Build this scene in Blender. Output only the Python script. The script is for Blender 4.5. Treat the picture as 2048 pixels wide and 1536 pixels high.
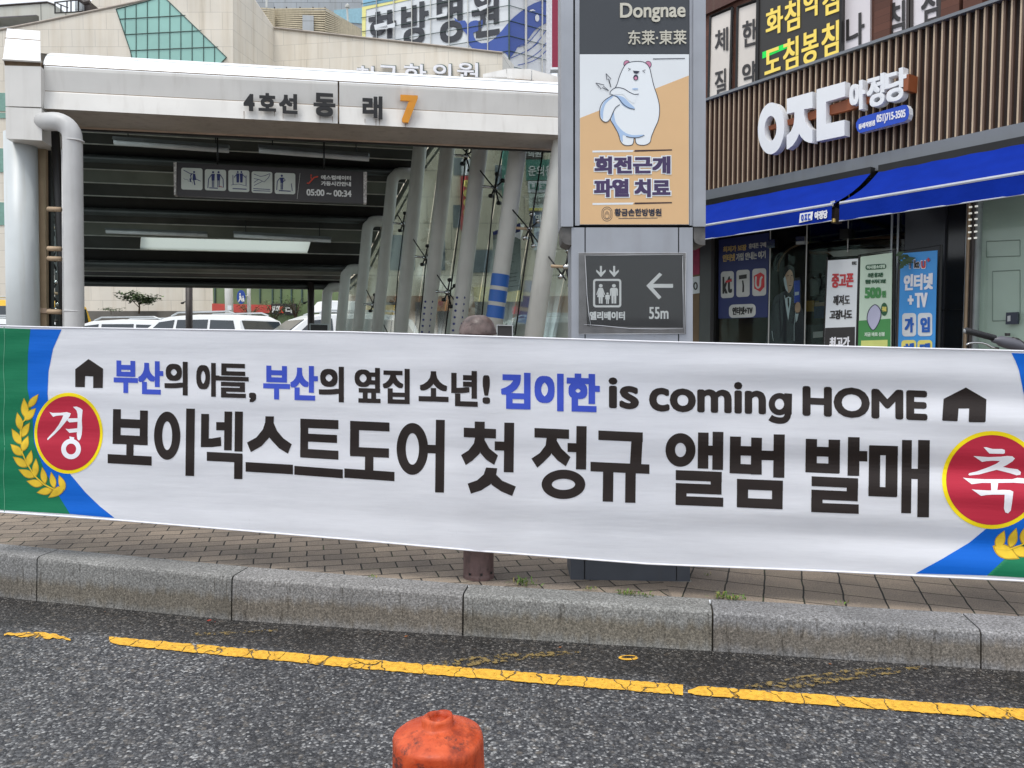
import bpy, bmesh, math, random
import numpy as np
from math import radians, sin, cos, pi, sqrt, exp
from mathutils import Vector, Matrix
from mathutils.geometry import tessellate_polygon
random.seed(7)
V = Vector
scene = bpy.context.scene
for o in list(bpy.data.objects): bpy.data.objects.remove(o)

# ---------------------------------------------------------------- camera, sky, sun, exposure
FPX, CXP, CYP = 1540.0, 1024.0, 768.0          # focal length and centre in pixels of the 2048x1536 photograph
HCAM, PITCH = 1.13, radians(3.1)
CAM = V((0, 0, HCAM))
cd = bpy.data.cameras.new("camera"); cam = bpy.data.objects.new("camera", cd)
scene.collection.objects.link(cam); scene.camera = cam
cd.sensor_width = 36; cd.lens = 36*FPX/2048; cd.clip_start = .05; cd.clip_end = 2000
cam.location = CAM; cam.rotation_euler = (radians(90)-PITCH, 0, 0)

SUN_EL, SUN_AZ = radians(66), radians(212)      # azimuth clockwise from +Y
w = bpy.data.worlds.new("World"); scene.world = w; w.use_nodes = True
wn = w.node_tree.nodes; bg = wn['Background']
sky = wn.new('ShaderNodeTexSky'); sky.sky_type = 'NISHITA'; sky.sun_disc = False
sky.sun_elevation = SUN_EL; sky.sun_rotation = SUN_AZ
sky.air_density = 1.0; sky.dust_density = 6.0; sky.ozone_density = 1.0
# thin bright overcast: the clear sky seen through a nearly closed, softly mottled cloud layer
sky.dust_density = 2.0
wl = w.node_tree.links; wt = wn.new('ShaderNodeTexCoord'); wz = wn.new('ShaderNodeTexNoise'); wz.inputs['Scale'].default_value = 2.2; wz.inputs['Detail'].default_value = 5
wl.new(wt.outputs['Generated'], wz.inputs['Vector'])
wr = wn.new('ShaderNodeMapRange'); wr.inputs[1].default_value = .3; wr.inputs[2].default_value = .7; wr.inputs[3].default_value = .78; wr.inputs[4].default_value = .95; wl.new(wz.outputs['Fac'], wr.inputs[0])
wm = wn.new('ShaderNodeMix'); wm.data_type = 'RGBA'; wl.new(wr.outputs[0], wm.inputs[0]); wl.new(sky.outputs[0], wm.inputs[6]); wm.inputs[7].default_value = (7.6, 8.0, 8.5, 1)
wl.new(wm.outputs[2], bg.inputs[0]); bg.inputs[1].default_value = 0.12
sl = bpy.data.lights.new("sun", 'SUN'); sl.energy = 1.6; sl.angle = radians(20); sl.color = (1, .96, .9)
so = bpy.data.objects.new("sun", sl); scene.collection.objects.link(so)
sd = V((sin(SUN_AZ)*cos(SUN_EL), cos(SUN_AZ)*cos(SUN_EL), sin(SUN_EL)))
so.rotation_euler = (-sd).to_track_quat('-Z', 'Y').to_euler(); so.location = (0, 0, 30)
vs = scene.view_settings
vs.view_transform = 'Standard'; vs.look = 'None'; vs.exposure = 0.36; vs.gamma = 1
scene.cycles.max_bounces = 8; scene.cycles.transparent_max_bounces = 16

# ---------------------------------------------------------------- pixel -> world helpers (all results are real 3-D places)
Rv, Uv, Fv = V((1, 0, 0)), V((0, sin(PITCH), cos(PITCH))), V((0, cos(PITCH), -sin(PITCH)))
def ray(px, py): return Rv*((px-CXP)/FPX) + Uv*((CYP-py)/FPX) + Fv
def P(px, py, Y):
    d = ray(px, py); return CAM + d*(Y/d.y)
class Surf:
    """a plane through p0 whose normal n looks towards the viewer's side"""
    def __init__(s, p0, n): s.p0, s.n = V(p0), V(n).normalized()
    def at(s, px, py, off=0.0):
        d = ray(px, py); t = (s.p0 + s.n*off - CAM).dot(s.n)/d.dot(s.n); return CAM + d*t
def upright(pa, pb):
    """vertical plane through two ground points, looking at the camera"""
    pa, pb = V((pa[0], pa[1], 0)), V((pb[0], pb[1], 0)); d = pb-pa
    n = V((d.y, -d.x, 0)).normalized()
    if n.dot(V((0, 0, 0))-pa) < 0: n = -n
    return Surf(pa, n)
ROAD = Surf((0, 0, 0), (0, 0, 1))
PAV = Surf((0, 0, .160), (.0165, 0, 1))
def pavz(x): return .160-.0165*x

# ---------------------------------------------------------------- materials
MATS = {}
def rgb(r, g, b):                                # sRGB 0-255 -> linear
    f = lambda c: (c/255/12.92 if c/255 <= .04045 else ((c/255+.055)/1.055)**2.4)
    return (f(r), f(g), f(b), 1)
def pm(name, col, rough=.5, metal=0, var=.10, scale=6, bump=0, bscale=80, streak=0, streak_col=None, spec=.5, detail=4):
    """principled material with soft noise variation, optional bump and vertical dirt streaks"""
    if name in MATS: return MATS[name]
    m = bpy.data.materials.new(name); m.use_nodes = True; nt = m.node_tree; N = nt.nodes; L = nt.links
    b = N['Principled BSDF']; b.inputs['Roughness'].default_value = rough; b.inputs['Metallic'].default_value = metal
    b.inputs['Specular IOR Level'].default_value = spec
    c = (*col[:3], 1)
    tc = N.new('ShaderNodeTexCoord')
    no = N.new('ShaderNodeTexNoise'); no.inputs['Scale'].default_value = scale; no.inputs['Detail'].default_value = detail
    L.new(tc.outputs['Object'], no.inputs['Vector'])
    rmp = N.new('ShaderNodeMapRange'); rmp.inputs[1].default_value = .3; rmp.inputs[2].default_value = .7
    rmp.inputs[3].default_value = 1-var; rmp.inputs[4].default_value = 1+var
    L.new(no.outputs['Fac'], rmp.inputs[0])
    mu = N.new('ShaderNodeMix'); mu.data_type = 'RGBA'; mu.blend_type = 'MULTIPLY'; mu.inputs[0].default_value = 1
    mu.inputs[6].default_value = c; L.new(rmp.outputs[0], mu.inputs[7]); out = mu.outputs[2]
    if streak:
        mp = N.new('ShaderNodeMapping'); mp.inputs['Scale'].default_value = (14, 14, 1.2); L.new(tc.outputs['Object'], mp.inputs[0])
        n2 = N.new('ShaderNodeTexNoise'); n2.inputs['Scale'].default_value = 1; n2.inputs['Detail'].default_value = 5
        L.new(mp.outputs[0], n2.inputs['Vector'])
        r2 = N.new('ShaderNodeMapRange'); r2.inputs[1].default_value = .52; r2.inputs[2].default_value = .75
        r2.inputs[3].default_value = 0; r2.inputs[4].default_value = streak; L.new(n2.outputs['Fac'], r2.inputs[0])
        mx = N.new('ShaderNodeMix'); mx.data_type = 'RGBA'; L.new(r2.outputs[0], mx.inputs[0]); L.new(out, mx.inputs[6])
        mx.inputs[7].default_value = (*(streak_col or (.12, .09, .06))[:3], 1); out = mx.outputs[2]
    L.new(out, b.inputs['Base Color'])
    if bump:
        nb = N.new('ShaderNodeTexNoise'); nb.inputs['Scale'].default_value = bscale; nb.inputs['Detail'].default_value = 3
        L.new(tc.outputs['Object'], nb.inputs['Vector'])
        bp = N.new('ShaderNodeBump'); bp.inputs['Strength'].default_value = bump; bp.inputs['Distance'].default_value = .01
        L.new(nb.outputs['Fac'], bp.inputs['Height']); L.new(bp.outputs[0], b.inputs['Normal'])
    MATS[name] = m; return m
def glass(name, tint=(.8, .9, .87), gloss=.1, rough=.02, peak=.75):
    """clear pane: tinted see-through plus a mirror part that grows at grazing angles"""
    if name in MATS: return MATS[name]
    m = bpy.data.materials.new(name); m.use_nodes = True; nt = m.node_tree; N = nt.nodes; L = nt.links
    N.remove(N['Principled BSDF'])
    t = N.new('ShaderNodeBsdfTransparent'); t.inputs[0].default_value = (*tint, 1)
    g = N.new('ShaderNodeBsdfGlossy'); g.inputs['Roughness'].default_value = rough; g.inputs[0].default_value = (.9, .95, .93, 1)
    lw = N.new('ShaderNodeLayerWeight'); lw.inputs[0].default_value = .25
    mr = N.new('ShaderNodeMapRange'); mr.inputs[3].default_value = gloss; mr.inputs[4].default_value = peak
    L.new(lw.outputs['Fresnel'], mr.inputs[0])
    mx = N.new('ShaderNodeMixShader'); L.new(mr.outputs[0], mx.inputs[0]); L.new(t.outputs[0], mx.inputs[1]); L.new(g.outputs[0], mx.inputs[2])
    L.new(mx.outputs[0], N['Material Output'].inputs[0]); MATS[name] = m; return m
def emit(name, col, s):
    if name in MATS: return MATS[name]
    m = bpy.data.materials.new(name); m.use_nodes = True; b = m.node_tree.nodes['Principled BSDF']
    b.inputs['Base Color'].default_value = (*col[:3], 1); b.inputs['Emission Color'].default_value = (*col[:3], 1)
    b.inputs['Emission Strength'].default_value = s; MATS[name] = m; return m

def node_mat(name):
    m = bpy.data.materials.new(name); m.use_nodes = True; MATS[name] = m
    return m, m.node_tree.nodes, m.node_tree.links, m.node_tree.nodes['Principled BSDF']
def ramp(N, L, src, stops):
    r = N.new('ShaderNodeValToRGB'); L.new(src, r.inputs[0]); e = r.color_ramp.elements
    while len(e) < len(stops): e.new(.5)
    for i, (p, c) in enumerate(stops): e[i].position = p; e[i].color = (*c[:3], 1)
    return r.outputs[0]
def mixc(N, L, fac, a, b, mode='MIX'):
    x = N.new('ShaderNodeMix'); x.data_type = 'RGBA'; x.blend_type = mode
    for i, s in ((0, fac), (6, a), (7, b)):
        if hasattr(s, 'is_output'): L.new(s, x.inputs[i])
        elif i == 0: x.inputs[0].default_value = s
        else: x.inputs[i].default_value = (*s[:3], 1)
    return x.outputs[2]
def mth(N, L, op, a, b=0.0, clamp=False):
    x = N.new('ShaderNodeMath'); x.operation = op; x.use_clamp = clamp
    for i, s in ((0, a), (1, b)):
        if hasattr(s, 'is_output'): L.new(s, x.inputs[i])
        else: x.inputs[i].default_value = s
    return x.outputs[0]
def noise(N, L, vec, scale, detail=4, rough=.5):
    n = N.new('ShaderNodeTexNoise'); n.inputs['Scale'].default_value = scale; n.inputs['Detail'].default_value = detail
    n.inputs['Roughness'].default_value = rough; L.new(vec, n.inputs['Vector']); return n.outputs['Fac']
def mapping(N, L, vec, scale=(1, 1, 1), rot=(0, 0, 0), loc=(0, 0, 0)):
    mp = N.new('ShaderNodeMapping'); mp.inputs['Scale'].default_value = scale; mp.inputs['Rotation'].default_value = rot
    mp.inputs['Location'].default_value = loc; L.new(vec, mp.inputs[0]); return mp.outputs[0]

def asphalt_mat():
    m, N, L, b = node_mat('asphalt'); tc = N.new('ShaderNodeTexCoord').outputs['Object']
    vo = N.new('ShaderNodeTexVoronoi'); vo.inputs['Scale'].default_value = 128; vo.inputs['Randomness'].default_value = 1; L.new(tc, vo.inputs['Vector'])
    v2 = N.new('ShaderNodeTexVoronoi'); v2.inputs['Scale'].default_value = 75; L.new(tc, v2.inputs['Vector'])
    sep = N.new('ShaderNodeSeparateColor'); L.new(vo.outputs['Color'], sep.inputs[0])
    sep2 = N.new('ShaderNodeSeparateColor'); L.new(v2.outputs['Color'], sep2.inputs[0])
    c = ramp(N, L, sep.outputs[0], [(0, (.022, .023, .026)), (.40, (.055, .055, .06)), (.64, (.112, .112, .115)), (.82, (.21, .208, .205)), (.92, (.40, .39, .37)), (1, (.72, .70, .66))])
    c2 = ramp(N, L, sep2.outputs[1], [(0, (.03, .03, .033)), (.55, (.08, .078, .078)), (.88, (.19, .175, .16)), (1, (.34, .28, .21))])
    col = mixc(N, L, .38, c, c2)
    pitch = ramp(N, L, vo.outputs['Distance'], [(.25, (1, 1, 1)), (.8, (.35, .35, .36))])
    col = mixc(N, L, .8, col, pitch, 'MULTIPLY')
    big = noise(N, L, tc, .9, 5, .6)
    tone = ramp(N, L, big, [(.3, (.70, .72, .76)), (.55, (.96, .99, 1.04)), (.75, (1.25, 1.29, 1.36))])
    col = mixc(N, L, 1, col, tone, 'MULTIPLY')
    stn = noise(N, L, mapping(N, L, tc, (1, .6, 1)), 2.1, 5, .62); col = mixc(N, L, 1, col, ramp(N, L, stn, [(.53, (1, 1, 1)), (.66, (.66, .65, .64))]), 'MULTIPLY')
    # the fresh, dark, damp gutter strip between kerb and yellow line
    at = N.new('ShaderNodeAttribute'); at.attribute_name = 'damp'
    nz = noise(N, L, tc, 5, 4, .6)
    dm = mth(N, L, 'ADD', at.outputs['Fac'], mth(N, L, 'MULTIPLY', mth(N, L, 'SUBTRACT', nz, .5), .8))
    dmp = ramp(N, L, dm, [(.35, (0, 0, 0)), (.7, (1, 1, 1))])
    col = mixc(N, L, dmp, col, mixc(N, L, 1, col, (.50, .47, .44), 'MULTIPLY'))
    L.new(col, b.inputs['Base Color'])
    rr = mth(N, L, 'SUBTRACT', .52, mth(N, L, 'MULTIPLY', dmp, .2)); L.new(rr, b.inputs['Roughness'])
    bp = N.new('ShaderNodeBump'); bp.inputs['Strength'].default_value = .55; bp.inputs['Distance'].default_value = .006
    L.new(mth(N, L, 'SUBTRACT', 1, vo.outputs['Distance']), bp.inputs['Height']); L.new(bp.outputs[0], b.inputs['Normal'])
    return m
def paint_mat(name, wear, col):
    """worn, cracked road paint; where it is gone the road below shows"""
    m, N, L, b = node_mat(name); tc = N.new('ShaderNodeTexCoord').outputs['Object']
    n1 = noise(N, L, tc, 14, 4, .6)
    b.inputs['Roughness'].default_value = .65
    nd = noise(N, L, tc, 60, 5, .75); dirt = ramp(N, L, nd, [(.40, (.62, .58, .5)), (.56, (1, 1, 1))]); L.new(mixc(N, L, .75, mixc(N, L, n1, col, (col[0]*.80, col[1]*.76, col[2]*.7)), mixc(N, L, 1, col, dirt, 'MULTIPLY')), b.inputs['Base Color'])
    warp = N.new('ShaderNodeVectorMath'); warp.operation = 'ADD'
    nn = N.new('ShaderNodeTexNoise'); nn.inputs['Scale'].default_value = 20; L.new(tc, nn.inputs['Vector'])
    sc = N.new('ShaderNodeVectorMath'); sc.operation = 'SCALE'; sc.inputs['Scale'].default_value = .045; L.new(nn.outputs['Color'], sc.inputs[0])
    L.new(tc, warp.inputs[0]); L.new(sc.outputs[0], warp.inputs[1])
    vo = N.new('ShaderNodeTexVoronoi'); vo.feature = 'DISTANCE_TO_EDGE'; vo.inputs['Scale'].default_value = 9
    L.new(mapping(N, L, warp.outputs[0], (1, .45, 1), (0, 0, radians(25))), vo.inputs['Vector'])
    crack = ramp(N, L, vo.outputs['Distance'], [(.008, (.1, .1, .1)), (.024, (1, 1, 1))])
    n3 = noise(N, L, tc, 45, 5, .7)
    chips = ramp(N, L, n3, [(wear-.03, (0, 0, 0)), (wear+.03, (1, 1, 1))])
    fac = mth(N, L, 'MULTIPLY', crack, chips)
    tr = N.new('ShaderNodeBsdfTransparent'); mx = N.new('ShaderNodeMixShader')
    L.new(fac, mx.inputs[0]); L.new(tr.outputs[0], mx.inputs[1]); L.new(b.outputs[0], mx.inputs[2])
    L.new(mx.outputs[0], N['Material Output'].inputs[0])
    bp = N.new('ShaderNodeBump'); bp.inputs['Strength'].default_value = .5; bp.inputs['Distance'].default_value = .004
    L.new(n3, bp.inputs['Height']); L.new(bp.outputs[0], b.inputs['Normal'])
    return m
def paving_mat():
    m, N, L, b = node_mat('paving'); tc = N.new('ShaderNodeTexCoord').outputs['Object']
    def bricks(rot, bw, rh, offs, loc):
        t = N.new('ShaderNodeTexBrick'); t.offset = offs; t.inputs['Scale'].default_value = 1
        t.inputs['Brick Width'].default_value = bw; t.inputs['Row Height'].default_value = rh
        t.inputs['Mortar Size'].default_value = .0036; t.inputs['Mortar Smooth'].default_value = .3; t.inputs['Bias'].default_value = -.2
        t.inputs['Color1'].default_value = (.250, .205, .166, 1); t.inputs['Color2'].default_value = (.160, .134, .112, 1)
        t.inputs['Mortar'].default_value = (.012, .011, .009, 1)
        w = N.new('ShaderNodeVectorMath'); w.operation = 'ADD'
        nn = N.new('ShaderNodeTexNoise'); nn.inputs['Scale'].default_value = 9; L.new(tc, nn.inputs['Vector'])
        s = N.new('ShaderNodeVectorMath'); s.operation = 'SCALE'; s.inputs['Scale'].default_value = .012; L.new(nn.outputs['Color'], s.inputs[0])
        L.new(tc, w.inputs[0]); L.new(s.outputs[0], w.inputs[1])
        L.new(mapping(N, L, w.outputs[0], (1, 1, 1), (0, 0, rot), loc), t.inputs['Vector']); return t
    A = bricks(radians(-15), .150, .086, .5, (0, 0, 0)); B = bricks(radians(19), .148, .15, .0, (.03, .05, 0))
    sx = N.new('ShaderNodeSeparateXYZ'); L.new(tc, sx.inputs[0])
    side = mth(N, L, 'GREATER_THAN', sx.outputs['X'], .62)
    col = mixc(N, L, side, A.outputs['Color'], B.outputs['Color'])
    fac = mixc(N, L, side, A.outputs['Fac'], B.outputs['Fac'])
    g = noise(N, L, tc, 220, 4, .75); grain = ramp(N, L, g, [(.32, (.55, .55, .55)), (.5, (1, 1, 1)), (.68, (1.5, 1.48, 1.42))])
    col = mixc(N, L, 1, col, grain, 'MULTIPLY')
    p = noise(N, L, tc, 2.3, 5, .6); pt = ramp(N, L, p, [(.3, (.7, .7, .72)), (.7, (1.25, 1.22, 1.15))])
    col = mixc(N, L, 1, col, pt, 'MULTIPLY')
    moss = noise(N, L, tc, 7, 4, .7)
    mf = mth(N, L, 'MULTIPLY', mth(N, L, 'MULTIPLY', fac, .8), ramp(N, L, moss, [(.55, (0, 0, 0)), (.7, (1, 1, 1))]))
    col = mixc(N, L, mf, col, (.05, .075, .02)); L.new(col, b.inputs['Base Color']); b.inputs['Roughness'].default_value = .8
    bp = N.new('ShaderNodeBump'); bp.inputs['Strength'].default_value = .7; bp.inputs['Distance'].default_value = .006
    h = mth(N, L, 'ADD', mth(N, L, 'SUBTRACT', 1, fac), mth(N, L, 'MULTIPLY', g, .45)); L.new(h, bp.inputs['Height']); L.new(bp.outputs[0], b.inputs['Normal'])
    return m
def kerb_mat():
    m, N, L, b = node_mat('granite_kerb'); tc = N.new('ShaderNodeTexCoord').outputs['Object']
    g = noise(N, L, tc, 125, 6, .85); col = ramp(N, L, g, [(.32, (.035, .035, .036)), (.44, (.15, .15, .15)), (.56, (.31, .31, .312)), (.70, (.66, .66, .665))])
    big = noise(N, L, tc, 3, 4, .6); col = mixc(N, L, 1, col, ramp(N, L, big, [(.3, (.8, .8, .8)), (.7, (1.15, 1.15, 1.15))]), 'MULTIPLY')
    ta = N.new('ShaderNodeAttribute'); ta.attribute_name = 'tone'; col = mixc(N, L, 1, col, ta.outputs['Color'], 'MULTIPLY')
    sx = N.new('ShaderNodeSeparateXYZ'); L.new(tc, sx.inputs[0])
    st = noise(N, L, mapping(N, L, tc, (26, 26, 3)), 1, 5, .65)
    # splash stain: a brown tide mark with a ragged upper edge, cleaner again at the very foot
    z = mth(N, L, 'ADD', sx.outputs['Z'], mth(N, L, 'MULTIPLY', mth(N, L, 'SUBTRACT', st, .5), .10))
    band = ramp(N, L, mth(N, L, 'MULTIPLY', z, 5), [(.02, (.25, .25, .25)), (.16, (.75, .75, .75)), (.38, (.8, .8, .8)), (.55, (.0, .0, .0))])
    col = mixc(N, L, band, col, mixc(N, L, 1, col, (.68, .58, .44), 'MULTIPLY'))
    drips = ramp(N, L, noise(N, L, mapping(N, L, tc, (60, 60, 5)), 1, 3, .6), [(.60, (1, 1, 1)), (.70, (.35, .33, .30))])
    col = mixc(N, L, .8, col, drips, 'MULTIPLY'); L.new(col, b.inputs['Base Color']); b.inputs['Roughness'].default_value = .75
    bp = N.new('ShaderNodeBump'); bp.inputs['Strength'].default_value = .4; bp.inputs['Distance'].default_value = .004
    L.new(g, bp.inputs['Height']); L.new(bp.outputs[0], b.inputs['Normal']); return m
def panel_mat(name, col, bw, rh, joint=.5, offs=.5, var=.06):
    """stone cladding with thin joints and rain streaks, laid on walls (u along the wall, v up)"""
    m, N, L, b = node_mat(name); tc = N.new('ShaderNodeTexCoord').outputs['Object']
    sx = N.new('ShaderNodeSeparateXYZ'); L.new(tc, sx.inputs[0])
    cb = N.new('ShaderNodeCombineXYZ'); L.new(mth(N, L, 'ADD', sx.outputs['X'], mth(N, L, 'MULTIPLY', sx.outputs['Y'], .8)), cb.inputs[0]); L.new(sx.outputs['Z'], cb.inputs[1])
    t = N.new('ShaderNodeTexBrick'); t.offset = offs; t.inputs['Scale'].default_value = 1; t.inputs['Brick Width'].default_value = bw
    t.inputs['Row Height'].default_value = rh; t.inputs['Mortar Size'].default_value = .018*rh; t.inputs['Mortar Smooth'].default_value = .1
    t.inputs['Color1'].default_value = (*[c*(1+var) for c in col[:3]], 1); t.inputs['Color2'].default_value = (*[c*(1-var) for c in col[:3]], 1)
    t.inputs['Mortar'].default_value = (*[c*joint for c in col[:3]], 1); L.new(cb.outputs[0], t.inputs['Vector'])
    c = t.outputs['Color']
    st = noise(N, L, mapping(N, L, tc, (2.2, 2.2, .12)), 1, 6, .65)
    c = mixc(N, L, 1, c, ramp(N, L, st, [(.45, (1, 1, 1)), (.62, (.93, .91, .88)), (.74, (.74, .71, .66))]), 'MULTIPLY')
    sm = noise(N, L, tc, .35, 5, .6); c = mixc(N, L, 1, c, ramp(N, L, sm, [(.3, (.9, .9, .9)), (.7, (1.07, 1.06, 1.05))]), 'MULTIPLY')
    L.new(c, b.inputs['Base Color']); b.inputs['Roughness'].default_value = .75; return m
def cloth_mat(name, col, rough=.55, trans=.34, spec=.25):
    """printed banner sheeting that lets some light through; faint creases and specks"""
    m, N, L, b = node_mat(name); tc = N.new('ShaderNodeTexCoord').outputs['Object']
    n1 = noise(N, L, mapping(N, L, tc, (2, 2, 9)), 1.5, 5, .6)
    c = mixc(N, L, 1, col, ramp(N, L, n1, [(.3, (.93, .93, .935)), (.7, (1.03, 1.03, 1.03))]), 'MULTIPLY')
    sp = noise(N, L, mapping(N, L, tc, (70, 70, 30), (0, radians(12), 0)), 1, 4, .75)
    pt = noise(N, L, tc, 3, 3, .5)
    f = mth(N, L, 'MULTIPLY', ramp(N, L, sp, [(.66, (0, 0, 0)), (.76, (.4, .4, .4))]), ramp(N, L, pt, [(.45, (0, 0, 0)), (.62, (1, 1, 1))]))
    c = mixc(N, L, f, c, (col[0]*.55, col[1]*.55, col[2]*.58))
    b.inputs['Roughness'].default_value = rough; b.inputs['Specular IOR Level'].default_value = spec; L.new(c, b.inputs['Base Color'])
    wr = noise(N, L, mapping(N, L, tc, (1.5, 1.5, 16), (0, radians(-2), 0)), 1.4, 4, .55)
    bp = N.new('ShaderNodeBump'); bp.inputs['Strength'].default_value = .22; bp.inputs['Distance'].default_value = .012
    L.new(wr, bp.inputs['Height']); L.new(bp.outputs[0], b.inputs['Normal'])
    if trans:
        t = N.new('ShaderNodeBsdfTranslucent'); L.new(c, t.inputs[0]); mx = N.new('ShaderNodeMixShader'); mx.inputs[0].default_value = trans
        L.new(b.outputs[0], mx.inputs[1]); L.new(t.outputs[0], mx.inputs[2]); L.new(mx.outputs[0], N['Material Output'].inputs[0])
    return m
def scuffed_mat(name, col, dark, light, rough=.4, wear=1.0):
    m, N, L, b = node_mat(name); tc = N.new('ShaderNodeTexCoord').outputs['Object']
    n1 = noise(N, L, mapping(N, L, tc, (30, 30, 9)), 1, 6, .7); n2 = noise(N, L, mapping(N, L, tc, (14, 14, 22), (0, .4, 0)), 1, 6, .75)
    n3 = noise(N, L, tc, 25, 5, .6)
    c = mixc(N, L, ramp(N, L, n3, [(.4, (0, 0, 0)), (.65, (1, 1, 1))]), col, light)
    c = mixc(N, L, ramp(N, L, n1, [(.56-.04*wear, (0, 0, 0)), (.74-.06*wear, (.85, .85, .85))]), c, [x*.48 for x in col[:3]])
    c = mixc(N, L, ramp(N, L, n2, [(.66-.07*wear, (0, 0, 0)), (.72-.06*wear, (.9, .9, .9))]), c, dark)
    L.new(c, b.inputs['Base Color']); b.inputs['Roughness'].default_value = rough
    bp = N.new('ShaderNodeBump'); bp.inputs['Strength'].default_value = .5; bp.inputs['Distance'].default_value = .004
    L.new(n2, bp.inputs['Height']); L.new(bp.outputs[0], b.inputs['Normal']); return m

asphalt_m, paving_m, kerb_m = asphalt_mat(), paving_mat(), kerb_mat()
yellow_paint = paint_mat('yellow_road_paint', .36, rgb(238, 184, 62)); faded_paint = paint_mat('faded_road_paint', .53, rgb(140, 120, 72))
beige_stone = panel_mat('beige_stone_cladding', rgb(226, 219, 207), 1.06, .77, .80, .5, .025)
pale_wall = panel_mat('pale_tile_wall', rgb(225, 222, 214), 1.2, .6)
concrete = panel_mat('concrete_panels', rgb(196, 196, 188), 2.6, 2.2)
grey_panel = panel_mat('grey_metal_cladding', rgb(170, 176, 182), 1.6, .9)
brown_brick = panel_mat('brown_brick', rgb(96, 60, 48), .22, .07, .35, .5, .2)
cream_wall = panel_mat('cream_wall', rgb(222, 214, 192), 1.5, .8)
white_cloth = cloth_mat('banner_white', rgb(243, 245, 252)); blue_cloth = cloth_mat('banner_blue', rgb(8, 105, 212), trans=.1); green_cloth = cloth_mat('banner_green', rgb(24, 122, 84), trans=.1)
ink = pm('banner_ink', rgb(38, 30, 28), .6, var=.12, scale=14, spec=.3); blue_ink = pm('banner_blue_ink', rgb(60, 82, 190), .6, var=.06, spec=.3)
red_ink = cloth_mat('banner_red', rgb(188, 44, 66), trans=0); yellow_ink = pm('banner_yellow_ink', rgb(250, 224, 20), .6, spec=.3)
white_ink = pm('banner_white_ink', rgb(238, 238, 244), .6, var=.03, spec=.3)
gold_ink = pm('banner_gold_ink', rgb(226, 190, 52), .6, var=.16, scale=22, spec=.3)
gold_shade = pm('banner_gold_edge', rgb(186, 150, 40), .6, var=.1, spec=.3)
bollard_m = scuffed_mat('brown_bollard_paint', rgb(92, 72, 70), rgb(60, 46, 44), rgb(104, 82, 80), .5)
cap_m = scuffed_mat('brown_cap_stone', rgb(88, 74, 71), rgb(52, 38, 36), rgb(112, 95, 91), .42)
post_orange = scuffed_mat('orange_rubber', rgb(176, 58, 12), rgb(58, 34, 32), rgb(206, 88, 44), .5, 1.3)
canopy_white = pm('canopy_white_panel', rgb(224, 222, 218), .32, var=.05, scale=3, streak=.16, streak_col=(.25, .2, .15))
canopy_dirty = pm('canopy_joint_dirt', rgb(150, 128, 104), .7, var=.3, scale=9)
soffit_m = pm('canopy_soffit', rgb(176, 166, 158), .5, var=.1, scale=3, streak=.35, streak_col=(.15, .1, .07))
ceil_dark = pm('ceiling_dark_metal', rgb(70, 72, 70), .35, .3, var=.25, scale=2)
ceil_mid = pm('ceiling_mid_metal', rgb(116, 120, 113), .35, .3, var=.2, scale=2)
ceil_edge = pm('ceiling_edge', rgb(200, 200, 194), .4, .3, var=.2)
canopy_skylit = pm('canopy_skylit_edge', rgb(240, 243, 247), .25, var=.03, scale=3, streak=.06)  # paler, bluer copy of the panel white; the sky's reflection is put into this colour
steel_post = pm('grey_painted_steel', rgb(206, 206, 201), .45, var=.06, scale=4, streak=.12)
column_m = pm('bluish_column_paint', rgb(198, 204, 206), .4, var=.05, scale=3, streak=.25, streak_col=(.32, .26, .16))
pipe_m = pm('grey_drainpipe', rgb(196, 196, 196), .45, var=.05, streak=.15)
tan_m = pm('tan_stone', rgb(168, 146, 120), .7, var=.12)
black_m = pm('black_metal', rgb(28, 27, 27), .4, .2, var=.2); dark_frame = pm('dark_brown_steel', rgb(58, 50, 48), .5, var=.2)
chrome = pm('stainless', rgb(200, 200, 200), .18, 1, var=.05)
canopy_glass = glass('green_tint_glass', (.80, .92, .87), .17, .18); clear_glass = glass('shop_glass', (.90, .94, .92), .015, peak=.4); frost_glass = pm('frosted_film', rgb(178, 192, 180), .25, var=.08, scale=2)
sign_black = pm('black_sign_face', rgb(52, 49, 50), .45, var=.12, scale=10); sign_white = pm('white_sign_ink', rgb(228, 230, 228), .6, var=.03)
navy_ink = pm('navy_ink', rgb(44, 54, 110), .6); red_sign = pm('red_ink', rgb(210, 70, 44), .5)
tile_pale = pm('pale_pictogram_tile', rgb(206, 214, 206), .5, var=.04)
letter_black = pm('black_letter', rgb(18, 16, 18), .4, var=.15, scale=20); letter_orange = pm('orange_letter', rgb(226, 150, 28), .4, var=.1)
lamp_grey = pm('lamp_tube_housing', rgb(176, 180, 182), .3, .2)
skylight_m = pm('skylight_film', rgb(214, 226, 216), .4, var=.04)
pylon_grey = pm('pylon_steel', rgb(160, 163, 170), .42, .35, var=.10, scale=5, streak=.22, streak_col=(.22, .2, .19))
pylon_dark = pm('pylon_gap', rgb(30, 32, 36), .6); pylon_panel = pm('pylon_station_panel', rgb(58, 62, 68), .4, var=.05)
pylon_base = pm('pylon_base_panel', rgb(72, 76, 84), .5, var=.15, scale=7, streak=.2)
cream_ink = pm('cream_letters', rgb(206, 202, 188), .6); poster_white = pm('poster_white', rgb(228, 232, 236), .35, var=.02); poster_orange = pm('poster_orange', rgb(222, 182, 134), .35, var=.03)
bear_white = pm('bear_white', rgb(234, 239, 244), .35, var=.01); bear_blue = pm('bear_blue', rgb(170, 196, 230), .35, var=.02); line_navy = pm('line_navy', rgb(36, 40, 62), .4)
purple_ink = pm('purple_ink', rgb(66, 48, 92), .4); pink_ink = pm('pink_ink', rgb(200, 130, 160), .4)
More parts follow.
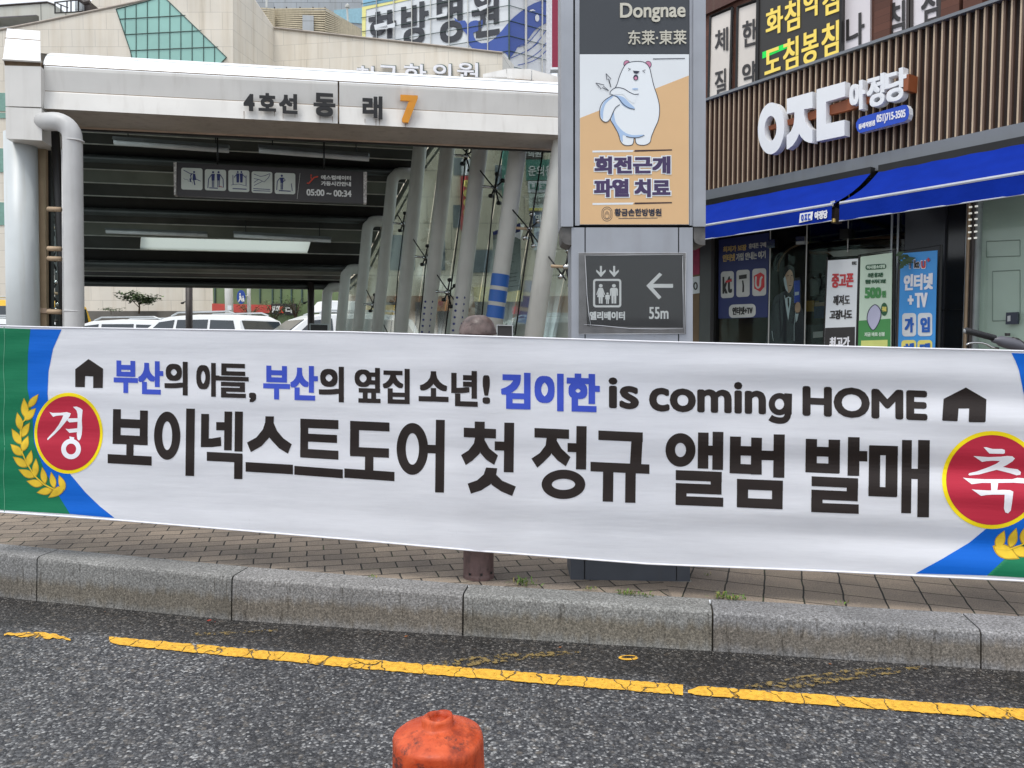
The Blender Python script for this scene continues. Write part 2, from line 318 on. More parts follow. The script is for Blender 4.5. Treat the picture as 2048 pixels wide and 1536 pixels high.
elev_panel = pm('elevator_sign_face', rgb(46, 45, 46), .35, var=.04)
film_glass = glass('plastic_film', (.98, .98, .98), .012, .12); film_edge = pm('film_fold', rgb(206, 208, 212), .25, var=.05)

# ---------------------------------------------------------------- mesh builder
COL = scene.collection
ORG = {}
class MB:
    def __init__(s): s.v, s.f, s.mi, s.mats = [], [], [], []
    def m(s, mat):
        if mat not in s.mats: s.mats.append(mat)
        return s.mats.index(mat)
    def raw(s, verts, faces, mat):
        b = len(s.v); s.v += [V(p) for p in verts]; k = s.m(mat)
        for f in faces: s.f.append([b+i for i in f]); s.mi.append(k)
    def poly(s, pts, mat):
        pts = [V(p) for p in pts]
        if len(pts) <= 4: s.raw(pts, [list(range(len(pts)))], mat); return
        s.raw(pts, [list(t) for t in tessellate_polygon([pts])], mat)
    def prism(s, pts, back, mat, side=None):
        """solid: outline pts pushed by vector back"""
        pts = [V(p) for p in pts]; back = V(back); n = len(pts); q = [p+back for p in pts]
        tri = [list(range(n))] if n <= 4 else [list(t) for t in tessellate_polygon([pts])]
        s.raw(pts+q, tri+[[n+i for i in reversed(t)] for t in tri], mat)
        s.raw(pts+q, [[i, (i+1) % n, n+(i+1) % n, n+i] for i in range(n)], side or mat)
    def hexa(s, a, b, mat):
        """a, b: two opposite quads with matching corners"""
        p = [V(x) for x in a]+[V(x) for x in b]
        s.raw(p, [[0, 1, 2, 3], [7, 6, 5, 4], [0, 4, 5, 1], [1, 5, 6, 2], [2, 6, 7, 3], [3, 7, 4, 0]], mat)
    def box(s, c, sz, mat, rz=0):
        c = V(c); R = Matrix.Rotation(rz, 3, 'Z'); x, y, z = sz[0]/2, sz[1]/2, sz[2]/2
        p = [c+R@V((i*x, j*y, k*z)) for k in (-1, 1) for i, j in ((-1, -1), (1, -1), (1, 1), (-1, 1))]
        s.raw(p, [[3, 2, 1, 0], [4, 5, 6, 7], [0, 1, 5, 4], [1, 2, 6, 5], [2, 3, 7, 6], [3, 0, 4, 7]], mat)
    def tube(s, pts, r, mat, seg=10, cap=True, flat=1.0):
        pts = [V(p) for p in pts]; n = len(pts); rs = r if isinstance(r, (list, tuple)) else [r]*n
        vs, fs = [], []; up = None
        for i, p in enumerate(pts):
            t = (pts[min(i+1, n-1)]-pts[max(i-1, 0)]).normalized()
            if up is None: up = V((0, 0, 1)) if abs(t.z) < .9 else V((0, 1, 0))
            a = t.cross(up).normalized(); b = a.cross(t).normalized(); up = b
            for k in range(seg):
                an = 2*pi*k/seg; vs.append(p+(a*cos(an)+b*sin(an)*flat)*rs[i])
        for i in range(n-1):
            for k in range(seg):
                k2 = (k+1) % seg; fs.append([i*seg+k, i*seg+k2, (i+1)*seg+k2, (i+1)*seg+k])
        if cap: fs += [list(range(seg))[::-1], [(n-1)*seg+k for k in range(seg)]]
        s.raw(vs, fs, mat)
    def lathe(s, prof, c, mat, seg=32, wob=None):
        vs, fs = [], []; c = V(c)
        for i, (r, z) in enumerate(prof):
            for k in range(seg):
                a = 2*pi*k/seg; d = wob(a, i) if wob else 0
                vs.append(c+V(((r+d)*cos(a), (r+d)*sin(a), z)))
        for i in range(len(prof)-1):
            for k in range(seg):
                k2 = (k+1) % seg; fs.append([i*seg+k, i*seg+k2, (i+1)*seg+k2, (i+1)*seg+k])
        fs.append([(len(prof)-1)*seg+k for k in range(seg)]); s.raw(vs, fs, mat)
    def ribbon(s, pts, at, wpx, mat, off=.003, closed=False):
        """flat painted line of wpx pixels along pixel points"""
        n = len(pts); L_, R_ = [], []
        for i in range(n):
            a = V(pts[(i-1) % n] if closed or i else pts[0]); b = V(pts[(i+1) % n] if closed or i < n-1 else pts[-1])
            t = (b-a); t = t.normalized() if t.length > 0 else V((1, 0)); nn = V((-t.y, t.x))*wpx/2; p = V(pts[i])
            L_.append(at(*(p+nn), off)); R_.append(at(*(p-nn), off))
        m_ = n if closed else n-1
        s.raw(L_+R_, [[i, (i+1) % n, n+(i+1) % n, n+i] for i in range(m_)], mat)
    def pieces(s):
        """groups of faces that stand clearly apart, so that each becomes a part of its own"""
        par = list(range(len(s.v)))
        def find(i):
            while par[i] != i: par[i] = par[par[i]]; i = par[i]
            return i
        for f in s.f:
            a = find(f[0])
            for i in f[1:]: par[find(i)] = a
        used = sorted({i for f in s.f for i in f}); roots = {}; isl = {}
        for i in used: isl[i] = roots.setdefault(find(i), len(roots))
        k = len(roots)
        if k < 2 or k > 1600: return None
        idx = np.array([isl[i] for i in used]); pts = np.array([s.v[i][:] for i in used]); lo = np.full((k, 3), np.inf); hi = -lo
        np.minimum.at(lo, idx, pts); np.maximum.at(hi, idx, pts); size = (hi-lo).max(axis=1)
        gap = np.maximum(0, np.maximum(lo[:, None]-hi[None], lo[None]-hi[:, None])); near = np.sqrt((gap**2).sum(axis=2)) <= np.maximum(.02, .5*np.maximum(size[:, None], size[None]))
        lab = -np.ones(k, int); n = 0
        for i in range(k):
            if lab[i] >= 0: continue
            st_ = [i]; lab[i] = n
            while st_:
                j = st_.pop()
                for q in np.nonzero(near[j] & (lab < 0))[0]: lab[q] = n; st_.append(int(q))
            n += 1
        if n < 2 or n > 24: return None
        return [lab[isl[f[0]]] for f in s.f], n
    def build(s, name, parent=None, smooth=False, bevel=0, recalc=True):
        got = s.pieces() if parent and name not in ('cloth', 'crown', 'hem', 'leaf') else None
        if got:
            first = None
            for k in range(got[1]):
                b = MB(); mp = {}
                for f, mi, l in zip(s.f, s.mi, got[0]):
                    if l != k: continue
                    g = []
                    for i in f:
                        if i not in mp: mp[i] = len(b.v); b.v.append(s.v[i])
                        g.append(mp[i])
                    b.f.append(g); b.mi.append(b.m(s.mats[mi]))
                o = b.build1(name, parent, smooth, bevel, recalc); first = first or o
            return first
        return s.build1(name, parent, smooth, bevel, recalc)
    def build1(s, name, parent=None, smooth=False, bevel=0, recalc=True):
        me = bpy.data.meshes.new(name); org = ORG.get(parent.name, V((0, 0, 0))) if parent else V((0, 0, 0))
        me.from_pydata([p-org for p in s.v], [], s.f)
        for m_ in s.mats: me.materials.append(m_)
        for p, k in zip(me.polygons, s.mi): p.material_index = k; p.use_smooth = smooth
        if recalc:
            bm = bmesh.new(); bm.from_mesh(me); bmesh.ops.remove_doubles(bm, verts=bm.verts, dist=1e-5) if smooth else None
            bmesh.ops.recalc_face_normals(bm, faces=bm.faces); bm.to_mesh(me); bm.free()
        me.update()
        o = bpy.data.objects.new(name, me); COL.objects.link(o)
        if parent: o.parent = parent; ORG[o.name] = org
        if bevel:
            md = o.modifiers.new('bevel', 'BEVEL'); md.width = bevel; md.segments = 2; md.limit_method = 'ANGLE'; md.angle_limit = radians(40)
        return o
def tag(o, label, cat, group=None):
    o['label'] = label; o['category'] = cat
    if group: o['group'] = group
    return o
def thing(name, label, cat, loc=(0, 0, 0), group=None):
    o = bpy.data.objects.new(name, None); COL.objects.link(o); o.location = loc; o.empty_display_size = .2; ORG[o.name] = V(loc)
    return tag(o, label, cat, group)
def struct(mb, name, **k):
    o = mb.build(name, **k); o['kind'] = 'structure'; return o

# ---------------------------------------------------------------- lettering
GL = {}
def glyph(t):
    if t in GL: return GL[t]
    c = bpy.data.curves.new('glyph', 'FONT'); c.body = t; c.resolution_u = 4
    o = bpy.data.objects.new('glyph', c); COL.objects.link(o)
    dg = bpy.context.evaluated_depsgraph_get(); dg.update(); me = o.evaluated_get(dg).to_mesh()
    vs = [(v.co.x, v.co.y) for v in me.vertices]; fs = [list(p.vertices) for p in me.polygons]
    o.evaluated_get(dg).to_mesh_clear(); bpy.data.objects.remove(o); bpy.data.curves.remove(c)
    x0, x1 = min(p[0] for p in vs), max(p[0] for p in vs); y0, y1 = min(p[1] for p in vs), max(p[1] for p in vs)
    vs = [((x-x0)/(x1-x0), (y-y0)/(y1-y0)) for x, y in vs]; GL[t] = (vs, fs); return GL[t]
def refine(vs, fs, Lmax):
    """split long triangle edges so flat print can follow a rippled sheet"""
    vs = list(vs); tris = []
    for f in fs:
        for i in range(1, len(f)-1): tris.append((f[0], f[i], f[i+1]))
    for _ in range(6):
        mid = {}; out = []; ch = False
        def md(a, b):
            k = (min(a, b), max(a, b))
            if k not in mid:
                A, B = vs[a], vs[b]
                if (A[0]-B[0])**2+(A[1]-B[1])**2 <= Lmax*Lmax: mid[k] = -1
                else: vs.append(((A[0]+B[0])/2, (A[1]+B[1])/2)); mid[k] = len(vs)-1
            return mid[k]
        for a, b, c in tris:
            ab, bc, ca = md(a, b), md(b, c), md(c, a); n = (ab >= 0)+(bc >= 0)+(ca >= 0)
            if n: ch = True
            if n == 0: out.append((a, b, c))
            elif n == 3: out += [(a, ab, ca), (ab, b, bc), (ca, bc, c), (ab, bc, ca)]
            elif n == 1:
                if ab >= 0: out += [(a, ab, c), (ab, b, c)]
                elif bc >= 0: out += [(a, b, bc), (a, bc, c)]
                else: out += [(a, b, ca), (ca, b, c)]
            else:
                if ab < 0: out += [(ca, bc, c), (a, b, bc), (a, bc, ca)]
                elif bc < 0: out += [(a, ab, ca), (ab, b, c), (ab, c, ca)]
                else: out += [(ab, b, bc), (a, ab, bc), (a, bc, c)]
        tris = out
        if not ch: break
    return vs, tris
def stamp(mb, t, box, at, mat, bold=(0, 0), slope=0, lean=0, off=.004, step=.0002, depth=0, back=None, Lmax=0, n=3, side=None, rnd=1.0):
    """letters of string t set into pixel box x0,y0,x1,y1 on surface at(px,py,off); bold grows the strokes"""
    vs, fs = glyph(t); x0, y0, x1, y1 = box; bx, by = bold; xc = (x0+x1)/2; yc = (y0+y1)/2
    P2 = [(x0+bx+u*(x1-x0-2*bx), y1-by-v*(y1-y0-2*by)) for u, v in vs]
    if Lmax: P2, fs = refine(P2, fs, Lmax)
    sh = [0] if not (bx or by) else [(-1+2*i/(n-1)) for i in range(n)]
    k = 0; seen = set()
    for sx in sh:
        for sy in sh:
            key = (sx*bx, sy*by)
            if key in seen: continue
            seen.add(key); W = []
            for x, y in P2:
                q_ = rnd if sx and sy else 1.0; X = x+sx*bx*q_; Y = y+sy*by*q_; X += lean*(yc-Y); Y += slope*(X-xc); W.append(at(X, Y, off+k*step))
            mb.raw(W, fs, mat)
            if depth:
                cnt = {}
                for f in fs:
                    for i in range(len(f)):
                        e = (f[i], f[(i+1) % len(f)]); kk = (min(e), max(e)); cnt[kk] = None if kk in cnt else e
                es = [e for e in cnt.values() if e]; bk = V(back)*depth; nW = len(W)
                mb.raw(W+[p+bk for p in W], [[a, b, nW+b, nW+a] for a, b in es], side or mat)
            k += 1
def flat(mb, pts, at, mat, off=.003, Lmax=0):
    """filled pixel outline on a surface"""
    pts = [p for i, p in enumerate(pts) if abs(p[0]-pts[i-1][0])+abs(p[1]-pts[i-1][1]) > 1e-3]
    p3 = [V((x, y, 0)) for x, y in pts]; tri = [list(t) for t in tessellate_polygon([p3])]; p2 = [tuple(p) for p in pts]
    if Lmax: p2, tri = refine(p2, tri, Lmax)
    mb.raw([at(x, y, off) for x, y in p2], tri, mat)
def ell(cx, cy, rx, ry, n=40, a0=0): return [(cx+rx*cos(a0+2*pi*i/n), cy+ry*sin(a0+2*pi*i/n)) for i in range(n)]
def rrect(x0, y0, x1, y1, r, n=4, slope=0):
    o = []; xc = (x0+x1)/2
    for cx, cy, a in ((x1-r, y0+r, -pi/2), (x1-r, y1-r, 0), (x0+r, y1-r, pi/2), (x0+r, y0+r, pi)):
        for i in range(n+1): t = a+pi/2*i/n; o.append((cx+r*cos(t), cy+r*sin(t)))
    return [(x, y+slope*(x-xc)) for x, y in o]
def ring(mb, outer, inner, at, mat, off):
    n = len(outer); mb.raw([at(*p, off) for p in outer]+[at(*p, off) for p in inner], [[i, (i+1) % n, n+(i+1) % n, n+i] for i in range(n)], mat)
def smooth(pts, n=4, closed=True):
    out = []; N_ = len(pts)
    for i in range(N_ if closed else N_-1):
        p = [V(pts[(i+k) % N_]) if closed else V(pts[min(max(i+k, 0), N_-1)]) for k in (-1, 0, 1, 2)]
        for j in range(n):
            t = j/n; out.append(tuple(.5*((2*p[1])+(p[2]-p[0])*t+(2*p[0]-5*p[1]+4*p[2]-p[3])*t*t+(3*p[1]-p[0]-3*p[2]+p[3])*t*t*t)))
    if not closed: out.append(pts[-1])
    return out
def lerp(a, b, t): return a+(b-a)*t
def interp(x, tab):
    if x <= tab[0][0]: (x0, y0), (x1, y1) = tab[0], tab[1]
    elif x >= tab[-1][0]: (x0, y0), (x1, y1) = tab[-2], tab[-1]
    else:
        for i in range(len(tab)-1):
            if tab[i][0] <= x <= tab[i+1][0]: (x0, y0), (x1, y1) = tab[i], tab[i+1]; break
    return y0+(y1-y0)*(x-x0)/(x1-x0)

# ================================================================ SETTING: road, kerb, pavement, markings
KF = [(-900, 1105), (-420, 1150), (0, 1195), (455, 1240), (925, 1272), (1425, 1303), (1963, 1338), (2500, 1374), (3100, 1418)]   # kerb foot
KB = [(-900, 1017), (-420, 1050), (0, 1089), (350, 1122), (700, 1152), (950, 1172), (1300, 1192), (1650, 1214), (2048, 1235), (2500, 1262), (3100, 1300)]
kf = [ROAD.at(x, y) for x, y in KF]; kb = [PAV.at(x, y) for x, y in KB]
def on(poly_, x):
    return interp(x, [(p.x, p.y) for p in poly_])
mb = MB(); nx = 150
# near road strip as a fine sheet carrying the damp attribute, plus the wide sheet to the horizon
YT = [(-900, 1150), (0, 1256), (223, 1274), (700, 1316), (1350, 1368), (2048, 1418), (3100, 1492)]
yl = [ROAD.at(x, y) for x, y in YT]
xs = [-7+14*i/nx for i in range(nx+1)]; rows = []
damp = []
for x in xs:
    ky, ly = on(kf, x), on(yl, x)
    rows.append([-6, .5, ly-.25, ly-.03, ly+.05, (ly+ky)/2, ky+.02]); damp.append([0, 0, 0, .25, .72, .85, 1])
vs = []; nr = 7
for i, x in enumerate(xs):
    for y in rows[i]: vs.append((x, y, 0))
fs = [[i*nr+j, (i+1)*nr+j, (i+1)*nr+j+1, i*nr+j+1] for i in range(nx) for j in range(nr-1)]
mb.raw(vs, fs, asphalt_m); nb = len(mb.v)
far = [(-400, -6), (-7, -6), (7, -6), (400, -6)]
mb.raw([(-400, -100, 0), (400, -100, 0), (400, -6, 0), (-400, -6, 0)], [[0, 1, 2, 3]], asphalt_m)
mb.raw([(-400, -6, 0), (-7, -6, 0), (-7, 6, 0), (-400, 6, 0)], [[0, 1, 2, 3]], asphalt_m)
mb.raw([(7, -6, 0), (400, -6, 0), (400, 6, 0), (7, 6, 0)], [[0, 1, 2, 3]], asphalt_m)
mb.raw([(-400, 6, -.004), (400, 6, -.004), (400, 500, -.004), (-400, 500, -.004)], [[0, 1, 2, 3]], asphalt_m)
road = struct(mb, 'road', recalc=False)
ca = road.data.attributes.new('damp', 'FLOAT', 'POINT')
flatd = [d for r in damp for d in r]
for i in range(len(road.data.vertices)): ca.data[i].value = flatd[i] if i < len(flatd) else 0

# kerb stones, each a rounded granite block with a narrow joint
mb = MB(); tones = []
def kerb_stone(fa, fb, ba, bb):
    d = (fb-fa); d.z = 0; L_ = d.length; d.normalize(); g = .0035
    def prof(f, b):
        zt = pavz(f.x); o = (b-f); o.z = 0; wd = max(o.length, .1); o.normalize(); out = []
        bat = .015; R = .020
        out.append(f+V((0, 0, -.05)))
        out.append(f+o*bat*.8+V((0, 0, zt-R-.004)))
        for i in range(1, 5):
            a = pi/2*i/4; out.append(f+o*(bat*.8+R*(1-cos(a)))+V((0, 0, zt-R+R*sin(a)-.002)))
        out.append(V((b.x, b.y, pavz(b.x)+.002))); out.append(V((b.x, b.y, -.05))); return out
    A = prof(fa+d*g, ba+d*g); B = prof(fb-d*g, bb-d*g); n = len(A)
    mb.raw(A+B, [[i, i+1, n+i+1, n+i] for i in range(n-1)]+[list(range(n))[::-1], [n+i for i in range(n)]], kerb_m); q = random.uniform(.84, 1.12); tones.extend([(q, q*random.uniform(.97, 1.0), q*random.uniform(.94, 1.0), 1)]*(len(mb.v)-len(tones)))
JX = [-900, -420, 72, 462, 925, 1425, 1963, 2500, 3100]
jf = [ROAD.at(x, interp(x, KF)) for x in JX]
def backpt(f, i):
    a = jf[max(i-1, 0)]; b = jf[min(i+1, len(jf)-1)]; d = (b-a); d.z = 0; d.normalize(); nrm = V((-d.y, d.x, 0))
    for k in range(8, 60):
        q = f+nrm*(k*.01)
        if q.y >= on(kb, q.x): return q
    return f+nrm*.15
jb = [backpt(f, i) for i, f in enumerate(jf)]
for i in range(len(jf)-1): kerb_stone(jf[i], jf[i+1], jb[i], jb[i+1])
# mortar core behind the joints
core_m = pm('kerb_mortar', rgb(60, 56, 50), .9, var=.3, scale=30)
for i in range(len(jf)-1):
    a, b, c, d = jf[i], jf[i+1], jb[i+1], jb[i]
    o1 = (d-a).normalized()*.02; o2 = (c-b).normalized()*.02
    up = lambda p: V((p.x, p.y, pavz(p.x)-.014))
    mb.hexa([a+o1, b+o2, c-o2*.3, d-o1*.3], [up(a+o1*1.2), up(b+o2*1.2), up(c-o2*.3), up(d-o1*.3)], core_m)
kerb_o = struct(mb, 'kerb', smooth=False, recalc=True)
ca = kerb_o.data.color_attributes.new('tone', 'FLOAT_COLOR', 'POINT')
for i in range(len(kerb_o.data.vertices)): ca.data[i].color = tones[i] if i < len(tones) else (1, 1, 1, 1)

mb = MB(); bx = [-7+16*i/60 for i in range(61)]
kbl = [(p.x, p.y) for p in jb]
fr = [V((x, interp(x, kbl)-.004, pavz(x))) for x in bx]; bk = [V((x, 17.0, pavz(x))) for x in bx]
mb.raw(fr+bk, [[i, i+1, 61+i+1, 61+i] for i in range(60)], paving_m)
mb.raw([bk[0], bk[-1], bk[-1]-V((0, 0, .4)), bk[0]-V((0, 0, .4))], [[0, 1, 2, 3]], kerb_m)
struct(mb, 'pavement', recalc=False)

def marking(name, tops, bots, mat, jit=.0, z=.004):
    mb = MB(); T, B = [], []; x = tops[0][0]; x1 = tops[-1][0]
    while x <= x1:
        T.append(ROAD.at(x, interp(x, tops)+random.uniform(-jit, jit), z)); B.append(ROAD.at(x, interp(x, bots)+random.uniform(-jit, jit), z)); x += 7
    n = len(T); mb.raw(T+B, [[i, i+1, n+i+1, n+i] for i in range(n-1)], mat); return struct(mb, name, recalc=False)
BT = [(223, 1288), (700, 1335), (1350, 1388), (2048, 1440), (3000, 1510)]
marking('road_marking', [(218, 1273), (700, 1316), (1372, 1370)], [(218, 1283), (240, 1290), (700, 1335), (1372, 1390)], yellow_paint, .9)
marking('road_marking', [(1376, 1381), (1400, 1372), (2048, 1418), (2900, 1478)], [(1376, 1385), (1400, 1391), (2048, 1440), (2900, 1506)], yellow_paint, .9)
marking('road_marking', [(8, 1266), (40, 1264), (100, 1266), (146, 1278)], [(8, 1269), (50, 1274), (100, 1276), (146, 1280)], yellow_paint, 2.2)
marking('road_marking', [(850, 1325), (940, 1314), (1020, 1305), (1160, 1302)], [(850, 1328), (940, 1332), (1020, 1323), (1160, 1305)], faded_paint, 1)
marking('road_marking', [(1490, 1371), (1600, 1352), (1700, 1338), (1840, 1332)], [(1490, 1374), (1600, 1376), (1700, 1360), (1840, 1338)], faded_paint, 1)
marking('road_marking', [(380, 1266), (560, 1258)], [(380, 1272), (560, 1262)], faded_paint, 1)
mb = MB(); ring(mb, ell(1257, 1315, 20, 5), ell(1257, 1314, 14, 2.6), lambda x, y, o=0: ROAD.at(x, y, .004), yellow_paint, 0); struct(mb, 'road_marking', recalc=False)

# weeds in the joint behind the kerb
weed_m = pm('weed_leaf', rgb(92, 122, 48), .6, var=.35, scale=30); weed_dry = pm('weed_dry', rgb(150, 138, 80), .7, var=.3)
mb = MB()
for cx, cy, n, s in ((1042, 1168, 34, 1), (1060, 1172, 16, .7), (1260, 1190, 22, .7), (1290, 1193, 18, .6), (1445, 1197, 42, .9), (1475, 1199, 26, .7), (1415, 1150, 6, .5), (1690, 1207, 9, .5), (745, 1155, 7, .5), (1178, 1180, 14, .6), (1250, 1188, 16, .7)):
    for _ in range(n):
        p = PAV.at(cx+random.gauss(0, 14*s), cy+random.gauss(0, 1.5), .002); a = random.uniform(0, 2*pi); h = random.uniform(.008, .03)*s; L_ = random.uniform(.01, .035)*s
        t = p+V((cos(a)*L_, sin(a)*L_, h)); q = V((-sin(a), cos(a), 0))*random.uniform(.0015, .004); mid = p+(t-p)*.5+V((0, 0, h*.4))
        mb.raw([p, mid+q, t, mid-q], [[0, 1, 2, 3]], weed_m if random.random() < .8 else weed_dry)
o = mb.build('weeds', recalc=False); o['kind'] = 'stuff'

# grit and leaf scraps caught along the gutter
grit_m = pm('gutter_grit_stone', rgb(120, 116, 110), .8, var=.5, scale=60); scrap = pm('leaf_scrap', rgb(120, 74, 40), .7, var=.4, scale=40); scrap_r = pm('leaf_scrap_red', rgb(150, 52, 36), .6)
mb = MB(); rg_ = random.Random(12)
for _ in range(520):
    px = rg_.uniform(-100, 2150); q = ROAD.at(px, interp(px, KF)+abs(rg_.gauss(0, 9))+1.5, .001); r = rg_.uniform(.0012, .0042); a = rg_.uniform(0, 6.28)
    c = [q+V((cos(a+i*2.09)*r, sin(a+i*2.09)*r*.8, 0)) for i in range(3)]; t = q+V((0, 0, r*.9)); mb.raw(c+[t], [[0, 1, 3], [1, 2, 3], [2, 0, 3]], grit_m)
for px, dy, m_, L_ in ((418, 4, scrap_r, .02), (430, 6, scrap_r, .012), (1120, 10, scrap, .013), (760, 7, scrap, .012), (812, 8, scrap, .016), (1660, 9, scrap, .014), (1850, 6, scrap, .012), (210, 7, scrap, .013), (1030, 26, scrap, .012)):
    q = ROAD.at(px, interp(px, KF)+dy, .004); a = rg_.uniform(0, 6.28); t = V((cos(a), sin(a), .12))*L_; n_ = V((-sin(a), cos(a), .2))*L_*.35; mb.raw([q-t*.5, q+n_, q+t*.6, q-n_], [[0, 1, 2, 3]], m_)
o = mb.build('gutter_grit', recalc=False); o['kind'] = 'stuff'

# ================================================================ BANNER
BPL = upright((P(0, 700, 3.33).x, 3.33), (P(2048, 700, 2.76).x, 2.76))
BTOP = [(-60, 650), (0, 652), (123, 655), (700, 664), (1300, 683), (2048, 702), (2400, 712)]
BBOT = [(-60, 1019), (0, 1024), (232, 1040), (700, 1079), (945, 1101), (1300, 1128), (1650, 1142), (2048, 1162), (2400, 1180)]
def ss(a, b, x): t = min(1, max(0, (x-a)/(b-a))); return t*t*(3-2*t)
def ripple(px, py):
    t, b = interp(px, BTOP), interp(px, BBOT); v = (py-t)/(b-t); r = 0
    R_ = ss(1150, 1900, px); Lf = 1-ss(20, 420, px)
    r += (.0028+.0085*R_)*sin(2*pi*(v*3.1+.10*sin(px/260))+.4)*ss(0, .12, v)
    r += (.0012+.0034*R_)*sin(2*pi*(v*6.3-.22*sin(px/410+1))+1.7)
    r += .0013*Lf*sin(2*pi*(v*8+.4*sin(px/120)))
    r += .0022*sin(px/170+v*2.0)+.0016*sin(px/63+v*4+1)*ss(.6, 1, v)
    r += .013*exp(-((px-957)/40)**2)*(.4+.6*v)
    r -= .012*sin(pi*min(1, max(0, v)))*.35
    return r
def bat(px, py, off=0.0): return BPL.at(px, py, off+ripple(px, py))
ban = thing('banner', 'long white street banner with black and blue lettering stretched low across the pavement', 'banner', BPL.at(957, 900))
mb = MB(); NX, NY = 260, 60; vs = []; X0, X1 = -58, 2330
for i in range(NX+1):
    px = lerp(X0, X1, i/NX); t, b = interp(px, BTOP), interp(px, BBOT)
    for j in range(NY+1): vs.append(bat(px, lerp(t, b, j/NY)))
mb.raw(vs, [[i*(NY+1)+j, (i+1)*(NY+1)+j, (i+1)*(NY+1)+j+1, i*(NY+1)+j+1] for i in range(NX) for j in range(NY)], white_cloth)
LB = [(123, 659), (106, 698), (97, 743), (95, 787), (100, 850), (120, 915), (140, 948), (171, 985), (200, 1013), (229, 1036)]
LG = [(61, 658), (56, 708), (55, 777), (65, 831), (68, 886), (89, 941), (116, 989), (140, 1028)]
bl = [(x, min(y, interp(x, BBOT)-3)) for x, y in LB]; gl_ = [(x, min(y, interp(x, BBOT)-3)) for x, y in LG]
flat(mb, bl+gl_[::-1], bat, blue_cloth, .0012, 12)
flat(mb, gl_+[(-56, interp(-56, BBOT)-3), (-56, interp(-56, BTOP)+4)], bat, green_cloth, .0014, 12)
RB = [(2023, 706), (2031, 722), (2038, 740), (2048, 790), (2052, 860), (2050, 930), (2030, 1000), (1985, 1046), (1974, 1056), (1939, 1085), (1884, 1118), (1831, 1147)]
RG = [(2110, 709), (2118, 760), (2122, 860), (2112, 960), (2090, 1040), (2048, 1082), (2005, 1122), (1974, 1151)]
rb = [(x, min(y, interp(x, BBOT)-4)) for x, y in RB]; rg = [(x, min(y, interp(x, BBOT)-4)) for x, y in RG]
flat(mb, rb+rg[::-1], bat, blue_cloth, .0012, 12)
flat(mb, rg+[(2325, interp(2325, BBOT)-4), (2325, interp(2325, BTOP)+4)], bat, green_cloth, .0014, 12)
cl = mb.build('cloth', ban, smooth=True, recalc=False)
mb = MB(); mb.ribbon([(8+1.2*sin(i*.9), lerp(653, 1024, i/24)) for i in range(25)], bat, 1.2, pm('hem_stitch', rgb(96, 160, 128), .7), .0022); mb.build('hem_stitch', ban, recalc=False)
# rope hem
mb = MB(); mb.tube([bat(lerp(X0, X1, i/60), interp(lerp(X0, X1, i/60), BTOP)) for i in range(61)], .0035, white_ink, 6)
mb.tube([bat(lerp(X0, X1, i/60), interp(lerp(X0, X1, i/60), BBOT)) for i in range(61)], .0035, white_ink, 6); mb.build('hem', ban, smooth=True)
rope_m = pm('tie_rope', rgb(214, 212, 204), .8, var=.2, scale=60)
for ex, px_ in ((-56, -190), (2325, 2480)):                              # cords from the corners to slim street posts beside the view
    g = bat(px_, 900); g = V((g.x, g.y+.03, pavz(g.x)))
    mb = MB(); mb.tube([g, V((g.x, g.y, 1.9))], .03, pm('grey_tie_post', rgb(120, 122, 124), .5), 14); mb.build('tie_post', ban, smooth=True)
    for tab in (BTOP, BBOT):
        c = bat(ex, interp(ex, tab)); mb = MB(); mb.tube([c, c.lerp(V((g.x, g.y, c.z+.05)), .5)-V((0, 0, .012)), V((g.x, g.y, c.z+.05))], .004, rope_m, 6); mb.build('tie_rope', ban, smooth=True)
S26, S27, S28 = 2048/700, 1955/700, 2048/748
A_ = lambda x0, x1, y0, y1: (x0/S26, 640+y0/S26, x1/S26, 640+y1/S26)
B_ = lambda x0, x1, y0, y1: (650+x0/S27, 650+y0/S27, 650+x1/S27, 650+y1/S27)
C_ = lambda x0, x1, y0, y1: (1300+x0/S28, 680+y0/S28, 1300+x1/S28, 680+y1/S28)
LM = 12
mb = MB()
for t, bx_, c in (('부', A_(665, 807, 238, 427), 1), ('산', A_(808, 955, 240, 435), 1), ('의', A_(962, 1098, 243, 440), 0), ('아', A_(1148, 1284, 250, 448), 0),
                  ('들', A_(1272, 1455, 255, 455), 0), (',', A_(1457, 1499, 425, 482), 0), ('부', A_(1540, 1697, 268, 465), 1), ('산', A_(1698, 1860, 268, 470), 1), ('의', A_(1865, 2012, 272, 480), 0),
                  ('옆', B_(165, 310, 238, 435), 0), ('집', B_(322, 473, 243, 440), 0), ('소', B_(523, 690, 258, 428), 0), ('년', B_(705, 853, 255, 455), 0), ('!', B_(880, 922, 280, 440), 0),
                  ('김', B_(982, 1148, 265, 470), 2), ('이', B_(1170, 1333, 270, 480), 2), ('한', B_(1350, 1535, 272, 485), 2)):
    bd = (2.6, 2.6) if c < 2 else (3.6, 3.4)
    if t in '옆집들': bd = (2.3, 1.9)
    if t in ',!': bd = (2.2, 2)
    stamp(mb, t, bx_, bat, blue_ink if c else ink, bd, .03, 0, .0013, .00006, Lmax=LM)
stamp(mb, 'is', (1217, 755.5, 1278, 818), bat, ink, (3.2, 2.6), .036, 0, .0013, .00006, Lmax=LM, rnd=.72)
stamp(mb, 'comin', (1298, 762, 1532, 826), bat, ink, (3.2, 2.8), .030, 0, .0013, .00006, Lmax=LM, rnd=.72)
zc_ = lambda L_: [(1300+x/S28, 680+y/S28) for x, y in L_]
ring(mb, zc_(ell(709, 351, 59, 61, 36)), zc_(ell(709, 351, 25, 30, 36)), bat, ink, .0013); flat(mb, zc_([(736, 291), (778, 294), (776, 408), (734, 405)]), bat, ink, .00136, LM)
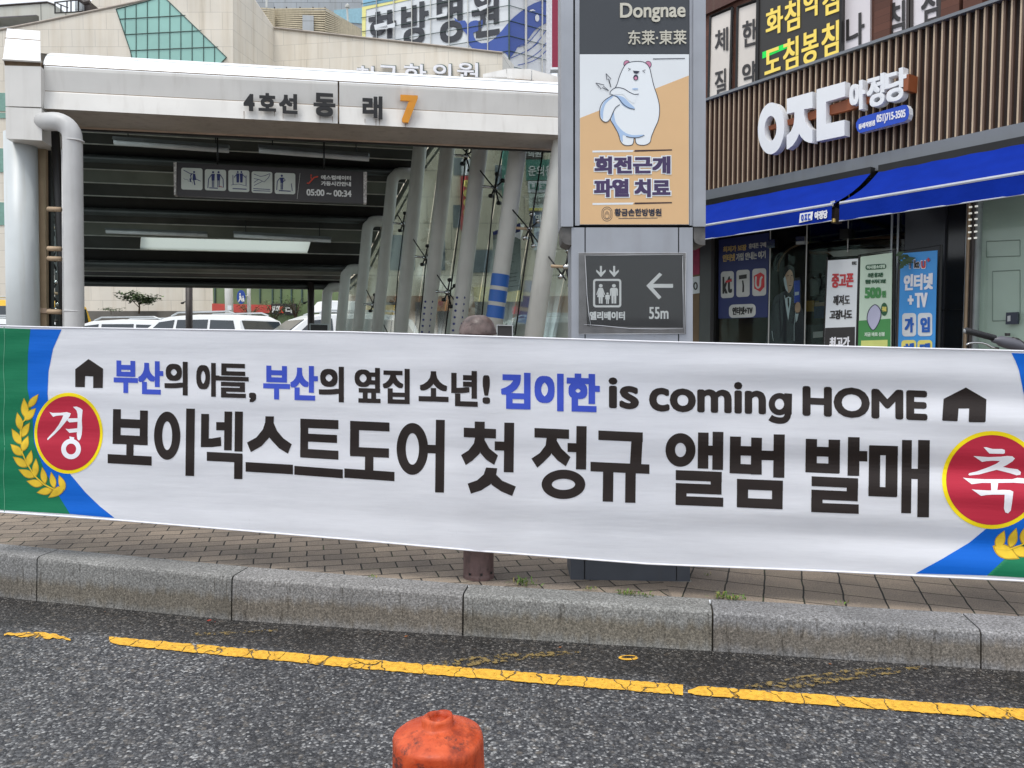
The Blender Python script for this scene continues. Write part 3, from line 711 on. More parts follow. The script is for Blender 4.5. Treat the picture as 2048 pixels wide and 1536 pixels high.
mb.ribbon(zc_(smooth([(755, 395), (752, 420), (735, 438), (705, 441), (675, 434), (658, 424)], 4, False)), bat, 13.0, ink, .00142)
stamp(mb, 'HOME', (1605, 776, 1855, 837), bat, ink, (3.7, 3.3), .04, 0, .0013, .00006, Lmax=LM, rnd=.72)
l1 = mb.build('lettering', ban, recalc=False); l1['label'] = 'smaller black and blue upper line of lettering'
ZA = lambda x, y: (x/S26, 640+y/S26)
ZB = lambda x, y: (650+x/S27, 650+y/S27)
ZC = lambda x, y: (1300+x/S28, 680+y/S28)
mb = MB(); kk_ = [0]
def inkpoly(T, pts): flat(mb, [T(*p) for p in pts], bat, ink, .0013+.00005*(kk_[0] % 9), LM); kk_[0] += 1
def VV(T, x0, x1, y0, y1): l = .012*(y1-y0); w_ = .05*(x1-x0); inkpoly(T, [(x0+l*.5, y0), (x1+l*.5, y0+w_*.5), (x1-l*.5, y1+w_*.5), (x0-l*.5, y1)])
def HH(T, x0, x1, y, th, sl=.045): d = sl*(x1-x0); inkpoly(T, [(x0, y), (x1, y+d), (x1, y+d+th), (x0, y+th)])
def OO(T, cx, cy, rx, ry, ix, iy):
    ring(mb, [T(*p) for p in ell(cx, cy, rx, ry, 48)], [T(*p) for p in ell(cx, cy, ix, iy, 48)], bat, ink, .0013+.00005*(kk_[0] % 9)); kk_[0] += 1
VV(ZA, 660, 706, 521, 725); VV(ZA, 818, 864, 529, 732); HH(ZA, 690, 830, 577, 52); HH(ZA, 660, 864, 671, 53); VV(ZA, 739, 781, 715, 805); HH(ZA, 630, 887, 784, 54, .055)
OO(ZA, 978, 677, 77, 141, 29, 84); VV(ZA, 1087, 1138, 518, 912)
VV(ZA, 1176, 1222, 549, 742); inkpoly(ZA, [(1190, 693), (1240, 693), (1292, 684), (1295, 737), (1240, 744), (1176, 744)]); HH(ZA, 1265, 1330, 597, 48, .02); VV(ZA, 1312, 1357, 535, 762); VV(ZA, 1373, 1420, 535, 769); HH(ZA, 1210, 1419, 771, 53, .05); VV(ZA, 1370, 1419, 790, 930)
inkpoly(ZA, [(1553, 563), (1603, 564), (1600, 620), (1578, 685), (1530, 738), (1468, 773), (1445, 717), (1500, 687), (1538, 640), (1551, 600)]); inkpoly(ZA, [(1575, 640), (1600, 600), (1622, 650), (1658, 692), (1707, 727), (1684, 782), (1632, 750), (1590, 705), (1570, 680)]); HH(ZA, 1437, 1714, 831, 56, .058)
VV(ZA, 1757, 1803, 578, 800); HH(ZA, 1757, 1980, 577, 53, .04); HH(ZA, 1790, 1972, 664, 47, .05); HH(ZA, 1757, 1980, 752, 52, .06); HH(ZA, 1722, 2006, 853, 52, .075)
VV(ZB, 140, 190, 536, 722); HH(ZB, 140, 360, 535, 50, .045); HH(ZB, 140, 357, 680, 52, .045); VV(ZB, 223, 270, 715, 825); HH(ZB, 108, 388, 801, 52, .07)
OO(ZB, 488, 692, 88, 145, 37, 88); HH(ZB, 555, 630, 668, 47, .04); VV(ZB, 617, 667, 529, 935)
VV(ZB, 836, 892, 539, 600); HH(ZB, 775, 955, 573, 53, .045); inkpoly(ZB, [(842, 610), (893, 612), (890, 665), (862, 720), (822, 758), (786, 782), (760, 726), (802, 700), (832, 660)]); inkpoly(ZB, [(868, 680), (890, 640), (918, 690), (966, 728), (945, 781), (900, 752), (868, 715)]); HH(ZB, 948, 1015, 650, 50, .03); VV(ZB, 1000, 1055, 545, 822)
inkpoly(ZB, [(900, 796), (962, 800), (955, 842), (925, 890), (872, 924), (815, 942), (797, 886), (850, 867), (886, 835)]); inkpoly(ZB, [(924, 865), (952, 832), (990, 870), (1066, 902), (1045, 955), (985, 930), (930, 892)])
HH(ZB, 1170, 1363, 575, 53, .045); inkpoly(ZB, [(1240, 615), (1298, 617), (1290, 675), (1257, 730), (1217, 770), (1186, 797), (1153, 746), (1200, 715), (1232, 672)]); inkpoly(ZB, [(1268, 685), (1294, 645), (1320, 690), (1371, 738), (1345, 789), (1300, 757), (1266, 720)]); HH(ZB, 1355, 1420, 659, 50, .03); VV(ZB, 1403, 1460, 564, 806); OO(ZB, 1332, 890, 122, 82, 65, 31)
HH(ZB, 1527, 1775, 589, 53, .045); inkpoly(ZB, [(1713, 610), (1775, 610), (1766, 790), (1703, 785)]); HH(ZB, 1483, 1812, 764, 53, .045); VV(ZB, 1552, 1610, 800, 986); VV(ZB, 1677, 1735, 805, 992)
OO(ZC, 167, 602, 82, 92, 30, 39); VV(ZC, 262, 320, 506, 703); VV(ZC, 342, 401, 502, 710); HH(ZC, 310, 350, 578, 54, .03); HH(ZC, 141, 393, 712, 55, .04); VV(ZC, 332, 392, 750, 820); HH(ZC, 141, 392, 783, 54, .04); VV(ZC, 140, 200, 825, 880); HH(ZC, 140, 401, 853, 50, .04)
VV(ZC, 437, 497, 528, 728); VV(ZC, 553, 612, 534, 736); HH(ZC, 485, 565, 580, 52, .03); HH(ZC, 437, 612, 676, 53, .045); HH(ZC, 605, 690, 605, 52, .03); VV(ZC, 676, 737, 516, 753); VV(ZC, 476, 537, 762, 914); VV(ZC, 668, 727, 770, 924); HH(ZC, 476, 728, 760, 57, .04); HH(ZC, 476, 726, 863, 53, .045)
VV(ZC, 852, 914, 541, 720); VV(ZC, 977, 1040, 545, 728); HH(ZC, 905, 985, 584, 53, .03); HH(ZC, 851, 1035, 671, 53, .045); VV(ZC, 1083, 1147, 531, 743); HH(ZC, 1135, 1190, 607, 57, .03); HH(ZC, 885, 1140, 746, 54, .045); VV(ZC, 1077, 1139, 785, 850); HH(ZC, 884, 1138, 819, 53, .045); VV(ZC, 883, 945, 865, 915); HH(ZC, 883, 1143, 890, 52, .04)
VV(ZC, 1198, 1260, 578, 852); VV(ZC, 1290, 1356, 580, 856); HH(ZC, 1203, 1358, 576, 53, .03); HH(ZC, 1196, 1350, 802, 53, .04); VV(ZC, 1378, 1432, 547, 948); VV(ZC, 1466, 1530, 547, 970); HH(ZC, 1420, 1480, 704, 56, .03)
l2 = mb.build('lettering', ban, recalc=False); l2['label'] = 'larger black lower line of lettering'
for pts, f in (([(518, 228), (603, 285), (601, 398), (545, 398), (545, 330), (498, 328), (496, 393), (440, 392), (440, 288)], lambda p: (p[0]/S26, 640+p[1]/S26)),
               ([(1730, 260), (1842, 325), (1838, 445), (1832, 451), (1750, 450), (1745, 445), (1748, 375), (1690, 375), (1685, 440), (1680, 445), (1605, 442), (1600, 437), (1608, 322)], lambda p: (1300+p[0]/S28, 680+p[1]/S28))):
    mb = MB(); flat(mb, [f(p) for p in pts], bat, ink, .0013, LM); mb.build('house_icon', ban, recalc=False)
def emblem(cx, cy, rx, ry, white, label):
    mb = MB(); flat(mb, ell(cx, cy, rx, ry, 56), bat, yellow_ink, .0018, 12); flat(mb, ell(cx, cy, rx*.918, ry*.918, 56), bat, red_ink, .0024, 12)
    e = mb.build('emblem', ban, recalc=False); e['label'] = label
    mb = MB(); k = 0
    for pts in white:
        if pts[0] == 'ring': ring(mb, ell(*pts[1]), ell(*pts[2]), bat, white_ink, .0030+k*.0001)
        else: flat(mb, pts, bat, white_ink, .0030+k*.0001, 12)
        k += 1
    c = mb.build('character', e, recalc=False)
Z6 = lambda L_: [(x/5.6875, 770+y/5.6875) for x, y in L_]
Z7 = lambda L_: [(1860+x/4.798, 850+y/4.798) for x, y in L_]
emblem(137, 866.5, 68.5, 81, [
    Z6([(562, 308), (600, 318), (690, 316), (760, 308), (805, 322), (795, 352), (770, 390), (730, 440), (680, 500), (620, 560), (560, 612), (542, 628), (536, 612), (560, 585), (620, 520), (670, 450), (705, 385), (720, 345), (690, 345), (640, 350), (605, 362), (590, 345)]),
    Z6([(832, 248), (870, 245), (915, 262), (940, 285), (935, 330), (930, 400), (935, 480), (930, 560), (915, 615), (898, 632), (880, 615), (873, 560), (880, 480), (884, 400), (882, 330), (870, 290)]),
    Z6([(775, 380), (885, 378), (885, 418), (790, 426), (765, 405)]), Z6([(745, 498), (780, 502), (882, 492), (882, 535), (790, 545)]),
    Z6([(788, 585), (845, 596), (840, 625), (795, 622)]),
    ('ring', (808/5.6875, 770+728/5.6875, 112/5.6875, 116/5.6875), (808/5.6875, 770+728/5.6875, 58/5.6875, 62/5.6875))], 'left red disc with one white character')
emblem(1984, 960, 100, 98, [
    Z7([(514, 213), (540, 213), (600, 230), (690, 230), (718, 240), (718, 270), (705, 277), (570, 274)]),
    Z7([(415, 297), (450, 300), (560, 308), (680, 304), (740, 297), (790, 300), (815, 322), (790, 350), (735, 385), (700, 402), (760, 415), (840, 425), (872, 450), (868, 478), (830, 482), (760, 460), (680, 440), (640, 430), (560, 450), (470, 475), (380, 484), (366, 475), (378, 462), (450, 445), (560, 405), (640, 370), (672, 345), (600, 343), (540, 347), (500, 354)]),
    Z7([(316, 505), (370, 512), (520, 520), (690, 520), (790, 520), (840, 506), (910, 512), (985, 530), (990, 552), (930, 562), (800, 553), (640, 556), (500, 555), (400, 568)]),
    Z7([(585, 552), (655, 552), (645, 630), (588, 630)]),
    Z7([(400, 617), (440, 622), (560, 628), (700, 622), (770, 625), (800, 640), (795, 680), (785, 760), (775, 820), (750, 848), (722, 838), (710, 800), (715, 720), (716, 668), (600, 668), (540, 672), (490, 680)])], 'right red disc with one white character')
def leaf(mb, base, tip, wd, k):
    b, t = V(base), V(tip); d = t-b; n = V((-d.y, d.x)).normalized()*wd; pts = []
    for i in range(0, 11):
        u = i/10; pts.append(b+d*u+n*sin(pi*u**.85)*(1-.15*u))
    for i in range(9, 0, -1):
        u = i/10; pts.append(b+d*u-n*sin(pi*u**.85)*(1-.15*u))
    flat(mb, [tuple(p) for p in pts], bat, gold_shade, .0022+k*.00004, 12)
    c = (b+t)/2; flat(mb, [tuple(c+(p-c)*.86) for p in pts], bat, gold_ink, .0028+k*.00004, 12)
def wreath(stem, leaves, T):
    mb = MB()
    for k, (b, t, wd) in enumerate(leaves): leaf(mb, T(b), T(t), wd, k)
    mb.ribbon([T(p) for p in stem], bat, 2.6, gold_ink, .0034); mb.build('laurel_wreath', ban, recalc=False)
T6 = lambda p: (p[0]/5.6875, 770+p[1]/5.6875)
wreath([(300, 380), (260, 420), (232, 530), (238, 650), (252, 770), (300, 880), (390, 1030), (500, 1130), (620, 1190), (735, 1150)],
       [((320, 258), (438, 102), 7.5), ((290, 380), (272, 145), 8.5), ((275, 405), (410, 262), 8.5), ((240, 520), (195, 310), 8), ((235, 600), (340, 425), 8.2), ((240, 680), (132, 495), 8.2), ((250, 760), (322, 575), 8.2),
        ((255, 805), (118, 670), 9), ((315, 930), (358, 738), 7.5), ((310, 935), (145, 815), 8.6), ((400, 1050), (410, 832), 7.4), ((395, 1052), (208, 960), 8.4), ((515, 1130), (478, 930), 7.2), ((490, 1140), (300, 1092), 8.4),
        ((620, 1180), (580, 985), 7), ((600, 1195), (415, 1225), 8.2), ((735, 1200), (668, 1020), 7.4), ((740, 1150), (548, 1285), 9)], T6)
T7 = lambda p: (1860+p[0]/4.798, 850+p[1]/4.798)
wreath([(640, 1190), (760, 1195), (880, 1150), (1000, 1090), (1100, 980)],
       [((640, 1190), (715, 1010), 11), ((600, 1160), (860, 1285), 15), ((765, 1185), (830, 985), 10.5), ((780, 1180), (990, 1255), 12), ((890, 1150), (930, 960), 10.5), ((900, 1140), (1110, 1190), 12), ((1010, 1060), (1010, 880), 10), ((1010, 1060), (1200, 1090), 12)], T7)

# ================================================================ BOLLARD AND LANE POST
bp_ = P(957, 1172, 3.13); bo = thing('bollard', 'brown steel bollard with a rounded stone cap pressed behind the white banner', 'bollard', (bp_.x, 3.135, pavz(bp_.x)))
zc = P(957, 668, 3.13).z; zt = P(957, 630, 3.13).z
mb = MB(); c0 = (bp_.x, 3.135, 0); z0 = pavz(bp_.x)
mb.lathe([(.064, z0-.02), (.064, z0+.012), (.0625, z0+.02), (.0625, zc+.004)], c0, bollard_m, 40)
for a in (-2.1, -1.35, -.6): mb.box((bp_.x+.066*cos(a), 3.135+.066*sin(a), z0+.028), (.008, .008, .008), black_m)
mb.build('post', bo, smooth=False)
mb = MB(); prof = []
for i in range(13): a = pi/2*i/12; prof.append((.0755*cos(a)**.72, zc+(zt-zc)*sin(a)**1.12))
prof = [(.062, zc-.004), (.0745, zc-.002)]+prof[:-1]+[(.004, zt)]
rnd = [random.uniform(-1, 1) for _ in range(8)]
mb.lathe(prof, c0, cap_m, 48, lambda a, i: .0022*sin(3*a+rnd[0]*3+i*.4)+.0012*sin(7*a+i)+.0008*sin(13*a+2*i)); mb.build('cap', bo, smooth=True)

dp = P(877, 1470, 1.0); po = thing('lane_post', 'scuffed orange rubber lane post with a small knob, standing alone on the asphalt', 'lane post', (dp.x, 1.0, 0))
mb = MB(); zs = dp.z; R0 = .0600
prof = [(.095, .0), (.095, .02), (R0+.004, .03), (R0, .06), (R0, .25), (R0+.0008, zs-.04), (R0+.0004, zs-.010), (R0-.0002, zs-.004), (R0-.0016, zs-.0005), (R0-.0045, zs+.0018), (R0-.012, zs+.0048), (R0-.022, zs+.0086), (R0-.033, zs+.0118), (.0218, zs+.013), (.0200, zs+.0155), (.0200, zs+.0220), (.0188, zs+.0258), (.0165, zs+.0268), (.0135, zs+.0255), (.012, zs+.021), (.0105, zs+.013)]
mb.lathe(prof, (dp.x, 1.0, 0), post_orange, 56, lambda a, i: .0008*sin(3*a+i*.7)+.0006*sin(5*a-i)+(.0014*sin(2*a+.6) if 13 < i < 18 else 0))
mb.build('post_body', po, smooth=True)

# ================================================================ PYLON SIGN
YP = 3.12; pys = Surf((0, YP, 0), (0, -1, 0)); pat = pys.at
py_ = thing('station_pylon', 'tall grey steel station pylon with a dark name panel, standing behind the banner', 'sign', (P(1264, 1165, YP).x, YP+.1, pavz(.5)))
def pbox(mb, x0, y0, x1, y1, f, th, mat): mb.prism([pat(x0, y0, f), pat(x1, y0, f), pat(x1, y1, f), pat(x0, y1, f)], (0, th, 0), mat)
for x0, x1 in ((1122, 1146.5), (1386.5, 1411.5)):
    mb = MB(); pbox(mb, x0, -420, x1, 453, .006, .2, pylon_grey); mb.build('side_post', py_, bevel=.002)
    mb = MB(); lo = x0 if x0 < 1200 else x0+1
    pts = [(x0+1, 453), (x1-1, 453), (x1-1, 490)]+[(lerp(x1-4, x0+3, i/5), 490+2*sin(pi*i/5)-i*1.2) for i in range(6)]+[(x0+1, 476)]
    mb.prism([pat(x, y, -.004) for x, y in pts], (0, .17, 0), pylon_dark if 0 else pm('bracket_end', rgb(96, 94, 92), .6, .2, var=.3, scale=30)); mb.build('post_end', py_)
mb = MB(); pbox(mb, 1149, -420, 1385, 452, -.012, .17, pylon_dark); pbox(mb, 1150, -420, 1159, 451, -.004, .006, pylon_grey); pbox(mb, 1379, -420, 1386, 451, -.004, .006, pylon_grey); mb.build('core', py_)
mb = MB(); pbox(mb, 1159.5, -420, 1378, 107.5, -.002, .008, pylon_panel); sp_ = mb.build('name_panel', py_)
mb = MB(); stamp(mb, 'Dongnae', (1240, 5, 1371, 44), pat, cream_ink, (.9, .8), -.012, 0, .001); stamp(mb, '东莱·東莱', (1256, 60, 1373, 89), pat, cream_ink, (.45, .45), -.01, 0, .001)
mb.build('lettering', sp_, recalc=False)
# body
mb = MB()
for x0, x1 in ((1143, 1169), (1171.5, 1356), (1358.5, 1385.5)): pbox(mb, x0, 455, x1, 1117, -.001, .19, pylon_grey)
pbox(mb, 1145, 456, 1384, 1117, -.006, .18, pylon_dark); mb.build('body', py_, bevel=.0015)
mb = MB()
for x0, x1 in ((1141, 1168), (1170.5, 1352), (1354, 1380)): pbox(mb, x0, 1096, x1, 1163, .003, .2, pylon_base)
pbox(mb, 1143, 1097, 1378, 1161, -.004, .19, pylon_dark); mb.build('base', py_, bevel=.001)
mb = MB(); pbox(mb, 1136, 1163, 1384, 1176, .006, .22, concrete); mb.build('plinth', py_)
# poster
mb = MB(); pbox(mb, 1159.5, 108.5, 1378, 449, .0012, .006, poster_white)
flat(mb, [(1160, 236), (1377.5, 151), (1377.5, 448.5), (1160, 448.5)], pat, poster_orange, .0020)
pz = lambda L_: [(1100+x/4.389, y/4.389) for x, y in L_]
BO = .0026
for cx, cy, rot in ((675, 560, 0), (862, 566, 0)):
    flat(mb, pz(ell(cx, cy, 30, 32, 20)), pat, line_navy, BO-.0003); flat(mb, pz(ell(cx, cy, 25, 27, 20)), pat, pink_ink, BO-.0002)
body = [(705, 545), (765, 538), (830, 548), (872, 592), (892, 670), (912, 755), (945, 855), (962, 950), (952, 1050), (918, 1130), (890, 1200), (878, 1248), (835, 1273), (775, 1270), (753, 1248), (748, 1216), (738, 1213), (732, 1250), (715, 1273), (660, 1275), (622, 1245), (598, 1170), (560, 1100), (530, 1045), (520, 960), (540, 850), (570, 780), (592, 730), (612, 665), (642, 598), (668, 562)]
sb = smooth(body, 4)
flat(mb, pz(sb), pat, bear_white, BO)
shade = smooth([(540, 1045), (560, 985), (575, 1070), (640, 1150), (720, 1185), (825, 1182), (780, 1205), (690, 1205), (640, 1185), (640, 1240), (625, 1235), (598, 1165), (560, 1100)], 3)
flat(mb, pz(shade), pat, bear_blue, BO+.0003)
mb.ribbon(pz(sb), pat, 1.35, line_navy, BO+.0006, True)
flat(mb, pz(smooth([(545, 840), (560, 835), (640, 850), (700, 905), (745, 950), (700, 955), (640, 925), (600, 870)], 3)), pat, bear_blue, BO+.0007)
up = smooth([(527, 815), (545, 785), (590, 768), (640, 778), (700, 812), (750, 828), (780, 825), (760, 845), (740, 905), (690, 880), (640, 830), (560, 830)], 3)
flat(mb, pz(up), pat, bear_white, BO+.0008)
arm = smooth([(545, 838), (500, 865), (462, 905), (440, 960), (437, 1010), (455, 1055), (485, 1072), (515, 1058), (535, 1020), (560, 965), (612, 918), (600, 870)], 4)
flat(mb, pz(arm), pat, bear_white, BO+.0010)
flat(mb, pz(smooth([(545, 842), (500, 870), (465, 910), (445, 965), (442, 1010), (465, 1050), (468, 980), (490, 910), (550, 855)], 3)), pat, bear_blue, BO+.0012)
for l in ([(527, 830), (530, 805), (560, 777), (600, 768), (650, 780), (700, 810), (740, 827), (780, 825)], [(545, 838), (590, 850), (640, 910), (690, 945), (745, 960)], [(612, 918), (575, 945), (548, 1000), (530, 1040), (505, 1068), (475, 1068), (445, 1040), (436, 990), (445, 930), (480, 880), (545, 838)], [(668, 1197), (720, 1208), (780, 1206), (828, 1188)]):
    mb.ribbon(pz(smooth(l, 4, False)), pat, 1.35, line_navy, BO+.0016)
for l in ([(685, 598), (710, 606), (688, 618)], [(838, 612), (812, 622), (834, 636)], [(492, 645), (500, 700), (512, 690), (535, 765)], [(492, 645), (535, 692), (520, 705), (535, 765)], [(402, 728), (450, 780), (455, 768), (516, 795)], [(402, 728), (475, 745), (470, 757), (516, 795)]):
    mb.ribbon(pz(l), pat, 1.2, line_navy, BO+.0018)
flat(mb, pz([(727, 620), (788, 624), (775, 640), (758, 648), (740, 640)]), pat, line_navy, BO+.0018)
flat(mb, pz(ell(753, 680, 22, 25, 20)), pat, line_navy, BO+.0018); flat(mb, pz(ell(753, 686, 13, 14, 16)), pat, pink_ink, BO+.0020); flat(mb, pz(ell(748, 780, 28, 7, 16)), pat, bear_blue, BO+.0018)
for y, dy in ((300, -1.5), (405, -1)):
    flat(mb, [(1185, y+1), (1268, y), (1265, y+4), (1185, y+5)], pat, poster_white, BO); flat(mb, [(1270, y), (1344, y+dy), (1344, y+dy+2.6), (1268, y+3.6)], pat, pm('dark_brown_ink', rgb(60, 36, 36), .4), BO)
flat(mb, [(1306, 117), (1370, 116), (1370, 117.4), (1306, 118.6)], pat, line_navy, BO)
mb.ribbon([(1237, 437), (1315, 436)], pat, 1.2, line_navy, BO)
for r in (10.2, 7.6): mb.ribbon(rrect(1214-r, 428-r*1.38, 1214+r, 428+r*1.38, r*.98, 6), pat, .9, line_navy, BO, True)
for dx in (-3.6, -1.2, 1.2, 3.6): mb.ribbon([(1214+dx, 429), (1214+dx, 421+abs(dx))], pat, .9, line_navy, BO)
mb.ribbon(smooth([(1210, 428), (1210, 434), (1214, 437), (1218, 434), (1218, 428)], 3, False), pat, .9, line_navy, BO)
posr = mb.build('poster', py_, recalc=False)
mb = MB()
for t, bx_ in (('회전근개', (1189, 312.5, 1341, 347.5)), ('파열', (1188, 358, 1258, 394)), ('치료', (1269, 358, 1341, 394))):
    stamp(mb, t, (bx_[0]-2, bx_[1]-2, bx_[2]+2, bx_[3]+2), pat, poster_white, (4.6, 4.2), -.004, 0, BO+.0002, .00004, n=5)
    stamp(mb, t, bx_, pat, purple_ink, (2.2, 1.6), -.004, 0, BO+.0016, .00004)
stamp(mb, '황금손한방병원', (1229, 417, 1323, 432), pat, line_navy, (.5, .45), 0, 0, BO+.0002); mb.build('lettering', posr, recalc=False)
# elevator sign with wrinkled plastic film
mb = MB(); pbox(mb, 1158, 506, 1372, 668, .004, .006, pm('sign_tray', rgb(128, 126, 126), .5, .1, var=.15, scale=20, streak=.3)); flat(mb, [(1171, 510), (1366, 510), (1366, 655), (1174, 652)], pat, elev_panel, .0055); el = mb.build('lift_sign', py_, recalc=False)
e6 = lambda L_: [(1100+x/4.389, 350+y/4.389) for x, y in L_]
mb = MB(); EO = .0065
for cx in (447, 563): flat(mb, e6([(cx-9, 798), (cx+9, 798), (cx+9, 855), (cx+40, 830), (cx+42, 848), (cx, 896), (cx-42, 848), (cx-40, 830), (cx-9, 855)]), pat, sign_white, EO)
ring(mb, e6(rrect(378, 912, 626, 1162, 24)), e6(rrect(396, 930, 608, 1144, 12)), pat, sign_white, EO)
def man(cx, top, h, skirt=False):
    u = h/170
    flat(mb, e6(ell(cx, top+14*u, 17*u, 15*u, 16)), pat, sign_white, EO)
    if skirt:
        flat(mb, e6([(cx-18*u, top+32*u), (cx+18*u, top+32*u), (cx+38*u, top+90*u), (cx+30*u, top+94*u), (cx+16*u, top+58*u), (cx+32*u, top+112*u), (cx+18*u, top+112*u), (cx+16*u, top+168*u), (cx+2*u, top+168*u), (cx+1*u, top+114*u), (cx-1*u, top+114*u), (cx-2*u, top+168*u), (cx-16*u, top+168*u), (cx-18*u, top+112*u), (cx-32*u, top+112*u), (cx-16*u, top+58*u), (cx-30*u, top+94*u), (cx-38*u, top+90*u)]), pat, sign_white, EO)
    else:
        flat(mb, e6([(cx-24*u, top+32*u), (cx+24*u, top+32*u), (cx+34*u, top+44*u), (cx+34*u, top+100*u), (cx+24*u, top+100*u), (cx+22*u, top+52*u), (cx+20*u, top+168*u), (cx+3*u, top+168*u), (cx+2*u, top+104*u), (cx-2*u, top+104*u), (cx-3*u, top+168*u), (cx-20*u, top+168*u), (cx-22*u, top+52*u), (cx-24*u, top+100*u), (cx-34*u, top+100*u), (cx-34*u, top+44*u)]), pat, sign_white, EO)
man(445, 958, 172, True); man(561, 958, 172); man(505, 1032, 100)
flat(mb, e6([(845, 972), (960, 857), (985, 875), (905, 956), (1080, 956), (1080, 990), (905, 990), (978, 1072), (955, 1092)]), pat, sign_white, EO)
stamp(mb, '엘리베이터', (1179, 623, 1250, 640), pat, sign_white, (.8, .7), 0, 0, EO, .0001); stamp(mb, '55m', (1298, 614, 1337, 638), pat, sign_white, (.6, .4), 0, 0, EO, .0001)
mb.build('symbols', el, recalc=False)
mb = MB(); rnd = random.Random(3); g_ = []
for j in range(9):
    for i in range(12):
        x, y = lerp(1155, 1373, i/11), lerp(504, 669, j/8); edge = i in (0, 11) or j in (0, 8)
        g_.append(pat(x, y, .008 if edge else .011+rnd.uniform(-.0012, .0015)))
mb.raw(g_, [[j*12+i, j*12+i+1, (j+1)*12+i+1, (j+1)*12+i] for j in range(8) for i in range(11)], film_glass)
for l in ([(1170, 511), (1172, 545), (1174, 590), (1178, 630), (1182, 654)], [(1168, 649), (1200, 651), (1260, 657), (1320, 658), (1366, 657)], [(1365, 512), (1366, 580), (1367, 657)], [(1156, 505), (1260, 506), (1372, 505)], [(1171, 511), (1260, 510), (1366, 509)], [(1372, 505), (1371, 600), (1369, 667)], [(1155, 668), (1260, 668), (1369, 667)]):
    mb.tube([pat(x, y, .0125) for x, y in l], [.0004]+[.0012]*(len(l)-2)+[.0004], film_edge, 6)
mb.build('plastic_film', py_, smooth=True)

# ================================================================ STATION CANOPY
FD = V((4.94, 1.10, 0)).normalized(); FN = V((FD.y, -FD.x, 0))          # along the fascia, and out towards the road
FL = P(88, 217, 7.2); F0 = V((FL.x, FL.y, 0)); FASC = Surf(F0, FN)
can = thing('station_canopy', 'grey steel and glass subway stair canopy with a long white fascia, behind the banner', 'station entrance', (F0.x+2.4, F0.y+2, pavz(-2)))
def fat(px, py, off=0.0): return FASC.at(px, py, off)
def fascia_strip(mb, rowsA, mat, X0=88, X1=1135, n=1):
    """rowsA: list of (y at x=90, y at x=1120, offset back)"""
    L_ = []
    for ya, yb, off in rowsA:
        f = lambda x: ya+(yb-ya)*(x-90)/1030
        L_.append([fat(x, f(x), off) for x in (X0, X1)])
    for a, b in zip(L_[:-1], L_[1:]): mb.raw([a[0], a[1], b[1], b[0]], [[0, 1, 2, 3]], mat)
    return L_
JO = 677                                                                   # panel joint by the lettering
for X0, X1 in ((88, JO-1.6), (JO+1.6, 1140)):
    mb = MB()
    fascia_strip(mb, [(217, 270, 0), (184, 237, -.035)], canopy_white, X0, X1)
    fascia_strip(mb, [(181, 234, -.040), (139, 193, -.012), (133, 189, -.012)], canopy_white, X0, X1)
    fascia_strip(mb, [(184, 237, -.035), (181.5, 234.5, -.040)], canopy_white, X0, X1)
    fascia_strip(mb, [(133, 189, -.012), (127, 184.5, -.06)], canopy_skylit, X0, X1)
    mb.build('fascia_panel', can, recalc=False)
mb = MB()
fascia_strip(mb, [(184.5, 237.5, -.038), (181, 234, -.0385)], canopy_dirty); mb.raw([fat(JO-2, 214+30.2, -.03), fat(JO+2, 214+30.4, -.03), fat(JO+2, 158, -.08), fat(JO-2, 158, -.08)], [[0, 1, 2, 3]], canopy_dirty)
mb.build('joint_seal', can, recalc=False)
# curved metal roof edge above the fascia and roof deck
mb = MB()
a0, a1 = fat(86, 129, -.02), fat(1140, 187, -.02); up = V((0, 0, 1))
prof = [(0, 0), (.025, .045), (.07, .095), (.14, .145), (.24, .190), (.40, .235), (.8, .27), (1.6, .29)]
for (d0, h0), (d1, h1) in zip(prof[:-1], prof[1:]):
    mb.raw([a0-FN*d0+up*h0, a1-FN*d0+up*h0, a1-FN*d1+up*h1, a0-FN*d1+up*h1], [[0, 1, 2, 3]], canopy_skylit)
mb.raw([a0-FN*.0+up*.0, a1-FN*.0+up*0, a1-FN*.03-up*.02, a0-FN*.03-up*.02], [[0, 1, 2, 3]], canopy_dirty)
mb.tube([a0-FN*.105+up*.122, a1-FN*.105+up*.122], .0035, lamp_grey, 6); mb.build('roof_edge', can, smooth=False, recalc=False)
# upstand boxes on the roof at the right end
mb = MB(); YR = 9.1
for q in ([(966, 148), (1012, 138), (1014, 154), (966, 153)], [(1014, 137), (1063, 138), (1062, 160), (1014, 156)], [(1064, 139), (1140, 160), (1140, 186), (1064, 160)]):
    mb.prism([P(x, y, YR-.0004*(x-966)) for x, y in q], (0, .5, 0), canopy_white)
mb.prism([P(x, y, YR-.15) for x, y in ((1030, 158), (1140, 172), (1140, 190), (1030, 176))], (0, .2, 0), tan_m); mb.build('roof_upstand', can, bevel=.006)
# soffit: brownish underside then a dark lip
mb = MB()
s0, s1 = fat(86, 217, -.001), fat(1140, 271, -.001); dpt = .62
mb.raw([s0, s1, s1-FN*dpt, s0-FN*dpt], [[0, 1, 2, 3]], soffit_m)
mb.raw([s0-FN*dpt, s1-FN*dpt, s1-FN*dpt+up*.10, s0-FN*dpt+up*.10], [[0, 1, 2, 3]], ceil_dark)
mb.tube([s0-FN*(dpt-.015)-up*.004, s1-FN*(dpt-.015)-up*.004], .012, pm('soffit_trim', rgb(190, 168, 150), .5, var=.2), 6)
mb.tube([s0-FN*(dpt+.03)+up*.0, s1-FN*(dpt+.03)+up*.0], .03, black_m, 6); mb.build('soffit', can, recalc=False)
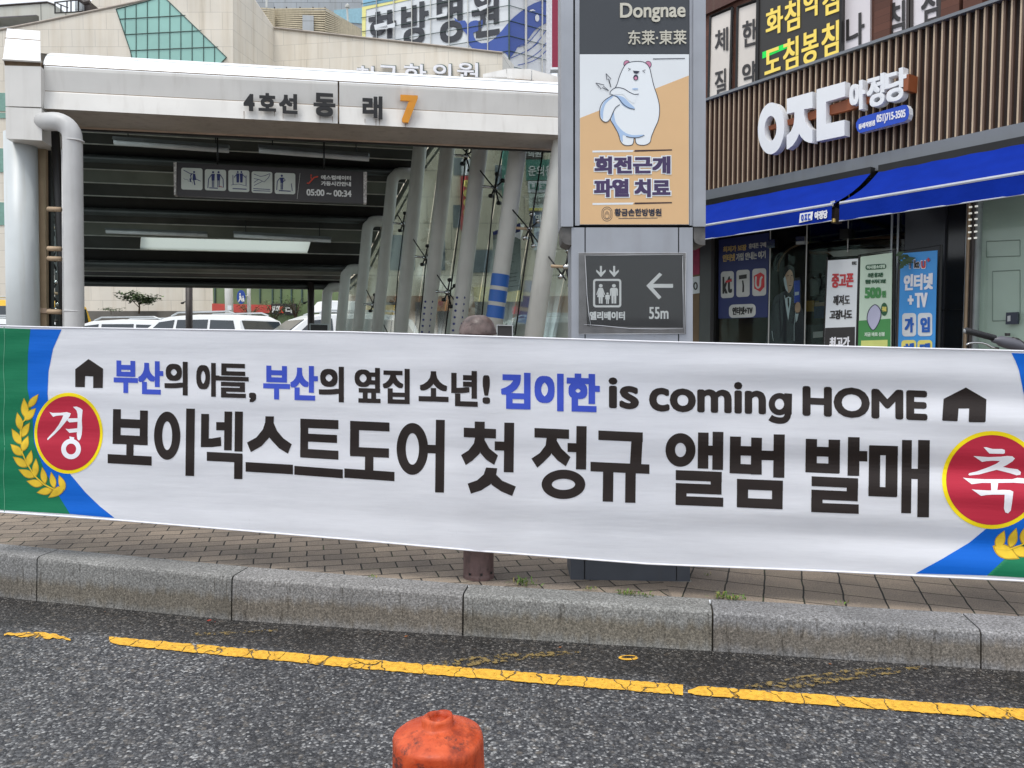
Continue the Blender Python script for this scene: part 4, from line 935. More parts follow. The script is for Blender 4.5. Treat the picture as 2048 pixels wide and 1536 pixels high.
# corner block on the big column
mb = MB(); YB = .06
def cb(q, th=.55, mat=canopy_white): mb.prism([fat(x, y, YB+o) for x, y, o in q], -FN*th, mat)
cb([(9, 131, 0), (82, 133, 0), (82, 214, 0), (11, 212, 0)]); cb([(11, 214, .004), (83, 217, .004), (84, 281, .004), (12, 277, .004)])
mb.raw([fat(6, 117, YB), fat(81, 121, YB), fat(80, 62, YB-.28), fat(14, 57, YB-.28)], [[0, 1, 2, 3]], canopy_skylit)
mb.prism([fat(6, 117, YB), fat(9, 130, YB-.02), fat(10, 130, YB-.5), fat(14, 57, YB-.29)], FD*.001, canopy_white)
mb.prism([fat(81, 121, YB), fat(81, 133, YB-.02), fat(80, 133, YB-.5), fat(80, 62, YB-.29)], FD*.001, canopy_white)
mb.tube([fat(9.5, 76, YB-.19), fat(80.5, 81, YB-.19)], .006, canopy_dirty, 6); mb.tube([fat(5, 119, YB+.005), fat(82, 123, YB+.005)], .012, canopy_white, 6)
cb([(8, 119, -.05), (81, 122, -.05), (81, 134, -.05), (10, 132, -.05)], .4, canopy_dirty); mb.build('corner_block', can, bevel=.004)
def vcol(mb, xt, yt, xb, yb, Y, r, mat, zb=None, seg=28):
    a, b = P(xt, yt, Y), P(xb, yb, Y); d = (b-a); k = ((zb if zb is not None else pavz(b.x))-a.z)/d.z; mb.tube([a, a+d*k], r, mat, seg)
mb = MB(); vcol(mb, 41, 268, 47, 655, 7.35, .138, column_m, seg=40); mb.build('column', can, smooth=True)
mb = MB(); q = [P(70, 282, 7.45), P(91, 282, 7.45), P(93, 655, 7.45), P(77, 655, 7.45)]; mb.prism(q, (0, .04, 0), tan_m); mb.prism([P(92, 282, 7.5), P(101, 282, 7.5), P(103, 655, 7.5), P(94, 655, 7.5)], (0, .05, 0), black_m)
mb.prism([P(77, 616, 7.43), P(93, 616, 7.43), P(93, 626, 7.43), P(77, 626, 7.43)], (0, .2, 0), pm('tan_collar', rgb(196, 170, 148), .6)); mb.build('side_cladding', can)
mb = MB(); YP2 = 7.05
pp = [P(84, 244, YP2+.15), P(108, 243, YP2+.05)]+[P(108+37*sin(pi/2*i/8), 243+34*(1-cos(pi/2*i/8)), YP2) for i in range(1, 9)]+[P(146, 350, YP2), P(149, 655, YP2), P(149.3, 690, YP2)]
pp.append(V((pp[-1].x, pp[-1].y, pavz(pp[-1].x)))); mb.tube(pp, .082, pipe_m, 24)
for y in (418, 497, 517, 623): mb.tube([P(96, y, YP2+.06), P(122, y+1, YP2+.05)], .022, tan_m, 8)
for y in (282, 622): mb.tube([P(148, y-1.2, YP2), P(148, y+1.2, YP2)], .0845, pipe_m, 24)
mb.build('drainpipe', can, smooth=True)
mb = MB(); vcol(mb, 126.5, 300, 129, 655, 7.2, .016, pipe_m, seg=8); mb.build('conduit', can, smooth=True)

# right-hand posts, rafters, ceiling.  n-th frame at depth Yn
def Yn(n): return 8.5*(1+.097*n)
PT = [((1119, 321), (1068, 670)), ((1036, 299), (985, 670)), ((960, 296), (916, 661)), ((895, 296), (854, 661)), ((840, 293), (801, 664)), ((786, 350), (754, 664)), ((736, 445), (716, 664)), ((692, 540), (681, 664)), ((655, 575), (651, 664))]
ZR = [2.45, 2.66, 2.92, 3.12, 3.18, 2.74, 2.10, 1.35, 1.08]                 # rafter height above the lens
LX = 118                                                                  # pixel column of the left-hand wall line
tops, lefts, bots = [], [], []
for n, (t, b) in enumerate(PT):
    Y = Yn(n); a, bb = P(*t, Y), P(*b, Y); d = a-bb; k = (HCAM+ZR[n]-bb.z)/d.z; top = bb+d*k
    kz = (pavz(bb.x)-bb.z)/d.z; bot = bb+d*kz
    rd = ray(LX, 600); slope = rd.x/rd.y                                    # left wall: x = slope*y
    s = (slope*top.y-top.x)/(FD.x-slope*FD.y); left = top+FD*s
    tops.append(top); bots.append(bot); lefts.append(left)
    r = .105 if n < 5 else .095
    mb = MB(); dn = (bot-top).normalized(); R_ = .32
    R_ = .16; path = [bot, top+dn*R_]
    for i in range(1, 7):
        t_ = i/6; p0, p1, p2 = top+dn*R_, top, top+FD*R_; path.append(p0*(1-t_)**2+p1*2*t_*(1-t_)+p2*t_*t_)
    mb.tube(path+[top+FD*.30], r, steel_post, 18)
    post = mb.build('post', can, smooth=True)
    if n == 1:
        mb = MB(); ax = bot-top
        for y0, y1 in ((549, 573), (581, 604), (612, 636)):
            f = lambda y: (top.z-P(1000, y, Y).z)/(top.z-bot.z); mb.tube([top+ax*f(y0), top+ax*f(y1)], r+.004, pm('blue_band_paint', rgb(36, 92, 170), .4, var=.06), 24)
        bbn = mb.build('blue_band', post, smooth=False); 
    if n in (2, 3):
        mb = MB()
        for i in range(6):
            z = P(900, 596+i*13 if n == 2 else 604+i*12, Y).z; f = (top.z-z)/(top.z-bot.z); c = top+ax_ if 0 else top+(bot-top)*f
            for s_ in (-.55, .35): 
                p = c+V((s_*r, -r*.86, 0)); mb.lathe([(.0001, -.012), (.016, -.012), (.016, .004), (.0001, .006)], (0, 0, 0), navy_ink, 10); k0 = len(mb.v)-40
                for j in range(k0, len(mb.v)): v = mb.v[j]; mb.v[j] = p+V((v.x, v.z*.6, v.y))
        mb.build('sticker_dots', post, recalc=False)
    mb = MB(); mb.tube([top+FD*.1, left], .06, ceil_dark, 10); mb.build('rafter', can, smooth=True)
# left-hand posts stand on the same frames
for n in range(0, 9):
    mb = MB(); l = lefts[n]; mb.tube([l, V((l.x-.02*(n-4), l.y, pavz(l.x)))], .04, black_m, 10); mb.build('post', can, smooth=True)
# ceiling: stepped sheets between the rafters
TE = [t+FD*.30 for t in tops]
HOLE = (6, 2, .25, .79); K = 4
mb = MB()
def strip(mb, A0, B0, B1, A1, mat, hole=None):
    if not hole: mb.raw([A0, B0, B1, A1], [[0, 1, 2, 3]], mat); return
    for u0, u1 in ((0, hole[0]), (hole[1], 1)): mb.raw([A0.lerp(B0, u0), A0.lerp(B0, u1), A1.lerp(B1, u1), A1.lerp(B1, u0)], [[0, 1, 2, 3]], mat)
for n in range(0, 8):
    for k in range(K):
        t0, t1 = k/K, (k+1)/K
        A0, A1 = lefts[n].lerp(lefts[n+1], t0), lefts[n].lerp(lefts[n+1], t1); B0, B1 = TE[n].lerp(TE[n+1], t0), TE[n].lerp(TE[n+1], t1)
        h0, h1 = .10, .10-.045*(1 if n > 3 else .6); m_ = (ceil_dark, ceil_mid, ceil_dark, black_m)[k]
        hl = HOLE[2:] if (n, k) == HOLE[:2] else None
        strip(mb, A0+up*h0, B0+up*h0, B1+up*h1, A1+up*h1, m_, hl)
        if hl:
            for u in hl: p, q = (A0+up*h0).lerp(B0+up*h0, u), (A1+up*h1).lerp(B1+up*h1, u); mb.raw([p, q, q+up*.17, p+up*.17], [[0, 1, 2, 3]], ceil_edge)
        mb.raw([A1+up*h1, B1+up*h1, B1+up*(h0+.01), A1+up*(h0+.01)], [[0, 1, 2, 3]], ceil_edge)
        mb.tube([A1+up*(h1-.004), B1+up*(h1-.004)], .010, ceil_edge, 6)
A, B = lefts[0]+up*.12, TE[0]+up*.12
mb.raw([A, B, s1-FN*dpt+up*.10, s0-FN*dpt+up*.10], [[0, 1, 2, 3]], ceil_mid)
mb.build('ceiling', can, recalc=False)
mb = MB()   # weather skin above the ceiling
for n in range(0, 8):
    a_, b_, c_, d_ = lefts[n]+up*.26-FD*.1, TE[n]+up*.26+FD*.06, TE[n+1]+up*.26+FD*.06, lefts[n+1]+up*.26-FD*.1
    if n == HOLE[0]:
        for u0, u1, hl in ((0, .1, None), (.1, .95, (.2, .84)), (.95, 1, None)): strip(mb, a_.lerp(d_, u0), b_.lerp(c_, u0), b_.lerp(c_, u1), a_.lerp(d_, u1), canopy_white, hl)
    else: strip(mb, a_, b_, c_, d_, canopy_white)
mb.raw([lefts[8]+up*.26, TE[8]+up*.26, TE[8]-up*.05, lefts[8]-up*.05], [[0, 1, 2, 3]], ceil_dark)
mb.raw([lefts[0]+up*.26, TE[0]+up*.26, a1-FN*1.4+up*.15, a0-FN*1.4+up*.15], [[0, 1, 2, 3]], canopy_white)
mb.build('roof_skin', can, recalc=False)
n, k, u0, u1 = HOLE; A0, A1 = lefts[n].lerp(lefts[n+1], k/K), lefts[n].lerp(lefts[n+1], (k+1)/K); B0, B1 = TE[n].lerp(TE[n+1], k/K), TE[n].lerp(TE[n+1], (k+1)/K)
tlm = bpy.data.materials.new('skylight_sheet'); tlm.use_nodes = True; tn = tlm.node_tree.nodes; td = tn.new('ShaderNodeBsdfTranslucent'); td.inputs[0].default_value = (.46, .51, .47, 1); tlm.node_tree.links.new(td.outputs[0], tn['Material Output'].inputs[0])
mb = MB(); h0, h1 = .095, .05; mb.raw([A0.lerp(B0, u0)+up*h0, A0.lerp(B0, u1)+up*h0, A1.lerp(B1, u1)+up*h1, A1.lerp(B1, u0)+up*h1], [[0, 1, 2, 3]], tlm); mb.build('skylight', can, recalc=False)
# roof edge beams running down over the post heads
mb = MB()
mb.tube([t+FD*.0-up*.02 for t in TE], .035, ceil_mid, 8); mb.build('edge_beam', can, smooth=True)
mb = MB(); mb.tube([t+FD*.09-up*.07 for t in TE], .018, ceil_edge, 6); mb.build('edge_beam', can, smooth=True)
# dark posts closing the far end
for x, yt in ((378, 572), (622, 578)):
    mb = MB(); p = P(x, yt-14, 15.0); mb.tube([p, V((P(x-2, 660, 15.0).x, 15.0, pavz(p.x)))], .065, dark_frame, 14)
    q = P(x, 601, 15); mb.tube([q, q+V((-.12, 0, -.04))], .012, black_m, 6); mb.lathe([(.001, -.02), (.03, -.015), (.03, .015), (.001, .02)], q+V((-.13, 0, -.05)), black_m, 10)
    mb.build('end_post', can, smooth=True)
# glass panes just outside the right posts, plus spider fittings and cables
for n in range(0, 8):
    o = FD*.17; b0, t0, b1, t1 = bots[n]+o, TE[n]+FD*.03, bots[n+1]+o, TE[n+1]+FD*.03
    k = .006; A0, B0 = b0.lerp(b1, k), b0.lerp(b1, 1-k); A1, B1 = t0.lerp(t1, k), t0.lerp(t1, 1-k)
    mb = MB(); mb.raw([A0, B0, B1, A1], [[0, 1, 2, 3]], canopy_glass); mb.build('glass_pane', can, recalc=False)
b0, t0 = bots[0]+FD*.17, TE[0]+FD*.03; dv = (bots[0]-bots[1])
mb = MB(); mb.raw([b0, t0, t0+dv*.95, b0+dv*.95], [[0, 1, 2, 3]], canopy_glass); mb.build('glass_pane', can, recalc=False)
for n in range(0, 8):                                                      # left wall panes
    mb = MB(); l0, l1 = lefts[n]-FD*.1, lefts[n+1]-FD*.1; mb.raw([V((l0.x, l0.y, pavz(l0.x))), V((l1.x, l1.y, pavz(l1.x))), l1, l0], [[0, 1, 2, 3]], canopy_glass); mb.build('glass_pane', can, recalc=False)
SPI = [(1132, 534, 8.1), (1059, 458, 8.9), (990, 375, 9.75), (932, 312, 10.55), (895, 585, 10.5), (851, 515, 11.4), (806, 448, 12.2), (746, 610, 13.0)]
for x, y, Y in SPI:
    mb = MB(); s_ = 7.6/Y*1.0; c = P(x, y, Y); stub = P(x-27*s_*1.2, y-2, Y)
    mb.tube([stub, c], .016, tan_m if Y < 9.5 else chrome, 8); mb.tube([c-V((.03, 0, 0)), c+V((.03, 0, 0))], .03, chrome, 10)
    for dx, dy in ((.03, .17), (.10, .09), (-.05, -.10), (.05, -.19)):
        e = c+V((dx, .03, dy)); mb.tube([c, e], [.014, .009], black_m, 8); mb.tube([e+V((-.012, -.02, 0)), e+V((.012, .03, .006))], .026, chrome if Y < 9.2 else black_m, 10)
    mb.build('glass_fitting', can, smooth=True)
mb = MB()
for L_ in ([(1132, 560, 8.05), (1050, 449, 8.95), (980, 366, 9.8), (920, 290, 10.65)], [(925, 625, 10.1), (846, 508, 11.4), (795, 430, 12.3)], [(775, 665, 12.7), (733, 580, 13.2)],
           [(1087, 295, 8.9), (1060, 460, 8.85), (1030, 670, 8.8)], [(1006, 295, 9.8), (988, 390, 9.7), (960, 670, 9.6)], [(932, 300, 10.55), (922, 420, 10.5), (890, 670, 10.4)], [(868, 480, 11.4), (852, 520, 11.4), (838, 670, 11.3)], [(808, 450, 12.2), (795, 560, 12.15), (788, 670, 12.1)]):
    mb.tube([P(*p) for p in L_], .009, black_m, 6)
mb.build('cable', can, smooth=True)
# tangle of dark fittings and cable on the left wall, seen end-on beside the drainpipe
for k, y in enumerate((268, 330, 392, 455, 520, 585, 640)):
    mb = MB(); Y = 7.6+.25*k; c = P(101, y, Y)
    mb.tube([c, P(120, y+3, Y)], .016, tan_m if k % 2 else dark_frame, 8)
    for dx, dy in ((-.03, .16), (.05, .12), (-.02, -.15), (.06, -.13)):
        e = c+V((dx, .04, dy)); mb.tube([c, e], .013, black_m, 7); mb.tube([e-V((.02, 0, 0)), e+V((.02, 0, 0))], .026, black_m if k < 4 else chrome, 9)
    mb.build('glass_fitting', can, smooth=True)
mb = MB(); rnd = random.Random(5)
for j in range(3): mb.tube([P(96+4*j+rnd.uniform(-2, 2), 262+i*20, 7.7+.06*i) for i in range(20)], .010, black_m, 6)
mb.build('cable', can, smooth=True)
# fascia lettering
LSF = Surf(F0+FN*.02, FN); lat = lambda x, y, o=0.0: LSF.at(x, y, o)
mb = MB()
for t, bx_, bd in (('4', (487, 187.5, 509, 221), (2.4, 1.6)), ('호', (517, 186, 552, 221.5), (1.9, 1.2)), ('선', (558, 187.5, 595, 226.5), (2.0, 1.5)), ('동', (627, 186, 671, 232), (2.2, 1.5)), ('래', (725, 192, 765, 237), (1.9, 1.7))):
    stamp(mb, t, bx_, lat, letter_black, bd, .05, 0, .02, .0004, depth=.022, back=-FN)
lt = mb.build('lettering', can, recalc=False); lt['label'] = 'raised black station letters'
mb = MB(); stamp(mb, '7', (801, 190, 836, 246), lat, letter_orange, (3.6, 2.4), .05, 0, .02, .0004, depth=.03, back=-FN); lt = mb.build('exit_number', can, recalc=False); lt['label'] = 'raised orange exit number 7'
st_m = pm('rust_stain', rgb(120, 96, 76), .8, var=.3)
mb = MB()
for x, y0, y1 in ((488, 222, 240), (549, 222, 233), (566, 228, 238), (590, 228, 235), (640, 233, 240), (665, 233, 245), (752, 238, 254), (759, 238, 251), (730, 238, 245), (811, 247, 254)):
    mb.raw([fat(x-.7, y0, .003), fat(x+.7, y0, .003), fat(x+.2, y1, .003), fat(x-.2, y1, .003)], [[0, 1, 2, 3]], st_m)
mb.build('rust_streaks', can, recalc=False)

# hanging things under the canopy
SG = P(540, 365, 8.9); SGS = Surf(SG, FN); sat = lambda x, y, o=0.0: SGS.at(x, y, o)
sg = thing('hanging_sign', 'long dark grey escalator rules sign with five pale pictograms, hung under the canopy', 'sign', sat(540, 402))
mb = MB(); mb.prism([sat(352, 325), sat(733, 344), sat(730, 407), sat(354, 391)], -FN*.09, sign_black); bdm = mb.build('board', sg, bevel=.004)
mb = MB()
for x0, y0, x1, y1 in ((345, 324, 353, 390), (727, 343.5, 734, 407)): mb.prism([sat(x0+(2 if x0 < 400 else 0), y0, .006), sat(x1, y0+.4, .006), sat(x1-1, y1, .006), sat(x0+(3 if x0 < 400 else 0), y1, .006)], -FN*.1, pm('worn_white_edge', rgb(190, 188, 184), .6, var=.5, scale=60))
mb.build('end_cap', sg)
mb = MB()
for x, yt in ((435, 305), (648, 317)): mb.tube([sat(x, yt-40, -.045), sat(x, yt+26, -.045)], .010, black_m, 8)
mb.build('hanger_rod', sg, smooth=True)
z5 = lambda L_: [(340+x/4.995, 310+y/4.995) for x, y in L_]
mb = MB(); SO = .004
for x0, y0, x1, y1 in ((112, 130, 325, 348), (348, 145, 560, 355), (583, 152, 793, 368), (815, 166, 1022, 380), (1046, 180, 1252, 390)): flat(mb, z5(rrect(x0, y0, x1, y1, 20, 3, .035)), sat, tile_pale, SO)
def rb(L_, wd, m=navy_ink): mb.ribbon(z5(L_), sat, wd/4.995, m, SO+.003)
def blob(L_, m=navy_ink): flat(mb, z5(L_), sat, m, SO+.003)
rb([(135, 150), (200, 185), (240, 190)], 7); rb([(240, 230), (305, 262)], 6); blob(ell(241, 170, 10, 11, 12)); blob([(230, 188), (252, 188), (262, 250), (224, 250)]); rb([(238, 250), (248, 300)], 12); rb([(205, 200), (212, 240), (198, 255)], 9); rb([(200, 235), (206, 270)], 12); blob(ell(212, 197, 8, 8, 10))
rb([(135, 230), (150, 245), (175, 245), (185, 262), (215, 262), (225, 285)], 3); 
for cx in (430, 485):
    blob(ell(cx, 172, 11, 11, 12)); blob([(cx-18, 188), (cx+18, 188), (cx+14, 255), (cx-14, 255)]); rb([(cx-7, 255), (cx-7, 322)], 8); rb([(cx+7, 255), (cx+7, 322)], 8)
rb([(412, 200), (385, 240), (378, 330)], 8); rb([(503, 200), (530, 240), (534, 325)], 8); rb([(392, 328), (478, 332)], 9); rb([(490, 310), (525, 322)], 6, red_ink)
for cx in (677, 713): blob(ell(cx, 170, 9, 10, 12)); blob([(cx-16, 184), (cx+16, 184), (cx+12, 275), (cx-12, 275)])
rb([(628, 200), (630, 300)], 7); rb([(760, 205), (760, 305)], 7); rb([(660, 200), (640, 225)], 7); rb([(730, 200), (755, 225)], 7); rb([(610, 300), (690, 290), (770, 312)], 4); rb([(625, 335), (765, 342)], 9)
rb([(838, 190), (905, 215), (950, 205), (1000, 185)], 5); rb([(838, 235), (890, 245), (940, 270), (985, 225), (1000, 190)], 5); rb([(838, 275), (890, 240)], 5); rb([(840, 305), (920, 265)], 5); rb([(832, 335), (1002, 345)], 6); rb([(832, 355), (1002, 362)], 6)
blob(ell(1117, 207, 11, 11, 12)); blob([(1098, 226), (1135, 226), (1130, 280), (1104, 280)]); rb([(1110, 280), (1110, 345)], 9); rb([(1125, 280), (1123, 345)], 9); rb([(1098, 232), (1072, 262), (1066, 350)], 8); rb([(1135, 232), (1152, 250), (1125, 270)], 7); rb([(1088, 355), (1205, 362)], 9); rb([(1212, 285), (1222, 360)], 6)
rb([(1368, 280), (1385, 285), (1440, 225), (1480, 215)], 14, red_sign); rb([(1372, 292), (1395, 290), (1450, 235), (1488, 222)], 5, sign_black); blob(ell(1410, 202, 8, 8, 10), red_sign); rb([(1408, 212), (1412, 240)], 9, red_sign)
rb([(1300, 180), (1270, 440)], 2.5, ceil_edge)
stamp(mb, '에스컬레이터', (642, 351, 702, 360), sat, sign_white, (.5, .35), .03, 0, SO, .0003); stamp(mb, '가동시간안내', (642, 363, 702, 372), sat, sign_white, (.5, .35), .03, 0, SO, .0003)
stamp(mb, '05:00 ~ 00:34', (613, 379.5, 703, 392.5), sat, sign_white, (.6, .4), .035, 0, SO, .0003); mb.build('pictograms', bdm, recalc=False)

for (x0, y0, x1, y1, Y0, lab, g) in ((228, 285, 458, 301, 9.6, 'grey tube lamp nearest the left column, in the front row under the canopy', 1), (518, 301, 738, 318, 9.7, 'grey tube lamp above the pictogram sign, right end of the front row', 1),
                                  (212, 463, 415, 471, 12.9, 'grey tube lamp above the pale skylight, left of the rear row', 2), (468, 471, 662, 482, 13.1, 'grey tube lamp right of the pale skylight, in the rear row', 2)):
    a, b = P(x0, y0, Y0), P(x1, y1, Y0+.35); t_ = thing('tube_lamp', lab, 'lamp', (a+b)/2, 'tube lamps under the canopy')
    mb = MB(); mb.tube([a, b], .032, pm('lamp_tube_glass', rgb(236, 238, 240), .2), 10); mb.build('tube', t_, smooth=True)
    mb = MB(); d = (b-a); mb.hexa([a+d*.0+V((0, -.045, .03)), b+V((0, -.045, .03)), b+V((0, .045, .03)), a+V((0, .045, .03))], [a+V((0, -.03, .07)), b+V((0, -.03, .07)), b+V((0, .03, .07)), a+V((0, .03, .07))], pm('lamp_back', rgb(120, 124, 124), .5))
    for f_ in (.12, .88): p = a+d*f_; mb.tube([p+up*.06, p+up*.45], .008, black_m, 6)
    mb.build('housing', t_)
# notice taped to the glass behind the banded post
NT = P(1010, 520, 9.85); NS = Surf(NT, (bots[0]-bots[1]).cross(up).normalized()*(1 if (bots[0]-bots[1]).cross(up).dot(CAM-NT) > 0 else -1)); nat = lambda x, y, o=0.0: NS.at(x, y, o)
nt = thing('notice', 'white notice sheet with a navy heading taped on the canopy glass behind the banded post', 'notice', nat(1010, 585))
mb = MB(); mb.prism([nat(986, 463), nat(1041, 446), nat(1041, 580), nat(988, 588)], (NS.n)*-.004, poster_white)
flat(mb, [(986, 463), (1041, 446), (1041, 463), (986, 480)], nat, navy_ink, .002); sh = mb.build('sheet', nt, recalc=False)
mb = MB(); rnd = random.Random(9)
for i in range(12):
    y = 487+i*7.5; mb.ribbon([(990, y), (997+rnd.uniform(0, 6), y-2)], nat, 1.5, navy_ink, .003); mb.ribbon([(1018, y-7), (1022+rnd.uniform(0, 14), y-9)], nat, 1.5, navy_ink, .003)
mb.ribbon([(990, 578), (1038, 571)], nat, 1.2, navy_ink, .003); mb.build('print', sh, recalc=False)
for x0, y0, x1, Y, lab in ((619, 647, 657, 14.6, 'small dark framed board low at the far end of the canopy'), (993, 649, 1026, 6.3, 'small dark framed board just right of the bollard cap')):
    ps = Surf((0, Y, 0), (0, -1, 0)); q = thing('framed_board', lab, 'board', ps.at((x0+x1)/2, 700))
    mb = MB(); o_ = [(x0, y0), (x1, y0+1), (x1, y0+48), (x0, y0+48)]; i_ = [(x0+2, y0+2), (x1-2, y0+3), (x1-2, y0+46), (x0+2, y0+46)]
    for a in range(4): mb.prism([ps.at(*o_[a]), ps.at(*o_[(a+1) % 4]), ps.at(*i_[(a+1) % 4]), ps.at(*i_[a])], (0, .04, 0), lamp_grey)
    mb.build('frame', q); mb = MB(); mb.prism([ps.at(*p, -.01) for p in i_], (0, .02, 0), sign_black); mb.build('panel', q)
    c = ps.at((x0+x1)/2, y0+48); mb = MB(); mb.tube([c, V((c.x, c.y, pavz(c.x)))], .02, black_m, 8); mb.build('stand', q)

# ================================================================ MALL BUILDING (beige stone, behind the canopy)
YM = 36.0
ml = thing('mall_building', 'large beige stone building with a slanted roofline and a teal glass wedge, behind the canopy', 'building', (P(250, 600, YM).x, YM+4, 0))
def wl_(pts, Y, th=.5): return [P(x, y, Y) for x, y in pts], (0, th, 0)
mb = MB(); BZ = 737
front = [(-700, 230), (0, 61), (293, 0.5), (318, -5), (466, -64), (466, BZ)] + [(440, 622), (425, 575), (425, BZ)][:0] + [(-700, BZ)]
mb.prism(*wl_([(-700, 215), (0, 60.5), (85, 44), (235, 13), (293, .5), (330, -8), (466, -64), (466, 560), (421, 560), (441, 622), (446, BZ), (-700, BZ)], YM, .6), beige_stone)
mb.build('front_wall', ml)
mb = MB(); a, b = P(466, -64, YM+.02), P(548, 56, 40.0); c, d = P(548, 640, 40.0), P(466, 640, YM+.02)
mb.prism([a, b, c, d], (.0, .6, 0), beige_stone); mb.build('side_wall', ml)
mb = MB(); a, b = P(548, 56, 40.0), P(1005, 106, 38.2); c, d = P(1005, 640, 38.2), P(548, 640, 40.0); mb.prism([a, b, c, d], (0, .6, 0), beige_stone)
a, b = P(1005, 106, 38.2), P(1028, 130, 40.5); c, d = P(1028, 640, 40.5), P(1005, 640, 38.2); mb.prism([a, b, c, d], (.0, .6, 0), pale_wall)
mb.tube([P(548, 55.5, 39.95), P(1005, 105.5, 38.15)], .05, pm('coping', rgb(160, 150, 140), .6), 6); mb.build('wing_wall', ml)
mb = MB()
for xs_ in ((-700, 0), (0, 85), (85, 293), (293, 466)):
    f = lambda x: interp(x, [(-700, 215), (0, 60.5), (85, 44), (235, 13), (293, .5), (330, -8), (466, -64)])
    mb.tube([P(xs_[0], f(xs_[0])-.6, YM), P(xs_[1], f(xs_[1])-.6, YM)], .06, pm('coping', rgb(160, 150, 140), .6), 6)
mb.build('coping', ml)
teal_glass = pm('teal_window_glass', rgb(146, 194, 184), .12, 0, var=.07, scale=.7, spec=.8)
mull = pm('dark_mullion', rgb(62, 84, 80), .5)
GW = [(232, 18), (292, 3), (325, -9), (453, 114.5), (440, 128), (266, 128), (261, 103)]
mb = MB(); mb.prism(*wl_(GW, YM-.03, .1), teal_glass); gw = mb.build('wedge_window', ml)
mb = MB(); YG = YM-.05
def hspan(y, poly_):
    xs_ = []
    for i in range(len(poly_)):
        (xa, ya), (xb, yb) = poly_[i], poly_[(i+1) % len(poly_)]
        if (ya-y)*(yb-y) < 0: xs_.append(xa+(xb-xa)*(y-ya)/(yb-ya))
    return sorted(xs_)
def vspan(x, poly_): return hspan(x, [(b, a) for a, b in poly_])
for x in (250, 272, 294.5, 317.5, 339.5, 361.5, 384, 407, 429): 
    v = vspan(x, GW)
    if len(v) >= 2: mb.tube([P(x, v[0], YG), P(x, v[-1], YG)], .017, mull, 6)
for ya, yb in ((38, 30.5), (69, 61), (101, 93.5)):
    h = hspan(ya-3, GW)
    if len(h) >= 2: mb.tube([P(h[0], ya, YG), P(h[-1], yb, YG)], .017, mull, 6)
for i in range(len(GW)): mb.tube([P(*GW[i], YG), P(*GW[(i+1) % len(GW)], YG)], .02, mull, 6)
mb.build('mullions', gw)
mb = MB(); gm = pm('green_window_strip', rgb(120, 158, 146), .2, var=.1)
for y0, y1 in ((186, 222), (226, 236), (297, 344), (405, 450)): mb.prism(*wl_([(-120, y0-4), (14.5, y0), (14.5, y1), (-120, y1+1)], YM-.04, .1), gm)
wd = mb.build('window', ml)
mb = MB(); mb.prism([P(-700, 622, YM-.6), P(500, 622, YM-.6), P(500, BZ, YM-.6), P(-700, BZ, YM-.6)], (0, .55, 0), pm('planter_wall', rgb(112, 108, 102), .8, var=.15, scale=2, streak=.3)); mb.build('planter_wall', ml)
# louvre screens on the wing roof
lv = pm('louvre_beige', rgb(196, 184, 158), .6, var=.1, streak=.3)
mb = MB()
for seg, n, xa, xb, ya0, ya1, yb0, yb1, Y0, Y1 in ((0, 11, 519, 549, 15, 60, 17, 56, 42, 41.2), (1, 13, 549, 650, 17, 62, 15.5, 73, 41.6, 41.6), (2, 14, 650, 722, 15, 73, 58, 76, 41.6, 43.5)):
    for i in range(n):
        t = i/(n-1); a, b = P(xa, lerp(ya0, ya1, t), Y0), P(xb, lerp(yb0, yb1, t), Y1); mb.hexa([a, b, b+V((0, .12, .03)), a+V((0, .12, .03))], [a-V((0, 0, .07)), b-V((0, 0, .07)), b+V((0, .12, -.04)), a+V((0, .12, -.04))], lv)
for x in (520, 549, 573, 600, 626, 650): mb.tube([P(x, 14, 41.9), P(x, 72, 41.9)], .035, dark_frame, 6)
mb.prism([P(519, 20, 42.6), P(650, 20, 42.6), P(720, 62, 44.2), P(720, 80, 44.2), P(519, 80, 42.6)], (0, .1, 0), pm('louvre_back', rgb(90, 82, 72), .8)); mb.build('louvre_screen', ml)
mb = MB(); mb.prism([P(605, 30, 41.45), P(627, 31, 41.45), P(627, 62, 41.45), P(605, 60, 41.45)], (0, .05, 0), grey_panel); mb.build('louvre_hatch', ml)
# rooftop rail and plant
mb = MB(); YQ = 37.5
for x, y0, y1 in ((110, 4.5, 27), (134, 2, 25), (142, 0, 24), (157, -2, 24), (122, 9, 25)): mb.tube([P(x, y0, YQ), P(x, y1, YQ)], .035, black_m, 6)
for l in ([(109, 5), (134, 2), (166, -1)], [(112, 5.5), (136, 15.5)], [(110, 26), (150, 24), (166, 22)]): mb.tube([P(x, y, YQ) for x, y in l], .03, black_m, 6)
mb.build('roof_rail', ml)
mb = MB(); mb.prism([P(110, 26, YQ), P(158, 24, YQ), P(158, 45, YQ), P(110, 50, YQ)], (0, .4, 0), concrete); mb.build('roof_parapet', ml)
mb = MB(); mb.prism([P(150, -30, YQ+.4), P(164, -30, YQ+.4), P(164, 26, YQ+.4), P(150, 26, YQ+.4)], (0, .4, 0), grey_panel); mb.prism([P(166, 5, YQ+.6), P(181, 4, YQ+.6), P(181, 28, YQ+.6), P(166, 28, YQ+.6)], (0, .8, 0), dark_frame)
mb.tube([P(162, 0, YQ), P(170, 6, YQ), P(180, 4, YQ)], .12, dark_frame, 8); mb.build('roof_plant', ml)
mb = MB(); mb.prism([P(178, 5, 39), P(235, -40, 39), P(330, -60, 39), P(330, 10, 39), P(178, 40, 39)], (0, .5, 0), beige_stone); mb.build('stair_tower', ml)
